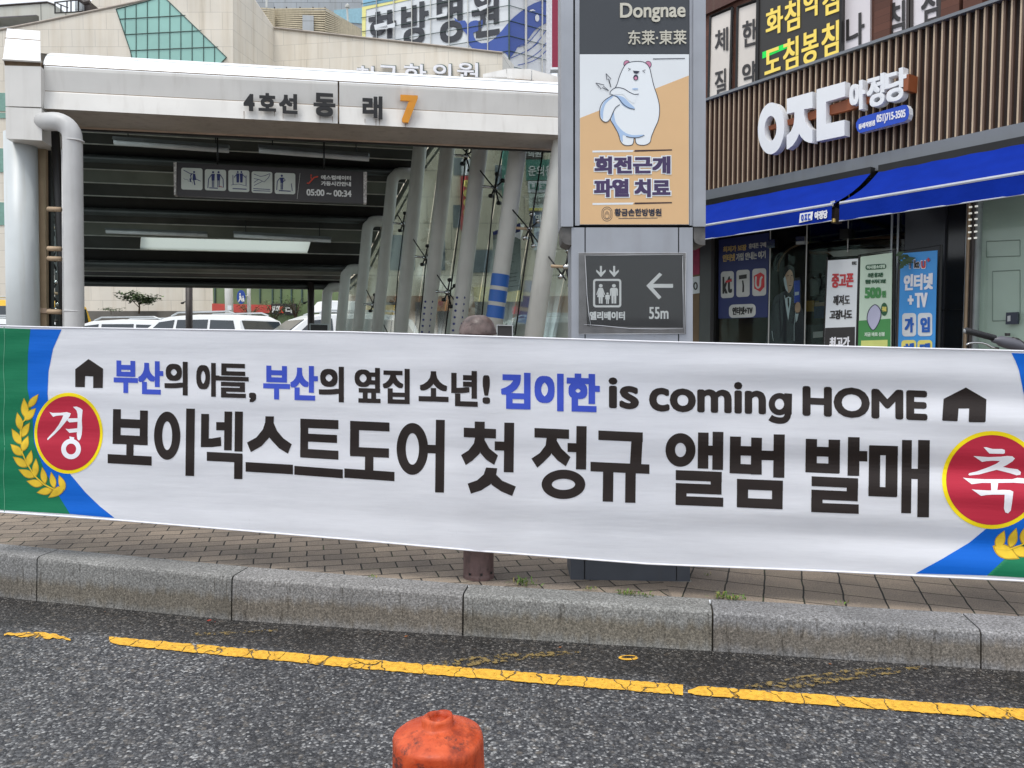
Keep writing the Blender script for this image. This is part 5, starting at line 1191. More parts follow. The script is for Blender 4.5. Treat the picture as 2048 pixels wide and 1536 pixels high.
# white outlined clinic letters on the wing wall
WG = upright((P(548, 100, 40.0).x, 40.0), (P(1005, 100, 38.2).x, 38.2)); wat = lambda x, y, o=0.0: WG.at(x, y, o)
cs = thing('roof_letters', 'white raised clinic letters with dark outlines on the beige wing wall above the canopy', 'sign', wat(840, 150, .2))
mb = MB(); sd_ = pm('letter_outline_teal', rgb(74, 96, 92), .6); wn_ = WG.n
for t, bx_ in (('천', (712, 132, 748, 170)), ('국', (756, 131, 795, 170)), ('한', (808, 128, 852, 168)), ('의', (864, 127, 902, 164)), ('원', (914, 125, 957, 160))):
    stamp(mb, t, (bx_[0]+1.5, bx_[1]-1, bx_[2]+2.5, bx_[3]), wat, sd_, (1.0, .9), .06, 0, .08, .002); stamp(mb, t, bx_, wat, white_ink, (.6, .55), .06, 0, .22, .002, depth=.1, back=-wn_)  # a shifted teal copy behind each letter gives the dark outline
mb.build('lettering', cs, recalc=False)

# neighbouring roof structure on the far left (open concrete beam)
rb_ = thing('concrete_roof_frame', 'pale concrete roof beam with a bright gap under it, left above the corner block', 'building', (P(40, 600, 46).x-6, 46, 0))
mb = MB(); mb.prism([P(x, y, 46) for x, y in ((-420, 42), (0, 11.3), (95, 4.4), (110, 9.8), (110, 60), (78, 60), (78, 33), (74, 30.5), (0, 36), (-420, 62))], (0, 1.2, 0), concrete); mb.build('roof_beam', rb_)
mb = MB(); mb.tube([P(-420, 42, 45.98), P(0, 11.3, 45.98), P(95, 4.4, 45.98), P(110, 9.8, 45.98)], .06, dark_frame, 6); mb.prism([P(x, y, 45.99) for x, y in ((-420, 60), (0, 33.5), (72, 29.5), (77, 31.5), (74, 30.7), (0, 36), (-420, 62.5))], (0, .02, 0), pm('beam_soffit', rgb(110, 106, 110), .8)); mb.build('edge_trim', rb_)
mb = MB(); mb.prism([P(-420, 59, 46.5), P(0, 54.8, 46.5), P(14, 54.2, 46.5), (P(14, 54.2, 46.5).x, 46.5, 0), (P(-420, 59, 46.5).x, 46.5, 0)], (0, .5, 0), concrete); mb.build('wall', rb_)

# ================================================================ GREY BLOCK AND GLASS TOWER
gb = thing('grey_block', 'grey metal clad building with a strip window, behind the louvre screens', 'building', (P(600, 500, 56).x, 58, 0))
mb = MB(); mb.prism([P(492, -260, 56), P(726, -260, 56), (P(726, 0, 56).x, 56, 0), (P(492, 0, 56).x, 56, 0)], (0, 8, 0), grey_panel); mb.build('wall', gb)
mb = MB(); mb.prism([P(668, 20, 55.95), P(724, 16, 55.95), P(724, 47, 55.95), P(690, 44, 55.95), P(668, 34, 55.95)], (0, .1, 0), pm('pale_blue_glass', rgb(150, 190, 204), .15, var=.1)); mb.build('window', gb)
mb = MB(); mb.tube([P(532, -60, 50), P(533.5, 16, 50)], .07, steel_post, 8); mb.build('pole', gb); mb = MB(); mb.tube([P(694, 12, 50), P(696, 48, 50)], .06, steel_post, 8); mb.lathe([(.01, 0), (.14, .08), (.16, .22), (.01, .34)], P(695, 18, 50), steel_post, 12); mb.build('vent', gb)
tw = thing('glass_tower', 'tall glass tower printed with huge black letters and a blue whale, behind the beige wing', 'building', (P(1018, 500, 46).x, 52, 0))
ca_, cc_, cb_ = P(722, 60, 50.2), P(1018, 60, 46.0), P(1094, 60, 47.6)
TL = upright((ca_.x, ca_.y), (cc_.x, cc_.y)); TR = upright((cc_.x, cc_.y), (cb_.x, cb_.y))
tl = lambda x, y, o=0.0: TL.at(x, y, o); tr = lambda x, y, o=0.0: TR.at(x, y, o)
tower_white = pm('tower_printed_white', rgb(222, 226, 230), .25, var=.06, scale=.5, spec=.6); whale_blue = pm('tower_printed_blue', rgb(62, 88, 164), .3, var=.06, scale=.6); tower_dark = pm('tower_printed_black', rgb(58, 60, 66), .3, var=.12, scale=.8)
def drop(p): return V((p.x, p.y, 0))
mb = MB(); q = [tl(722, -300), tl(1018, -300)]; mb.prism([q[0], q[1], drop(q[1]), drop(q[0])], -TL.n*.3, tower_white); q = [tr(1018.02, -300), tr(1094, -300)]; mb.prism([q[0], q[1], drop(q[1]), drop(q[0])], -TR.n*.3, tower_white)
mb.build('wall', tw)
mb = MB()
sk_b = pm('sky_blue_film', rgb(140, 188, 214), .25, var=.05); yl_ = pm('pale_yellow_film', rgb(236, 230, 150), .3, var=.05)
flat(mb, [(725, -40), (815, -40), (815, -4), (726, 13)], tl, sk_b, .02); flat(mb, [(724, 14), (815, -3), (815, -8), (860, -16), (860, -9), (812, 1), (732, 19), (730, 120), (724, 120)], tl, yl_, .03)
for t, bx_ in (('한', (737, 22, 792, 94)), ('방', (802, 5, 857, 89)), ('병', (873, -24, 925, 85)), ('원', (943, -30, 999, 73))): stamp(mb, t, bx_, tl, tower_dark, (2.5, 2.1), -.16, 0, .04, .003)
W1 = [(990, 165), (1015, 185), (1040, 205), (1065, 195), (1095, 195), (1120, 235), (1150, 205), (1180, 195), (1205, 193), (1240, 205), (1275, 175), (1268, 225), (1250, 265), (1210, 298), (1172, 312), (1180, 350), (1200, 385), (1250, 412), (1310, 408), (1370, 370), (1430, 310), (1480, 250), (1515, 208), (1515, 562), (1495, 520), (1470, 500), (1380, 488), (1250, 478), (1165, 462), (1135, 425), (1125, 390), (1115, 330), (1080, 290), (1040, 262), (1010, 220)]
W2 = [(1515, 208), (1560, 165), (1620, 115), (1690, 65), (1760, 28), (1880, -15), (1878, 210), (1850, 230), (1800, 255), (1750, 300), (1700, 370), (1660, 420), (1600, 440), (1575, 490), (1545, 530), (1515, 562)]
t1 = lambda L_: [(700+x/4.763, y/4.763) for x, y in L_]
flat(mb, t1(W1), tl, whale_blue, .06); flat(mb, t1(W2), tr, whale_blue, .06)
flat(mb, t1(ell(1783, 172, 20, 34, 20, 0)), tr, tower_white, .09); flat(mb, t1([(1705, 112), (1720, 92), (1745, 88), (1770, 105), (1740, 102)]), tr, tower_white, .09)
for l in ([(1600, 445), (1680, 420), (1750, 350), (1815, 270)], [(1680, 495), (1750, 440), (1810, 370), (1870, 285)], [(1530, 555), (1650, 500), (1740, 450), (1800, 400)], [(1690, 565), (1780, 510), (1835, 455), (1872, 405)], [(1600, 620), (1720, 590), (1810, 540), (1872, 480)]):
    mb.ribbon(t1(smooth(l, 4, False)), tr, 1.6, whale_blue, .08)
mb.build('printed_film', tw, recalc=False)
mb = MB()
for x in (751, 786, 822, 860, 897, 935, 975): mb.tube([tl(x, -290, .1), drop(tl(x, 100, .1))], .034, steel_post if x != 751 else lamp_grey, 6)
for x in (1018, 1052, 1085): mb.tube([tr(x+.1, -290, .1), drop(tr(x+.1, 100, .1))], .045 if x != 1052 else .07, mull if x == 1018 else steel_post, 6)
for k in range(-9, 12):
    y = 10.5+30.3*k; s1 = (685-y)/3750; s2 = (685-y)/2330; mb.tube([tl(722, y+(1018-722)*s1, .08), tl(1018, y, .08)], .02, mull, 6); mb.tube([tr(1018, y, .08), tr(1094, y+76*s2, .08)], .02, mull, 6)
mb.build('mullions', tw)
mb = MB()
for q in ([(855, 37), (894, 24), (893, 31), (880, 34)], [(955, 15), (975, 8), (974, 15), (960, 22)], [(752, 57), (790, 45), (789, 55)], [(748, 50), (772, 44), (776, 57), (750, 60)]):
    mb.prism([tl(x, y, .5) for x, y in q], TL.n*-.06, tower_white); mb.prism([tl(x, y+2.2, .46) for x, y in q[:2]]+[tl(x, y+3.4, .4) for x, y in q[1::-1]], TL.n*-.05, mull)
mb.build('open_sash', tw, recalc=False)
mb = MB(); mb.prism([tr(1093.5, -300, .1), tr(1104, -300, .1), drop(tr(1104, 0, .1)), drop(tr(1093.5, 0, .1))], -TR.n*.4, pm('white_trim', rgb(236, 238, 240), .4)); mb.build('edge_trim', tw)
rs = thing('vertical_sign', 'tall dark red vertical sign on a white mast beside the whale tower', 'sign', drop(P(1114, 500, 44)))
mb = MB(); mb.prism([P(1105, -300, 44), P(1140, -300, 44), P(1140, 134.5, 44), P(1104.5, 134.5, 44)], (0, .5, 0), pm('crimson_sign', rgb(138, 22, 58), .4, var=.05)); mb.build('sign_face', rs)
mb = MB(); mb.prism([P(1101, 134.5, 43.95), P(1140, 134.5, 43.95), P(1140, 139, 43.95), P(1101, 139, 43.95)], (0, .6, 0), poster_white); c = P(1122, 139, 44.2); mb.tube([c, drop(c)], .2, steel_post, 12); mb.build('mast', rs)

# ================================================================ LOW SHOPS SEEN THROUGH THE CANOPY GLASS
YS = 24.0; sps = Surf((0, YS, 0), (0, -1, 0)); spt = sps.at
sb_ = thing('shop_row_building', 'cream shop building with stacked signs, seen through the canopy glass', 'building', drop(P(1000, 600, YS)))
mb = MB(); p0, p1 = spt(690, 245), spt(1145, 245); mb.prism([p0, p1, drop(p1), drop(p0)], (0, 6, 0), cream_wall); mb.build('wall', sb_)
mb = MB(); mb.prism([spt(690, 592), spt(1145, 592), drop(spt(1145, 700)), drop(spt(690, 700))], (0, -.05, 0), pm('shopfront_brown', rgb(150, 110, 76), .5, var=.2, scale=2)); 
for x in (720, 770, 830, 875, 950, 1000, 1060): mb.prism([spt(x, 604, .06), spt(x+26, 604, .06), drop(spt(x+26, 690, .06)), drop(spt(x, 690, .06))], (0, .03, 0), sign_black)
mb.build('shopfront', sb_)
mb = MB(); 
for x0, y0, x1, y1 in ((907, 315, 925, 350), (906, 410, 922, 455), (990, 330, 1008, 380), (860, 480, 890, 540), (940, 500, 990, 545), (780, 470, 830, 540)): mb.prism([spt(x0, y0, .02), spt(x1, y0, .02), spt(x1, y1, .02), spt(x0, y1, .02)], (0, .05, 0), pm('dull_window', rgb(96, 112, 120), .2))
mb.build('window', sb_)
def board(name, label, x0, y0, x1, y1, mat, texts=(), off=.12, extra=None):
    t_ = thing(name, label, 'sign', spt((x0+x1)/2, y1, off), 'signs on the shop row'); mb = MB(); mb.prism([spt(x0, y0, off), spt(x1, y0, off), spt(x1, y1, off), spt(x0, y1, off)], (0, .1, 0), mat); b = mb.build('board', t_)
    mb = MB()
    for tx, bx_, m_ in texts: stamp(mb, tx, bx_, spt, m_, (.5, .45), 0, 0, off+.02, .002)
    if extra: extra(mb)
    if mb.f: mb.build('lettering', b, recalc=False)
sred = pm('sign_red', rgb(196, 58, 64), .45); sy = pm('sign_yellow', rgb(236, 222, 120), .5); steal = pm('sign_teal', rgb(62, 136, 120), .45, var=.05); sblue = pm('sign_blue', rgb(58, 86, 132), .45)
def discs(mb):
    for i, y in enumerate((367, 386.5, 405, 425)): flat(mb, ell(933, y, 6.5, 7.5, 20), spt, sy, .15); mb.ribbon([(931, y-3), (935, y), (931, y+3)], spt, 1.1, pm('olive_ink', rgb(110, 110, 60), .5), .16)
    flat(mb, rrect(926, 440, 939, 455, 2), spt, poster_white, .15)
board('vertical_sign', 'narrow red sign with four yellow discs in a column, seen between two canopy posts', 921, 352, 945, 459, sred, (), .12, discs)
board('shop_sign', 'small white sign above the red disc sign', 923, 318, 947, 350, poster_white)
board('shop_sign', 'black shop sign with white lettering at the top of the stack beside the pylon', 1050, 298, 1086, 317, sign_black, (('의원', (1056, 301, 1082, 314), sign_white),))
board('shop_sign', 'wide teal shop sign with white lettering beside the pylon', 1052, 319, 1111, 360, steal, (('운의원', (1056, 331, 1106, 352), sign_white),))
board('shop_sign', 'pale sign with teal lettering under the wide teal sign', 1056, 362, 1106, 385, poster_white, (('내과', (1060, 366, 1100, 381), steal),))
board('shop_sign', 'pale grey green sign with a yellow foot strip', 1058, 387, 1102, 420, pm('sign_pale', rgb(204, 216, 208), .5), (('치과', (1064, 393, 1092, 410), ceil_mid),), .12, lambda mb: flat(mb, [(1058, 416), (1102, 416), (1102, 421), (1058, 421)], spt, sy, .16))
board('shop_sign', 'dark blue shop sign below the pale sign with the yellow strip', 1066, 424, 1100, 453, sblue, (('의원', (1070, 428, 1096, 446), sign_white),))
board('shop_sign', 'white and blue sign lowest in the stack beside the pylon', 1068, 456, 1098, 500, pm('sign_iceblue', rgb(196, 212, 224), .5), (('약', (1072, 462, 1092, 482), sblue),))
board('shop_sign', 'tall teal panel seen beside the banded canopy post', 1004, 300, 1020, 392, steal, (('ㅅ', (1006, 350, 1014, 375), sign_white),))
board('shop_sign', 'long pale yellow sign board low over the brown shopfront', 948, 574, 1046, 603, pm('sign_cream', rgb(232, 220, 160), .5))
board('shop_sign', 'yellow sign board low over the shopfront, seen between the far posts', 690, 610, 790, 632, pm('sign_mustard', rgb(214, 178, 80), .5))
board('shop_sign', 'orange sign board just left of the low pale yellow one', 872, 598, 900, 622, pm('sign_orange', rgb(206, 140, 84), .5), (('약', (876, 602, 886, 614), sred),))
board('shop_sign', 'small square red sign on the shopfront', 1024, 613, 1040, 628, sred)

# ================================================================ STREET BEHIND: green building, cars, trees, poles
YGN = 31.0; gs = Surf((0, YGN, 0), (0, -1, 0)); gt = gs.at
gr = thing('green_glass_building', 'low olive green glass building with a red shop band, under the canopy far end', 'building', drop(P(540, 600, YGN)))
mb = MB(); p0, p1 = gt(424, 500), gt(700, 500); mb.prism([p0, p1, drop(p1), drop(p0)], (0, 4, 0), pm('olive_glass', rgb(104, 122, 82), .2, var=.25, scale=.8)); mb.build('wall', gr)
mb = MB()
for x in (430, 452, 496, 520, 545, 562, 583, 604): mb.tube([gt(x, 500, .03), gt(x, 606, .03)], .035, mull, 6)
mb.build('mullions', gr)
mb = MB(); mb.prism([gt(424, 607, .15), gt(542, 610, .15), gt(542, 626, .15), gt(424, 624, .15)], (0, .1, 0), pm('red_band', rgb(196, 76, 66), .5, var=.1)); bnd = mb.build('red_band', gr)
mb = MB(); mb.prism([gt(542, 607, .1), gt(592, 607, .1), gt(592, 630, .1), gt(542, 628, .1)], (0, .1, 0), sign_black); stamp(mb, 'JAXX', (544, 612, 560, 625), gt, sign_white, (.6, .6), 0, 0, .14, .003); stamp(mb, '디', (571, 614, 584, 626), gt, sign_white, (.6, .6), 0, 0, .14, .003); stamp(mb, 'K', (558, 613, 567, 626), gt, red_sign, (.9, .6), 0, 0, .15, .003); mb.build('shop_sign', gr, recalc=False)
def tree(name, label, x, Y, ybase, ytop, wpx, kind='bush', seed=1, n=420, group=None):
    rnd = random.Random(seed); p = P(x, ybase, Y); H_ = P(x, ytop, Y).z; R_ = wpx/2/FPX*Y; z0 = p.z; t_ = thing(name, label, 'tree' if kind != 'shrub' else 'shrub', (p.x, Y, z0), group)
    mb = MB(); ht = H_-z0; trunk = pm('bark', rgb(88, 74, 60), .8, var=.2); limbs = []
    nb_ = 5 if kind != 'shrub' else 7
    mb.tube([(p.x, Y, z0-.05), (p.x+.03*ht, Y, z0+ht*.25), (p.x+.01, Y, z0+ht*.45)], [.05*ht, .035*ht, .028*ht], trunk, 8)
    for i in range(nb_):
        a = 2*pi*i/nb_+rnd.uniform(-.3, .3); e = V((p.x+cos(a)*R_*rnd.uniform(.5, .85), Y+sin(a)*R_*.6, z0+ht*rnd.uniform(.55, .95))); s_ = V((p.x+.01, Y, z0+ht*rnd.uniform(.2, .45))); mb.tube([s_, s_.lerp(e, .5)+V((0, 0, .08*ht)), e], [.02*ht, .013*ht, .005*ht], trunk, 6); limbs.append((s_, e))
    mb.build('trunk', t_, smooth=True)
    mb = MB(); ms = [pm('leaf_dark', rgb(50, 74, 44), .55, var=.3, scale=3), pm('leaf_mid', rgb(74, 100, 60), .55, var=.3, scale=3), pm('leaf_light', rgb(106, 130, 84), .5, var=.3, scale=3)]
    for _ in range(n):
        s_, e = rnd.choice(limbs); c = s_.lerp(e, rnd.uniform(.45, 1.08))+V((rnd.gauss(0, .14)*R_, rnd.gauss(0, .14)*R_, rnd.gauss(0, .06)*ht)); a = rnd.uniform(0, 2*pi); L_ = rnd.uniform(.07, .16)*R_*(1.25 if n > 900 else 1); t = V((cos(a), sin(a), rnd.uniform(-.5, .25))).normalized()*L_; w_ = t.cross(V((rnd.uniform(-.4, .4), rnd.uniform(-.4, .4), 1))).normalized()*L_*.28
        mb.raw([c-t*.5, c+w_, c+t*.6, c-w_], [[0, 1, 2, 3]], rnd.choice(ms))
    mb.build('crown', t_, recalc=False)
tree('small_tree', 'small spreading tree in the planter against the beige wall, seen under the canopy', 278, 34.6, 625, 582, 92, 'tree', 3, 1100)
tree('shrub', 'low shrub in the planter left of the small tree', 222, 34.7, 627, 614, 60, 'shrub', 5, 260, 'shrubs across the street')
for i, (x, yb, yt, wp, lab) in enumerate(((500, 660, 606, 60, 'shrub right of the round blue sign'), (548, 665, 600, 66, 'shrub under the white shop letters'), (590, 660, 592, 56, 'shrub behind the white car with a roof box'))):
    tree('shrub', lab, x, 29.5, yb, yt, wp, 'shrub', 20+i, 420, 'shrubs across the street')
# parked cars
def car(label, x, Y, yroof, heading, paint, box=None, scale=None, name='parked_car', van=False):
    zr = P(x, yroof, Y).z; s_ = zr/1.70; cx = P(x, 600, Y).x; t_ = thing(name, label, 'car', (cx, Y, 0), 'cars behind the canopy'); Rm = Matrix.Rotation(heading, 3, 'Z')
    def T(px_, py__, pz_): return V((cx, Y, 0))+Rm@V((px_*s_, py__*s_, pz_*s_))
    W_ = .92; yw = lambda z: W_-max(0, (z-1.0))*.30
    prof = [(-2.25, .38), (-2.32, .62), (-2.26, .98), (-2.12, 1.12), (-1.92, 1.58), (-1.7, 1.68), (-.6, 1.70), (.25, 1.66), (.55, 1.56), (1.12, 1.10), (1.9, .98), (2.22, .80), (2.30, .55), (2.24, .36)]
    if van: prof = [(-2.3, .38), (-2.34, .7), (-2.32, 1.2), (-2.26, 1.62), (-2.1, 1.70), (-.6, 1.71), (1.2, 1.69), (1.55, 1.55), (1.95, 1.1), (2.25, .95), (2.3, .55), (2.25, .36)]
    mb = MB(); n = len(prof); secs = []
    for k in (-1, -.8, 0, .8, 1):
        secs.append([T(x_, k*yw(z_), z_-(.03 if abs(k) == 1 and z_ > 1.5 else 0)) for x_, z_ in prof])
    for a, b in zip(secs[:-1], secs[1:]): mb.raw(a+b, [[i, i+1, n+i+1, n+i] for i in range(n-1)]+[[n-1, 0, n, 2*n-1]], paint)
    for k, sec in ((0, secs[0]), (1, secs[-1])): mb.poly(sec, paint)
    body = mb.build('body', t_, bevel=.03*s_)
    dg_ = pm('car_glass', rgb(40, 48, 54), .06, 0, var=.1, spec=.8)
    for k in (-1, 1):
        if van: wins = [[(-2.1, 1.08), (-.4, 1.08), (-.4, 1.56), (-2.05, 1.56)], [(-.3, 1.08), (.7, 1.08), (.7, 1.56), (-.3, 1.56)], [(.8, 1.08), (1.75, 1.08), (1.4, 1.52), (.8, 1.56)]]
        else: wins = [[(-1.95, 1.14), (-1.15, 1.12), (-1.1, 1.56), (-1.75, 1.54)], [(-1.06, 1.11), (-.12, 1.10), (-.12, 1.57), (-1.02, 1.57)], [(-.02, 1.10), (.92, 1.09), (.42, 1.52), (-.02, 1.57)]]
        for wpts in wins:
            mb = MB(); mb.prism([T(a, k*(yw(b)+.012), b) for a, b in wpts], Rm@V((0, -k*.03*s_, 0)), dg_); mb.build('side_window', t_)
    mb = MB(); mb.prism([T(*q) for q in ((1.12+.02, -.76, 1.13), (1.14, .76, 1.13), (.58, .68, 1.545), (.58, -.68, 1.545))] if not van else [T(*q) for q in ((1.98, -.8, 1.1), (1.98, .8, 1.1), (1.58, .72, 1.54), (1.58, -.72, 1.54))], Rm@V((-.03*s_, 0, -.01)), dg_); mb.build('windshield', t_)
    mb = MB(); xr = (-2.14, -1.95) if not van else (-2.345, -2.3); mb.prism([T(xr[0], -.72, 1.14), T(xr[0], .72, 1.14), T(xr[1], .68, 1.54), T(xr[1], -.68, 1.54)], Rm@V((.03*s_, 0, 0)), dg_); mb.build('rear_window', t_)
    tyre = pm('tyre', rgb(26, 26, 26), .8)
    for wx in (-1.38, 1.42):
        for k in (-1, 1):
            mb = MB(); mb.tube([T(wx, k*.70, .33), T(wx, k*.93, .33)], .33*s_, tyre, 20); wh = mb.build('wheel', t_); mb = MB(); mb.tube([T(wx, k*.93, .33), T(wx, k*.945, .33)], .2*s_, lamp_grey, 14); mb.build('rim', wh)
    for k in (-1, 1):
        mb = MB(); mb.prism([T(2.24, k*.5, .70), T(2.24, k*.82, .70), T(2.18, k*.82, .84), T(2.18, k*.5, .82)], Rm@V((-.1*s_, 0, 0)), poster_white); mb.build('headlight', t_)
        mb = MB(); mb.tube([T(.85, k*.9, 1.12), T(.88, k*1.06, 1.16)], [.05*s_, .1*s_], paint, 8); mb.build('side_mirror', t_)
        mb = MB(); mb.tube([T(-1.7, k*.6, 1.69), T(-1.5, k*.6, 1.76), T(.0, k*.6, 1.75), T(.2, k*.6, 1.67)], .022*s_, lamp_grey, 6); mb.build('roof_rail', t_)
    if box:
        mb = MB(); b0 = [T(-.9, -.42, 1.72), T(.15, -.42, 1.72), T(.15, .42, 1.72), T(-.9, .42, 1.72)]; b1 = [T(-.82, -.36, 1.98), T(-.05, -.36, 1.98), T(-.05, .36, 1.98), T(-.82, .36, 1.98)]; mb.hexa(b0, b1, paint); mb.build('roof_box', t_, bevel=.03)
    return t_
car_white = pm('car_white', rgb(232, 234, 236), .22, var=.02); car_yellow = pm('car_yellow', rgb(240, 190, 60), .3, var=.04)
car('white car with a dark rack on its low roof, just right of the drainpipe', 232, 21.5, 640, pi-.15, car_white)
car('white sport utility car with dark windows, in the middle of the gap under the canopy', 392, 21.0, 631, pi-.35, car_white)
car('white car with a white roof box, behind the dark end post', 640, 18.6, 627, pi+.55, car_white, box=True)
car('white car whose roof line just shows above the banner left of the column', -60, 19.5, 638, pi-.1, car_white)
car('yellow van behind the big column', -56, 26.0, 603, pi-.1, car_yellow, van=True, name='parked_van')
car('silver car seen through the glass right of the bollard', 1055, 15.5, 634, pi+.2, pm('car_silver', rgb(176, 182, 186), .25, .3, var=.03))
rk = thing('roof_rack_case', 'dark case standing on the low white car roof right of the drainpipe', 'case', P(238, 652, 21.3)); mb = MB(); mb.prism([P(222, 641, 21.1), P(258, 641, 21.1), P(257, 656, 21.1), P(223, 656, 21.1)], (0, .5, 0), dark_frame); mb.prism([P(225, 646, 21.08), P(255, 646, 21.08), P(255, 653, 21.08), P(225, 653, 21.08)], (0, .05, 0), black_m); mb.build('case', rk)
# poles and the round blue sign
for x, Y, r, lab, mt in ((458, 27, .14, 'thick grey pole with a blue painted foot, under the canopy end', steel_post), (498, 28.5, .07, 'thin pale pole right of the round blue sign', steel_post)):
    p = P(x, 600, Y); t_ = thing('street_pole', lab, 'pole', drop(p)); mb = MB(); mb.tube([drop(p), V((p.x, Y, 5.2))], r, mt, 14); pl_ = mb.build('pole', t_, smooth=True)
    if r > .1:
        mb = MB(); mb.tube([drop(p), P(x, 630, Y)], r+.006, sblue, 16); mb.build('blue_foot', t_, smooth=True); mb = MB(); mb.prism([P(x-3, 611, Y-r-.01), P(x+5, 611, Y-r-.01), P(x+5, 620, Y-r-.01), P(x-3, 620, Y-r-.01)], (0, .01, 0), poster_white); mb.build('sticker', t_)
p = P(482, 594, 28.2); t_ = thing('road_sign', 'round blue pedestrian sign on the thin pole', 'sign', p); ps_ = Surf(p, (0, -1, 0))
mb = MB(); mb.prism([ps_.at(*q) for q in ell(482, 594, 8.5, 14, 28)], (0, .03, 0), pm('sign_round_blue', rgb(36, 74, 160), .4)); dsk = mb.build('disc', t_)
mb = MB(); flat(mb, ell(480, 588, 1.6, 2, 10), ps_.at, sign_white, .01); flat(mb, [(478, 591), (482, 591), (484, 599), (486, 604), (484, 604), (481, 599), (478, 604), (476, 604), (479, 597)], ps_.at, sign_white, .01); flat(mb, ell(486, 593, 1.2, 1.5, 10), ps_.at, sign_white, .01); flat(mb, [(485, 595), (488, 595), (489, 603), (484, 603)], ps_.at, sign_white, .01); mb.build('pictogram', dsk, recalc=False)
mb = MB(); mb.tube([P(489, 592, 28.3), P(498, 592, 28.5)], .02, steel_post, 6); mb.build('bracket', t_)

# ================================================================ SHOP BUILDING ON THE RIGHT
dS = V((.665, -1, 0)).normalized(); S0 = V((2.36, 9.4, 0)); SHP = Surf(S0, (-1, -.665, 0)); nS = SHP.n
def st(x, y, o=0.0): return SHP.at(x, y, o)
def fs(s, z, o=0.0): p = S0+dS*s+nS*o; return V((p.x, p.y, z))
def s_of(x, o=0.0): return (st(x, 600, o)-S0).dot(dS)
sh_ = thing('shop_building', 'two storey shop building with brown vertical slat cladding and glass front, right of the pylon', 'building', fs(1.6, 0))
SA, SB = -1.6, 7.0                                                        # runs on past the frame both ways
zt0, zt1 = st(1413, 206).z, st(1413, 384).z; zbb = st(1413, 411).z
slat_dark = pm('slat_backing', rgb(46, 35, 31), .7, var=.1); slat_m = pm('brown_slat', rgb(94, 72, 60), .55, var=.14, scale=5); slat_edge = pm('slat_edge', rgb(196, 174, 148), .5, var=.06)  # backing colour darkened to deepen the shadow between the slats
rail_m = pm('grey_fascia_rail', rgb(120, 124, 130), .4, .2, var=.06, scale=2, streak=.12); dark_panel = pm('dark_shop_panel', rgb(46, 48, 54), .35, .1, var=.12, scale=2)
mb = MB(); mb.prism([fs(SA, zt1, 0), fs(SB, zt1, 0), fs(SB, zt0, 0), fs(SA, zt0, 0)], -nS*.12, slat_dark); mb.build('cladding_back', sh_)
mb = MB(); s = SA
while s < SB:                                                             # slat: dark face with a pale near edge
    mb.hexa([fs(s, zt1, .0), fs(s+.03, zt1, .0), fs(s+.03, zt0, .0), fs(s, zt0, .0)], [fs(s, zt1, .035), fs(s+.03, zt1, .035), fs(s+.03, zt0, .035), fs(s, zt0, .035)], slat_m)
    mb.prism([fs(s+.0, zt1, .0355), fs(s+.014, zt1, .0355), fs(s+.014, zt0, .0355), fs(s, zt0, .0355)], nS*.002, slat_edge); s += .0715
mb.build('slat_cladding', sh_)
mb = MB(); zr = st(1413, 197, .06).z; mb.prism([fs(SA, zt0+.001, .075), fs(SB, zt0+.001, .075), fs(SB, zr, .075), fs(SA, zr, .075)], -nS*.2, rail_m); mb.build('top_rail', sh_, bevel=.004)
mb = MB(); mb.prism([fs(SA, zbb, .085), fs(SB, zbb, .085), fs(SB, zt1-.001, .085), fs(SA, zt1-.001, .085)], -nS*.22, rail_m); mb.build('lower_band', sh_, bevel=.004)
# upper storey: brick, dark window frames
oU = -.08; zU = zr-.01
mb = MB(); mb.prism([fs(SA, zU, oU), fs(SB, zU, oU), fs(SB, 8.6, oU), fs(SA, 8.6, oU)], -nS*.3, brown_brick); mb.build('upper_wall', sh_)
mb = MB(); 
def upx(x): return s_of(x, oU)
for x in (1756, 1888, 1932): mb.prism([fs(upx(x)-.07, zU, oU+.001), fs(upx(x)+.09, zU, oU+.001), fs(upx(x)+.09, 8.0, oU+.001), fs(upx(x)-.07, 8.0, oU+.001)], nS*.07, brown_brick)
mb.build('brick_pier', sh_)
mb = MB(); mb.prism([fs(SA, st(1440, 20, oU).z, oU+.002), fs(upx(1520), st(1440, 20, oU).z, oU+.002), fs(upx(1520), st(1440, 20, oU).z+.5, oU+.002), fs(SA, st(1440, 20, oU).z+.5, oU+.002)], nS*.05, pm('brown_cornice', rgb(84, 54, 46), .6, streak=.3)); mb.build('lintel', sh_)
def ub(name, label, q, mat, texts, o=oU+.03, th=.05, frame=None, parts=None):
    at = lambda x, y, f=0.0: st(x, y, o+f); t_ = thing(name, label, 'sign', at(*q[3]), 'window sign boards above the slat cladding'); mb = MB(); mb.prism([at(*p) for p in q], -nS*th, mat); b = mb.build('board', t_)
    if frame:
        mb = MB()
        for i in range(4): mb.tube([at(*q[i], .004), at(*q[(i+1) % 4], .004)], .018, frame, 4)
        mb.build('frame', t_)
    mb = MB()
    for tx, bx_, m_, bd, sl in texts: stamp(mb, tx, bx_, at, m_, bd, sl, 0, .006, .0004)
    if texts: mb.build('lettering', b, recalc=False)
    if parts: parts(mb, at, b)
    return t_
lbox = pm('lightbox_pale', rgb(222, 214, 206), .4, var=.05, scale=3); lbox_p = pm('lightbox_pinkish', rgb(226, 220, 224), .4, var=.04, scale=2); led_b = pm('led_board_black', rgb(50, 48, 46), .5, var=.12); led_y = emit('led_yellow', rgb(226, 200, 92), .25); led_g = emit('led_green', rgb(10, 196, 70), .45)
k = 6.4
kk = lambda x, y: (1400+x/k, y/k)
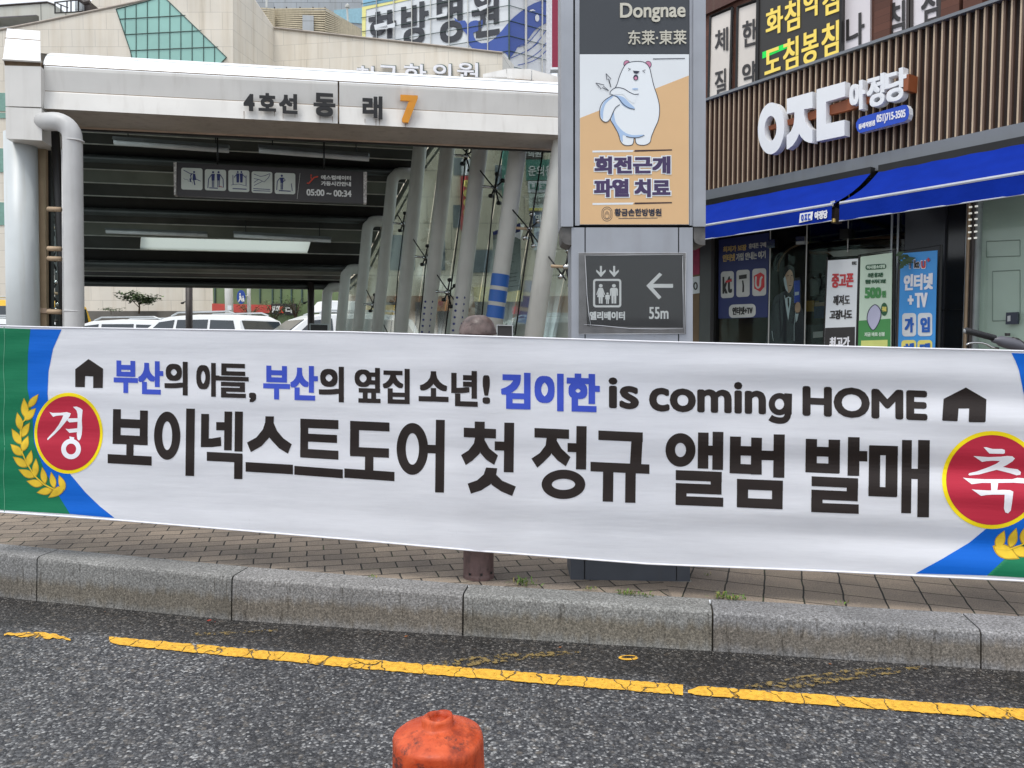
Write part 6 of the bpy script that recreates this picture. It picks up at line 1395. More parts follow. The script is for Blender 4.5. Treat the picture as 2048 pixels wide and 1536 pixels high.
ub('sign_board', 'narrow pale window sign with two black syllables, nearest the pylon', [kk(135, 210), kk(413, 95), kk(386, 1190), kk(110, 1300)], lbox, [('체', (1429.5, 57, 1456, 104), sign_black, (.7, .6), -.28), ('질', (1429.5, 139, 1452.5, 192), sign_black, (.7, .6), -.28)], frame=black_m)
ub('sign_board', 'narrow pale window sign cut off by the black lettered board', [kk(485, 92), kk(740, 0), kk(720, 1085), kk(468, 1170)], lbox, [('한', (1484.5, 40, 1513.5, 92), sign_black, (.9, .9), -.28), ('약', (1484, 124, 1512.5, 170), sign_black, (.9, .9), -.28)], frame=black_m)
def led(mb, at, b):
    mb = MB(); flat(mb, [kk(798, 668), kk(1130, 545), kk(1130, 610), kk(798, 752)], at, led_g, .003); g_ = mb.build('green_light', b, recalc=False)
ub('sign_board', 'black lettered window board with yellow syllables and a green light bar', [(1517, -45), (1683, -112), (1681, 109), (1515, 166)], led_b,
   [('화', (1531.5, 15, 1566, 69), led_y, (1.3, 1.1), -.36), ('침', (1569, 0, 1600, 61), led_y, (1.3, 1.1), -.36), ('약', (1607, -22, 1640, 34), led_y, (1.3, 1.1), -.36), ('침', (1645, -30, 1679, 28), led_y, (1.3, 1.1), -.36),
    ('도', (1529, 97, 1561, 145), led_y, (1.4, 1.2), -.36), ('침', (1566, 76, 1597, 140), led_y, (1.3, 1.1), -.36), ('봉', (1603, 62, 1637, 126), led_y, (1.3, 1.1), -.36), ('침', (1643, 45, 1678, 112), led_y, (1.3, 1.1), -.36)], o=oU+.10, th=.08, frame=black_m, parts=led)
ub('sign_board', 'pinkish window sign with one large black syllable, right of the black board', [(1684, -110), (1741, -135), (1740, 85), (1682, 106)], lbox_p, [('나', (1692, 28, 1729, 92), sign_black, (1.3, 1.2), -.3)], frame=None)
ub('sign_board', 'pinkish window sign right of the brown brick pier, its syllable whole', [(1762, -130), (1817, -152), (1816, 60), (1761, 78)], lbox_p, [('침', (1773, 4, 1810, 74), sign_black, (1.3, 1.2), -.3)], frame=dark_frame)
ub('sign_board', 'pinkish window sign farthest right, its syllable cut by the frame edge', [(1825, -155), (1881, -178), (1880, 36), (1824, 58)], lbox_p, [('침', (1842, -28, 1879, 44), sign_black, (1.3, 1.2), -.3)], frame=dark_frame)
for i, x in enumerate((1468, 1750)): 
    pass

# neighbouring wall seen in the slit between pylon and shop
nb_ = thing('side_wall', 'narrow brown wall in the slit between the pylon and the shop', 'wall', fs(-.5, 0))
mb = MB(); a, b = s_of(1290, -.02), s_of(1398.6, -.02); mb.prism([fs(a, -.1, -.02), fs(b, -.1, -.02), fs(b, zbb-.002, -.02), fs(a, zbb-.002, -.02)], -nS*.2, pm('brown_side_wall', rgb(122, 100, 78), .7, var=.2, scale=3)); mb.build('wall', nb_)
nat2 = lambda x, y, o=0.0: st(x, y, -.012+o)
pk = thing('wall_poster', 'crimson poster on the narrow wall beside the pylon, above a white plate', 'poster', nat2(1392, 545)); mb = MB(); mb.prism([nat2(x, y) for x, y in ((1372, 482), (1399, 478), (1399, 548), (1372, 552))], -nS*.004, pm('poster_crimson', rgb(170, 60, 92), .5, var=.2, scale=12)); mb.build('sheet', pk)
pk = thing('wall_plate', 'white plate with a black ring under the crimson poster', 'plate', nat2(1392, 588)); mb = MB(); mb.prism([nat2(x, y) for x, y in ((1372, 556), (1399, 552), (1399, 586), (1372, 590))], -nS*.006, poster_white); b = mb.build('plate', pk); mb = MB(); ring(mb, ell(1391, 572, 4.5, 8, 20), ell(1391, 572, 2, 5, 20), nat2, sign_black, .003); mb.build('ring_mark', b, recalc=False)

# big white letters sign
OS = .20
sg2 = thing('shop_sign', 'big white raised shop letters with a blue phone plate on a rust brown bar', 'sign', st(1660, 280, .1))
bat2 = lambda x, y, o=0.0: st(x, y, OS+o)
k2 = 5.851; q6 = lambda L_: [(1500+x/k2, 120+y/k2) for x, y in L_]
rust = pm('rust_brown_bar', rgb(150, 82, 46), .5, var=.1); letter_white = pm('sign_letter_white', rgb(236, 238, 242), .35, var=.015)
mb = MB(); mb.prism([bat2(x, y, -.06) for x, y in q6([(215, 775), (1200, 440), (1850, 200), (1835, 340), (1200, 575), (225, 818)])], -nS*.05, rust)
mb.prism([bat2(x, y, .0) for x, y in q6([(1800, 190), (1862, 160), (1848, 355), (1792, 365)])], -nS*.15, rust); mb.build('bar', sg2)
def ext(mb, pts, hole=None, th=.09):
    P3 = [bat2(x, y) for x, y in pts]
    if hole is None: mb.prism(P3, -nS*th, letter_white)
    else:
        H3 = [bat2(x, y) for x, y in hole]; n = len(pts)
        for a, b, sgn in ((P3, H3, 0),):
            mb.raw(a+b, [[i, (i+1) % n, n+(i+1) % n, n+i] for i in range(n)], letter_white)
        for a in (P3, H3): mb.raw(a+[p-nS*th for p in a], [[i, (i+1) % n, n+(i+1) % n, n+i] for i in range(n)], letter_white)
mb = MB(); o_ = [(246+154*cos(t), 800+302*sin(t)-.12*(154*cos(t))) for t in [2*pi*i/48 for i in range(48)]]; i_ = [(240+70*cos(t), 802+148*sin(t)-.12*(70*cos(t))) for t in [2*pi*i/48 for i in range(48)]]
ext(mb, q6(o_), q6(i_)); mb.build('letter', sg2)
mb = MB(); ext(mb, q6([(430, 455), (730, 370), (730, 560), (632, 575), (632, 650), (648, 720), (680, 775), (730, 810), (728, 970), (690, 968), (640, 945), (600, 905), (575, 860), (545, 930), (500, 1000), (440, 1045), (428, 1042), (428, 885), (480, 830), (508, 760), (518, 690), (520, 610), (430, 630)])); mb.build('letter', sg2)
mb = MB(); ext(mb, q6([(778, 345), (1112, 252), (1112, 425), (888, 490), (888, 748), (1105, 700), (1105, 885), (778, 952)])); mb.build('letter', sg2)
mb = MB()
for t, bx_ in (('아', (1160, 235, 1345, 590)), ('정', (1365, 155, 1570, 545)), ('당', (1572, 90, 1830, 480))):
    b = q6([(bx_[0], bx_[1]), (bx_[2], bx_[3])]); stamp(mb, t, (b[0][0], b[0][1]+(2 if t == '아' else 3), b[1][0], b[1][1]), bat2, letter_white, (2.2, 1.6), -.28, 0, .0, .0004, depth=.09, back=-nS)
mb.build('letter', sg2, recalc=False)
mb = MB()
pill = [(1715, 262), (1712, 254), (1712, 246), (1716, 239), (1722, 234), (1806, 210), (1813, 210), (1817, 216), (1818, 228), (1815, 238), (1808, 243), (1727, 264), (1720, 266)]
mb.prism([bat2(x, y, -.02) for x, y in pill], -nS*.004, pm('pill_blue', rgb(16, 72, 190), .35, var=.03)); mb.prism([bat2(x, y, -.0245) for x, y in pill], -nS*.07, letter_white); pl2 = mb.build('phone_plate', sg2)
mb = MB(); pt_ = lambda x, y, o=0.0: bat2(x, y, -.019+o)
stamp(mb, '동래직영점', (1717, 244, 1750, 255), pt_, white_ink, (.5, .4), -.27, 0, .001, .0003); stamp(mb, '051)715-3505', (1753, 224, 1811, 244), pt_, white_ink, (.55, .5), -.20, 0, .001, .0003); mb.build('lettering', pl2, recalc=False)

# awnings
awn_b = pm('awning_blue', rgb(12, 44, 146), .8, var=.10, scale=5, bump=.3, bscale=30, spec=.08); awn_e = pm('awning_trim', rgb(186, 190, 200), .5)
OA = .75
def awning(label, x0, y0, x1, y1, vb0, vb1, s_ext0=None):
    t_ = thing('awning', label, 'awning', st((x0+x1)/2, y0-40, .1), 'blue awnings over the shop front'); sa, sb = s_of(x0, OA), s_of(x1, OA)
    if s_ext0 is not None: sa = s_ext0
    zf = st(x0, y0, OA).z; zf1 = st(x1, y1, OA).z; zv = st(x0, vb0, OA).z; zv1 = st(x1, vb1, OA).z; zf = (zf+zf1)/2; zv = (zv+zv1)/2; ztop = zbb-.02
    mb = MB(); n = 24; vs = []
    for i in range(n+1):
        s_ = lerp(sa, sb, i/n)
        for j in range(7):
            u = j/6; vs.append(fs(s_, lerp(ztop, zf, u)-.035*sin(pi*u)-.004*sin(i*1.3+j), lerp(.14, OA, u)))
    mb.raw(vs, [[i*7+j, (i+1)*7+j, (i+1)*7+j+1, i*7+j+1] for i in range(n) for j in range(6)], awn_b); mb.build('canvas', t_, smooth=True, recalc=False)
    mb = MB(); vs = []
    for i in range(n+1):
        s_ = lerp(sa, sb, i/n)
        for j in range(5): u = j/4; vs.append(fs(s_, lerp(zf-.012, zv, u), OA+.01+.008*sin(i*.9)*u))
    mb.raw(vs, [[i*5+j, (i+1)*5+j, (i+1)*5+j+1, i*5+j+1] for i in range(n) for j in range(4)], awn_b); mb.tube([fs(sa, zv, OA+.01), fs(sb, zv, OA+.01)], .006, awn_e, 6); vl = mb.build('valance', t_, smooth=True, recalc=False)
    mb = MB(); mb.tube([fs(sa, zf, OA), fs(sb, zf, OA)], .016, awn_e, 8); mb.build('front_bar', t_)
    mb = MB(); mb.box((fs((sa+sb)/2, ztop+.0, .10)), (sb-sa, .12, .10), black_m, math.atan2(dS.y, dS.x)); mb.build('cassette', t_)
    mb = MB()
    for f_ in (.12, .88): s_ = lerp(sa, sb, f_); mb.tube([fs(s_, ztop-.1, .1), fs(s_+(.25 if f_ < .5 else -.25), (ztop+zf)/2-.08, .42), fs(s_, zf-.03, OA-.02)], .02, black_m, 8)
    mb.build('folding_arm', t_, smooth=True); return t_, vl, zf, zv
aw1, vl1, zf1_, zv1_ = awning('shorter blue awning with white lettering on its valance, next to the pylon', 1411, 450, 1661, 411, 478, 443, -1.4)
aw2, vl2, _, _ = awning('longer blue awning with a plain valance at the right', 1676, 408, 2048, 345, 442, 390)
sa_ = s_of(2048, OA)
mb = MB(); av = lambda x, y, o=0.0: st(x, y, OA+.022+o)
flat(mb, [(1600, 427), (1626, 423), (1624, 440), (1598, 446)], av, white_ink, .002); stamp(mb, 'ㅇㅈㄷ', (1602, 428, 1621, 441), av, pm('pill_blue', rgb(16, 72, 190), .35), (.6, .5), -.15, 0, .004, .0004); stamp(mb, '아정당', (1629, 421.5, 1655, 438), av, white_ink, (.7, .6), -.15, 0, .002, .0004); mb.build('lettering', vl1, recalc=False)
lb = thing('awning_bracket', 'small steel bracket with a warm lamp between the two blue awnings', 'bracket', st(1667, 430, .6)); mb = MB(); mb.prism([st(x, y, .70) for x, y in ((1661, 403), (1670, 401), (1670, 414), (1661, 416))], -nS*.08, chrome); mb.build('plate', lb); mb = MB(); mb.prism([st(x, y, .69) for x, y in ((1663, 418), (1671, 416), (1671, 445), (1663, 447))], -nS*.1, dark_frame); mb.build('arm', lb); mb = MB(); mb.lathe([(.001, -.02), (.022, -.015), (.02, .015), (.001, .02)], st(1667, 441, .72), pm('brass', rgb(210, 180, 110), .3, .6), 12); mb.build('lamp', lb)

# shop front: dark columns, glass, fittings
zg = pavz(3.0)+.0; oG = -.10
def col(xa, xb, o, mat, th=.25, z1=None, name='column'):
    mb = MB(); a, b = s_of(xa, o), s_of(xb, o); mb.prism([fs(a, -.1, o), fs(b, -.1, o), fs(b, z1 or zbb-.001, o), fs(a, z1 or zbb-.001, o)], -nS*th, mat); return mb.build(name, sh_, bevel=.003)
col(1399, 1421, .0, pm('grey_shop_column', rgb(92, 92, 92), .35, .2, var=.1, scale=2)); col(1421.3, 1432, -.06, black_m)
col(1806, 1886, -.02, dark_panel); col(1887, 1926, -.05, pm('black_gloss_panel', rgb(34, 35, 36), .2, var=.1)); 
mb = MB(); a, b = s_of(1806, -.02), s_of(1926, -.02); zj = st(1850, 622, -.02).z; mb.prism([fs(a, zj, -.018), fs(b, zj, -.018), fs(b, zj+.008, -.018), fs(a, zj+.008, -.018)], nS*.001, black_m); mb.build('panel_joint', sh_)
mb = MB(); a, b = s_of(1927, -.05), s_of(1950, -.05); mb.prism([fs(a, -.1, -.05), fs(b, -.1, -.05), fs(b, zbb-.001, -.05), fs(a, zbb-.001, -.05)], -nS*.1, lamp_grey)
mb.tube([fs(lerp(a, b, .35), 0, -.03), fs(lerp(a, b, .35), zbb-.1, -.03)], .016, tan_m, 8); mb.tube([fs(lerp(a, b, .75), 0, -.03), fs(lerp(a, b, .75), zbb-.1, -.03)], .016, dark_frame, 8); mb.build('window_jamb', sh_)
lamp_e = emit('led_strip_lamp', (1, 1, .92), .35)
mb = MB()
for i in range(6):
    p = fs(s_of(1941, .0), st(1941, 405, 0).z-.04-.055*i, .0)
    for dx in (-.025, .025): mb.box(p+dS*dx, (.022, .012, .014), lamp_e, math.atan2(dS.y, dS.x))
ls = mb.build('led_strip', sh_); ls['label'] = 'lit strip of small white lamps beside the frosted pane'
def pane(xa, xb, mat, o, z0=.05, z1=None, name='glass_pane'):
    mb = MB(); a, b = s_of(xa, o), s_of(xb, o); mb.raw([fs(a, z0, o), fs(b, z0, o), fs(b, z1 or zbb, o), fs(a, z1 or zbb, o)], [[0, 1, 2, 3]], mat); return mb.build(name, sh_, recalc=False)
pane(1432.5, 1538, clear_glass, oG); pane(1539, 1609, clear_glass, oG); pane(1612, 1805, clear_glass, oG-.02)
pane(1951, 2300, clear_glass, oG)
mb = MB(); a, b = s_of(1952, -.14), s_of(2300, -.14); mb.raw([fs(a, .05, -.14), fs(b, .05, -.14), fs(b, zbb, -.14), fs(a, zbb, -.14)], [[0, 1, 2, 3]], frost_glass)
fm = pm('film_line', rgb(126, 140, 130), .4)
for q in ((1973, 480, 2040, 512), (1985, 540, 2040, 640)): 
    for i in range(4):
        c = [(q[0], q[1]+3), (q[2], q[1]), (q[2], q[3]), (q[0], q[3]+2)]; mb.tube([st(*c[i], -.137), st(*c[(i+1) % 4], -.137)], .004, fm, 4)
mb.build('frosted_film', sh_, recalc=False)
mb = MB()
for x in (1538.5, 1611): a = s_of(x, oG); mb.tube([fs(a, .05, oG), fs(a, zbb, oG)], .007, steel_post, 6)
for x in (1693,): a = s_of(x, oG); mb.tube([fs(a, st(x, 506, oG).z, oG), fs(a, zbb, oG)], .006, steel_post, 6)
for x in (1780, 1792.5): a = s_of(x, oG+.05); mb.tube([fs(a, .05, oG+.05), fs(a, zbb, oG+.05)], .011, lamp_grey, 8)
mb.build('glass_edge', sh_)
for x, y, w_, h_, m_ in ((1542, 488, 15, 17, chrome), (1600, 478, 17, 9, chrome), (1600, 486, 17, 6, lamp_grey), (1688, 468, 18, 20, black_m)):
    mb = MB(); mb.prism([st(x-w_/2, y-h_/2, oG+.03), st(x+w_/2, y-h_/2-1, oG+.03), st(x+w_/2, y+h_/2-1, oG+.03), st(x-w_/2, y+h_/2, oG+.03)], -nS*.06, m_); mb.build('glass_clamp', sh_, bevel=.003)
mb = MB(); mb.prism([st(1951, 627, -.09), st(1975, 624, -.09), st(1975, 648, -.09), st(1951, 650, -.09)], -nS*.0, black_m) if 0 else None
mb = MB(); mb.prism([st(2012, 625, -.08), st(2035, 624, -.08), st(2035, 648, -.08), st(2011, 649, -.08)], -nS*.03, pm('call_box', rgb(40, 48, 64), .4)); mb.prism([st(2015, 632, -.078), st(2021, 631, -.078), st(2021, 642, -.078), st(2015, 643, -.078)], nS*.002, lamp_grey); mb.build('call_box', sh_)
mb = MB(); mb.lathe([(.001, -.012), (.02, -.012), (.02, .012), (.001, .012)], st(2015, 669, -.07), sign_black, 12); mb.build('door_bell', sh_)
# transom band and interior
mb = MB(); a, b = s_of(1612, oG), s_of(1805, oG); z0_, z1_ = st(1700, 478, oG-.03).z, st(1700, 445, oG-.03).z
mb.prism([fs(a, z0_, oG-.03), fs(b, z0_, oG-.03), fs(b, z1_+.3, oG-.03), fs(a, z1_+.3, oG-.03)], -nS*.02, glass('transom_glass', (.45, .55, .53), .1)); mb.build('transom', sh_)
in_dark = pm('shop_inner_wall', rgb(92, 84, 74), .7, var=.25, scale=2); in_floor = pm('shop_floor', rgb(120, 112, 100), .5); wood = pm('shop_wood', rgb(110, 82, 56), .5, var=.2)
mb = MB(); D = 3.0; a, b = s_of(1426), s_of(2300)
mb.raw([fs(a, 0, -D), fs(b, 0, -D), fs(b, 3.0, -D), fs(a, 3.0, -D)], [[0, 1, 2, 3]], in_dark); mb.raw([fs(a, .12, -.1), fs(b, .12, -.1), fs(b, .12, -D), fs(a, .12, -D)], [[0, 1, 2, 3]], in_floor); mb.raw([fs(a, 2.93, -.12), fs(b, 2.93, -.12), fs(b, 2.93, -D), fs(a, 2.93, -D)], [[0, 1, 2, 3]], in_dark)
mb.raw([fs(a, 0, -.12), fs(a, 0, -D), fs(a, 3, -D), fs(a, 3, -.12)], [[0, 1, 2, 3]], in_dark); mb.raw([fs(b, 0, -.12), fs(b, 0, -D), fs(b, 3, -D), fs(b, 3, -.12)], [[0, 1, 2, 3]], in_dark); mb.build('interior', sh_, recalc=False)
mb = MB()
for y in (472, 488, 499): mb.prism([st(1618, y+4, -.9), st(1800, y, -.9), st(1800, y+5, -.9), st(1618, y+9, -.9)], -nS*.2, wood if y != 488 else black_m)
mb.build('ceiling_beam', sh_)
mb = MB(); mb.prism([st(1655, 504, -.7), st(1700, 499, -.7), st(1790, 497, -.7), st(1793, 505, -.7), st(1740, 508, -.7), st(1690, 514, -.7), st(1668, 514, -.7)], -nS*.05, pm('pale_ceiling_panel', rgb(204, 206, 202), .5)); mb.build('ceiling_panel', sh_)
mb = MB(); arch = smooth([(1553, 540), (1556, 520), (1570, 500), (1590, 488), (1612, 482), (1640, 480)], 4, False); mb.tube([st(x, y, -.6) for x, y in arch], .035, black_m, 8); mb.tube([st(x+3, y+3, -.58) for x, y in arch], .012, tan_m, 6); mb.build('arch_trim', sh_, smooth=True)
rk2 = thing('coat_rail', 'dark clothes on hangers inside the shop, behind the glass door', 'clothes', st(1640, 560, -1.2)); mb = MB(); mb.tube([st(1615, 545, -1.2), st(1660, 540, -1.2)], .012, chrome, 6); mb.build('rail', rk2)
for x, y, m_ in ((1628, 560, pm('grey_green_shirt', rgb(112, 126, 122), .8)), (1650, 555, pm('dark_shirt', rgb(40, 42, 48), .8))):
    mb = MB(); mb.prism([st(px_, py__, -1.15) for px_, py__ in ((x-9, y), (x-4, y-3), (x, y-1), (x+4, y-4), (x+9, y-1), (x+10, y+30), (x-8, y+32))], -nS*.12, m_); mb.build('shirt', rk2); mb = MB(); mb.tube([st(x-8, y, -1.2), st(x, y-8, -1.2), st(x+8, y-1, -1.2)], .006, chrome, 5); mb.build('hanger', rk2)
cn = thing('shop_counter', 'shop counter with blue and yellow packs inside the glass door', 'counter', st(1630, 690, -1.0)); mb = MB(); mb.prism([st(1600, 650, -.9), st(1668, 648, -.9), st(1668, 740, -.9), st(1600, 740, -.9)], -nS*.4, pm('counter_dark', rgb(58, 62, 70), .4)); mb.build('counter', cn)
mb = MB(); mb.prism([st(1610, 602, -.92), st(1628, 601, -.92), st(1628, 622, -.92), st(1610, 623, -.92)], -nS*.1, pm('pack_yellow', rgb(170, 140, 60), .6)); mb.prism([st(1630, 605, -.92), st(1668, 603, -.92), st(1668, 611, -.92), st(1630, 612, -.92)], -nS*.1, tan_m); mb.prism([st(1628, 613, -.92), st(1668, 611, -.92), st(1668, 634, -.92), st(1628, 637, -.92)], -nS*.1, pm('pack_blue', rgb(46, 62, 110), .5)); mb.prism([st(1626, 664, -.88), st(1668, 660, -.88), st(1668, 672, -.88), st(1626, 676, -.88)], -nS*.1, poster_white); mb.build('pack', cn)

# window poster with three white tiles
navy_p = pm('poster_navy', rgb(48, 54, 104), .4, var=.06, scale=3); tile_g = pm('poster_tile', rgb(196, 196, 194), .4); k7 = 5.908; q7 = lambda L_: [(1400+x/k7, 440+y/k7) for x, y in L_]
wp = thing('window_poster', 'navy window poster with three pale logo tiles, left of the dark suited cutout', 'poster', st(1486, 637, -.13)); wpt = lambda x, y, o=0.0: st(x, y, -.085+o)
mb = MB(); mb.prism([wpt(x, y) for x, y in q7([(222, 235), (815, 150), (800, 1150), (218, 1165)])], -nS*.004, navy_p); ws = mb.build('sheet', wp)
mb = MB()
for q in ((247, 600, 400, 925), (430, 583, 587, 912), (618, 567, 782, 900)): flat(mb, q7(rrect(q[0], q[1]+6, q[2], q[3]-4, 32, 4, -.06)), wpt, tile_g, .002)
flat(mb, q7(rrect(342, 995, 658, 1152, 50, 5, -.04)), wpt, tile_g, .002)
def q7b(x0, y0, x1, y1): a, b = q7([(x0, y0), (x1, y1)]); return (*a, *b)
stamp(mb, 'k', q7b(265, 670, 325, 870), wpt, sign_black, (1.1, .9), -.05, 0, .004, .0003); stamp(mb, 't', q7b(318, 660, 378, 862), wpt, sign_black, (1.0, .9), -.05, 0, .004, .0003); flat(mb, q7([(300, 718), (372, 698), (378, 722), (306, 745)]), wpt, sred, .007)
flat(mb, q7([(460, 655), (552, 640), (552, 690), (460, 702)]), wpt, sign_black, .004); flat(mb, q7([(495, 715), (512, 712), (522, 780), (520, 850), (498, 855), (502, 780)]), wpt, sign_black, .004)
flat(mb, q7([(715, 618), (762, 650), (762, 790), (710, 848), (640, 810), (636, 660)]), wpt, sred, .004); mb.ribbon(q7(smooth([(662, 668), (658, 760), (680, 800), (708, 780), (716, 700), (735, 670)], 4, False)), wpt, 3.6, tile_g, .006)
stamp(mb, '인터넷+TV', q7b(382, 1025, 622, 1118), wpt, sign_black, (.7, .6), -.05, 0, .004, .0003)
yel_ink = pm('poster_yellow_ink', rgb(200, 170, 110), .5); 
stamp(mb, '최저가 보장', q7b(272, 300, 550, 372), wpt, yel_ink, (.6, .5), -.1, 0, .003, .0003); stamp(mb, '휴대폰 구매', q7b(575, 268, 782, 332), wpt, tile_g, (.5, .4), -.1, 0, .003, .0003); stamp(mb, '인터넷', q7b(268, 402, 415, 490), wpt, yel_ink, (.6, .5), -.1, 0, .003, .0003); stamp(mb, '가입 안내는 여기', q7b(425, 378, 776, 468), wpt, tile_g, (.5, .4), -.1, 0, .003, .0003)
mb.build('print', ws, recalc=False)
# life-size flat printed cutout of a man in a dark suit, standing inside the glass
ct = thing('standee', 'flat printed cutout of a man in a dark suit holding a blue box', 'standee', fs(s_of(1572, -.15), .12, -.15)); cat_ = lambda x, y, o=0.0: st(x, y, -.15+o)
suit = pm('print_suit', rgb(30, 30, 42), .5, var=.12, scale=6); skin = pm('print_skin', rgb(176, 146, 122), .5, var=.12, scale=14); hair_p = pm('print_hair', rgb(22, 20, 20), .5); shirt_p = pm('print_shirt', rgb(176, 190, 196), .5)
ol = q7(smooth([(1010, 560), (1060, 545), (1100, 570), (1115, 640), (1120, 690), (1150, 680), (1190, 710), (1195, 1000), (1215, 1080), (1230, 1180), (1228, 1500), (1220, 1700), (800, 1700), (800, 1250), (815, 1150), (850, 1000), (880, 910), (960, 860), (1000, 830), (985, 720), (990, 620)], 3))
mb = MB(); mb.prism([cat_(x, y) for x, y in ol], -nS*.012, suit); bd_ = mb.build('board', ct)
mb = MB(); flat(mb, q7(smooth([(1000, 640), (1015, 585), (1060, 555), (1098, 585), (1108, 660), (1100, 760), (1075, 830), (1048, 862), (1020, 820), (1000, 740)], 3)), cat_, skin, .002)
flat(mb, q7(smooth([(985, 690), (1000, 660), (1018, 700), (1030, 780), (1040, 850), (1010, 810)], 3)), cat_, shirt_p, .003)
flat(mb, q7(smooth([(985, 690), (985, 600), (1010, 550), (1060, 535), (1105, 565), (1115, 640), (1108, 700), (1092, 620), (1060, 585), (1025, 620), (1008, 650)], 3)), cat_, hair_p, .004)
for l in ([(1030, 660), (1050, 656)], [(1075, 655), (1094, 657)], [(1048, 775), (1082, 772)]): mb.ribbon(q7(l), cat_, 1.2, hair_p, .005)
mb.ribbon(q7([(1068, 668), (1074, 725), (1062, 733)]), cat_, .8, pm('print_skin_line', rgb(130, 96, 78), .5), .005)
flat(mb, q7([(995, 890), (1082, 880), (1070, 1000), (1042, 1185), (1020, 1060)]), cat_, shirt_p, .003); flat(mb, q7([(1003, 885), (1085, 872), (1082, 920), (1045, 905), (1008, 925)]), cat_, hair_p, .004); flat(mb, q7([(1033, 920), (1052, 918), (1056, 1000), (1046, 1050), (1036, 1000)]), cat_, hair_p, .004)
flat(mb, q7([(1108, 720), (1180, 712), (1178, 970), (1112, 980)]), cat_, pm('print_blue', rgb(40, 66, 160), .4), .004); flat(mb, q7([(1120, 852), (1168, 846), (1168, 885), (1120, 892)]), cat_, shirt_p, .005)
flat(mb, q7(smooth([(1125, 1010), (1150, 968), (1180, 985), (1188, 1050), (1170, 1090), (1128, 1085)], 3)), cat_, skin, .005); flat(mb, q7([(1128, 1110), (1165, 1105), (1150, 1180), (1130, 1215)]), cat_, shirt_p, .005)
mb.ribbon(q7([(1130, 1090), (1112, 1250), (1112, 1430)]), cat_, .8, shirt_p, .004); mb.ribbon(q7([(850, 1310), (858, 1380), (868, 1430)]), cat_, .8, shirt_p, .004); mb.build('print', bd_, recalc=False)
# three banner stands by the door
k8 = 5.907; q8 = lambda L_: [(1630+x/k8, 440+y/k8) for x, y in L_]
def q8b(x0, y0, x1, y1): a, b = q8([(x0, y0), (x1, y1)]); return (*a, *b)
OST = .32
def stand(label, quad, mat, frame_q):
    at = lambda x, y, o=0.0: st(x, y, OST+o); t_ = thing('banner_stand', label, 'banner stand', fs(s_of(quad[3][0], OST), pavz(3), OST), 'upright banner stands by the shop door')
    mb = MB(); mb.prism([at(*p) for p in quad], -nS*.006, mat); b = mb.build('panel', t_)
    mb = MB(); f = [at(*p, -.012) for p in frame_q]; mb.tube([f[3], f[0], f[1], f[2]], .013, black_m, 8); mb.build('frame', t_)
    mb = MB(); c0, c1 = f[3], f[2]
    for c in (c0, c1): mb.tube([V((c.x, c.y, pavz(c.x)+.02))+nS*.18, V((c.x, c.y, pavz(c.x)+.02))-nS*.18], .014, black_m, 6)
    mb.build('foot', t_); return t_, b, at
ext_y = 1536+900
wq = q8([(153, 478), (512, 455), (455, ext_y), (70, ext_y)])
t_, b, at = stand('white banner stand with red and black lettering and a black foot panel', wq, poster_white, q8([(148, 440), (520, 425), (462, ext_y), (62, ext_y)]))
mb = MB(); flat(mb, q8([(120, 1275), (472, 1262), (457, ext_y), (72, ext_y)]), at, sign_black, .003)
stamp(mb, '중고폰', q8b(195, 632, 455, 798), at, sred, (1.1, .9), -.03, .04, .004, .0003); stamp(mb, '깨져도', q8b(213, 885, 412, 1005), at, sign_black, (.5, .4), -.03, .04, .004, .0003); stamp(mb, '고장나도', q8b(172, 1060, 438, 1172), at, sign_black, (.8, .6), -.03, .04, .004, .0003); stamp(mb, '최고가', q8b(170, 1380, 412, 1500), at, white_ink, (.9, .7), -.03, .04, .005, .0003); stamp(mb, 'ㅇㅈㄷ', q8b(435, 490, 492, 528), at, sign_black, (.6, .5), -.03, 0, .004, .0003); mb.build('print', b, recalc=False)
mint = pm('poster_mint', rgb(206, 226, 206), .4, var=.03); leafg = pm('poster_leaf_green', rgb(74, 146, 82), .4, var=.04); dgreen = pm('poster_dark_green', rgb(40, 92, 60), .4)
gq = q8([(538, 435), (912, 385), (885, ext_y), (490, ext_y)])
t_, b, at = stand('pale green banner stand with green lettering and a lilac oval', gq, mint, q8([(525, 412), (940, 352), (915, ext_y), (480, ext_y)]))
mb = MB(); flat(mb, q8([(515, 1190), (893, 1165), (885, ext_y), (492, ext_y)]), at, leafg, .003); flat(mb, q8(rrect(596, 522, 842, 585, 28, 5, -.06)), at, dgreen, .003)
stamp(mb, '이사청소대행', q8b(612, 532, 828, 575), at, mint, (.5, .35), -.06, 0, .005, .0003); stamp(mb, '쓰던 중고폰', q8b(622, 622, 806, 678), at, dgreen, (.55, .45), -.04, 0, .004, .0003); stamp(mb, '현장 수거시 보상', q8b(594, 700, 836, 752), at, dgreen, (.5, .4), -.04, 0, .004, .0003); stamp(mb, '500', q8b(585, 795, 782, 925), at, leafg, (1.5, 1.2), -.02, 0, .004, .0003); stamp(mb, '원', q8b(788, 835, 838, 915), at, leafg, (.8, .7), -.02, 0, .004, .0003)
lil = pm('poster_lilac', rgb(188, 188, 214), .4, var=.05); drop_ = smooth([(706, 1000), (760, 1040), (780, 1110), (750, 1220), (690, 1300), (640, 1250), (615, 1160), (640, 1060)], 4); mb.ribbon(q8(drop_), at, 1.6, line_navy, .005, True); flat(mb, q8(drop_), at, lil, .0045); flat(mb, q8(ell(818, 1055, 40, 78, 28)), at, dgreen, .004); stamp(mb, '무료', q8b(790, 1025, 846, 1085), at, sy, (.6, .5), 0, 0, .006, .0003)
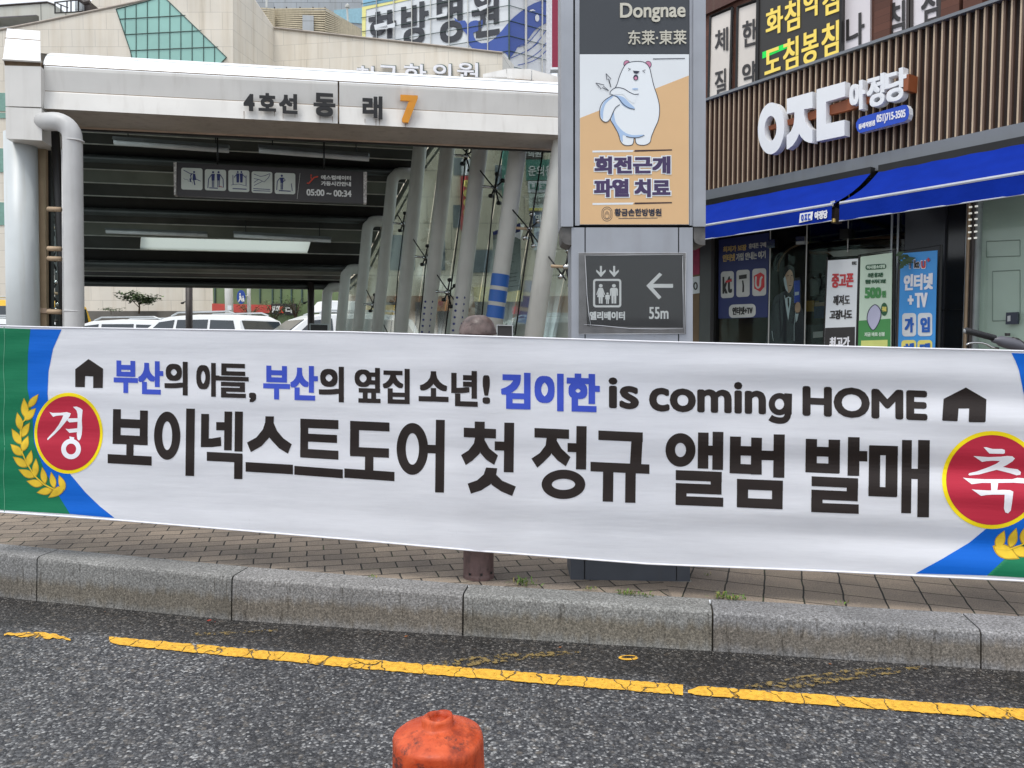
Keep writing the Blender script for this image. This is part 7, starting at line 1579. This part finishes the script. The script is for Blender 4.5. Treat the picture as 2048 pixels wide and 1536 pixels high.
stamp(mb, '지금 바로 신청', q8b(584, 1325, 822, 1375), at, mint, (.5, .45), -.02, 0, .005, .0003); flat(mb, q8([(545, 1425), (857, 1415), (855, 1560), (540, 1570)]), at, pm('poster_lime', rgb(216, 222, 130), .4), .005); mb.build('print', b, recalc=False)
sky_p = pm('poster_sky_blue', rgb(62, 150, 222), .4, var=.05, scale=3); bq = q8([(1012, 395), (1445, 358), (1395, ext_y), (955, ext_y)])
t_, b, at = stand('bright blue banner stand with white lettering in a wide black frame', bq, sky_p, q8([(1005, 372), (1492, 295), (1440, ext_y), (945, ext_y)]))
mb = MB(); 
stamp(mb, 'T', q8b(1095, 480, 1150, 580), at, white_ink, (1.4, 1.2), -.04, 0, .004, .0003); stamp(mb, 'T', q8b(1102, 490, 1144, 572), at, navy_ink, (.7, .6), -.04, 0, .007, .0003); stamp(mb, 'kt', q8b(1165, 465, 1240, 575), at, white_ink, (1.4, 1.2), -.04, 0, .004, .0003); stamp(mb, 'kt', q8b(1172, 473, 1234, 567), at, sign_black, (.7, .6), -.04, 0, .007, .0003); stamp(mb, 'U', q8b(1248, 475, 1312, 578), at, white_ink, (1.4, 1.2), -.04, 0, .004, .0003); stamp(mb, 'U', q8b(1254, 483, 1306, 570), at, sred, (.9, .8), -.04, 0, .007, .0003); stamp(mb, '+', q8b(1315, 445, 1360, 495), at, sred, (.7, .6), 0, 0, .006, .0003)
stamp(mb, '인터넷', q8b(1048, 635, 1395, 828), at, white_ink, (1.5, 1.2), -.06, .03, .004, .0003); stamp(mb, '+', q8b(1095, 890, 1165, 1000), at, white_ink, (1.6, 1.4), 0, 0, .004, .0003); stamp(mb, 'TV', q8b(1180, 860, 1330, 1035), at, white_ink, (1.6, 1.2), -.03, 0, .004, .0003)
for x0, x1, c, y0, y1 in ((1030, 1195, '가', 1100, 1375), (1215, 1385, '입', 1098, 1372)): flat(mb, q8(rrect(x0, y0, x1, y1, 38, 5, -.02)), at, pm('poster_grey_tile', rgb(214, 218, 222), .4), .003); stamp(mb, c, q8b(x0+28, y0+50, x1-28, y1-45), at, pm('poster_royal', rgb(30, 92, 180), .4), (1.5, 1.1), -.03, 0, .006, .0003)
for x0, x1, c in ((1020, 1195, '혜'), (1210, 1385, '택')): flat(mb, q8(rrect(x0, 1418, x1, 1700, 38, 5, -.02)), at, sy, .003); stamp(mb, c, q8b(x0+26, 1455, x1-26, 1655), at, pm('poster_royal', rgb(30, 92, 180), .4), (1.6, 1.2), -.03, 0, .006, .0003)
mb.build('print', b, recalc=False)
pl_t = thing('potted_plant', 'few dark green leaves of a plant peeking past the blue banner stand', 'plant', fs(s_of(1796, .42), pavz(3), .42)); mb = MB(); rnd = random.Random(4); b0 = fs(s_of(1796, .42), pavz(3), .42); top = st(1799, 528, .42)
mb.tube([b0+up*.2, b0.lerp(top, .6), top], .008, dark_frame, 6); mb.build('stem', pl_t)
mb = MB()
for i in range(9):
    c = top+V((rnd.uniform(-.02, .08), rnd.uniform(-.05, .02), rnd.uniform(-.06, .10))); a = rnd.uniform(-1.2, 1.2); t = V((cos(a)*.09, -.02, sin(a)*.06)); w_ = V((-t.z, .01, t.x))*.28; mb.raw([c-t*.5, c+w_, c+t*.6, c-w_], [[0, 1, 2, 3]], pm('leaf_dark', rgb(50, 74, 44), .55))
mb.build('leaf', pl_t, recalc=False); mb = MB(); mb.lathe([(.09, 0), (.12, .02), (.14, .22), (.13, .22), (.12, .18)], b0, dark_frame, 20); mb.build('pot', pl_t, smooth=True)

# scooter whose handlebar end shows above the banner at the right edge
YH = 3.6
sc_ = thing('scooter', 'dark scooter with black grip and silver lever, behind the banner right end', 'scooter', (P(2075, 700, YH).x, YH+.1, pavz(2.4)))
grip = pm('black_rubber_grip', rgb(34, 34, 38), .5, bump=.4, bscale=200); hsg = pm('grey_plastic_housing', rgb(92, 92, 100), .4, var=.08)
h = lambda x, y, dy=0.0: P(1880+x/10.24, 560+y/10.24, YH+dy)
mb = MB(); mb.tube([h(500, 1040), h(530, 1035), h(1120, 1190)], [.011, .0148, .0150], grip, 18); mb.tube([h(490, 1038), h(520, 1040)], [.009, .013], lamp_grey, 14); mb.build('grip', sc_, smooth=True)
mb = MB(); mb.tube([h(1085, 1225, -.005), h(1180, 1235), h(1240, 1250), h(1400, 1290), h(1560, 1330), h(1720, 1420)], [.013, .017, .024, .028, .026, .02], hsg, 18); mb.build('switch_housing', sc_, smooth=True)
mb = MB(); mb.tube([h(535, 1330, -.05), h(600, 1296, -.05), h(700, 1282, -.05), h(860, 1290, -.05), h(960, 1320, -.05), h(1050, 1375, -.04), h(1200, 1400, -.03)], [.0045, .004, .0038, .004, .0045, .005, .005], chrome, 10); mb.build('brake_lever', sc_, smooth=True)
mb = MB(); mb.tube([h(1480, 1205), h(1560, 1240), h(1680, 1330), h(1800, 1420)], [.010, .014, .016, .016], black_m, 12); mb.tube([h(1590, 1290), h(1720, 1310), h(1900, 1330)], .008, lamp_grey, 8); mb.build('switch', sc_, smooth=True)
q = h(1900, 1480); gz = pavz(q.x)
mb = MB(); mb.tube([h(1200, 1240), q, q+V((.34, .08, .03))], .011, black_m, 10); mb.tube([q+V((.1, .02, 0)), V((q.x+.16, q.y+.12, gz+.30))], .022, hsg, 12); mb.build('handlebar', sc_, smooth=True)
mb = MB(); bx0 = V((q.x+.12, q.y+.02, gz)); mb.tube([bx0+V((0, .02, .78)), bx0+V((.02, .08, .55)), bx0+V((.06, .25, .28)), bx0+V((.08, .6, .26)), bx0+V((.1, .85, .45)), bx0+V((.12, 1.2, .62))], [.06, .14, .13, .13, .17, .10], hsg, 16); mb.build('body', sc_, smooth=True)
mb = MB(); mb.tube([bx0+V((.1, .65, .66)), bx0+V((.12, .9, .70)), bx0+V((.14, 1.3, .72))], [.10, .13, .10], grip, 14, flat=.5); mb.build('seat', sc_, smooth=True)
for dy in (-.12, 1.15):
    c = bx0+V((.05+dy*.08, dy, .21)); mb = MB(); mb.tube([c-V((.045, 0, 0)), c+V((.045, 0, 0))], .21, pm('tyre', rgb(26, 26, 26), .8), 24); wh = mb.build('wheel', sc_, bevel=.01); mb = MB(); mb.tube([c-V((.05, 0, 0)), c+V((.05, 0, 0))], .12, lamp_grey, 18); mb.build('rim', wh)
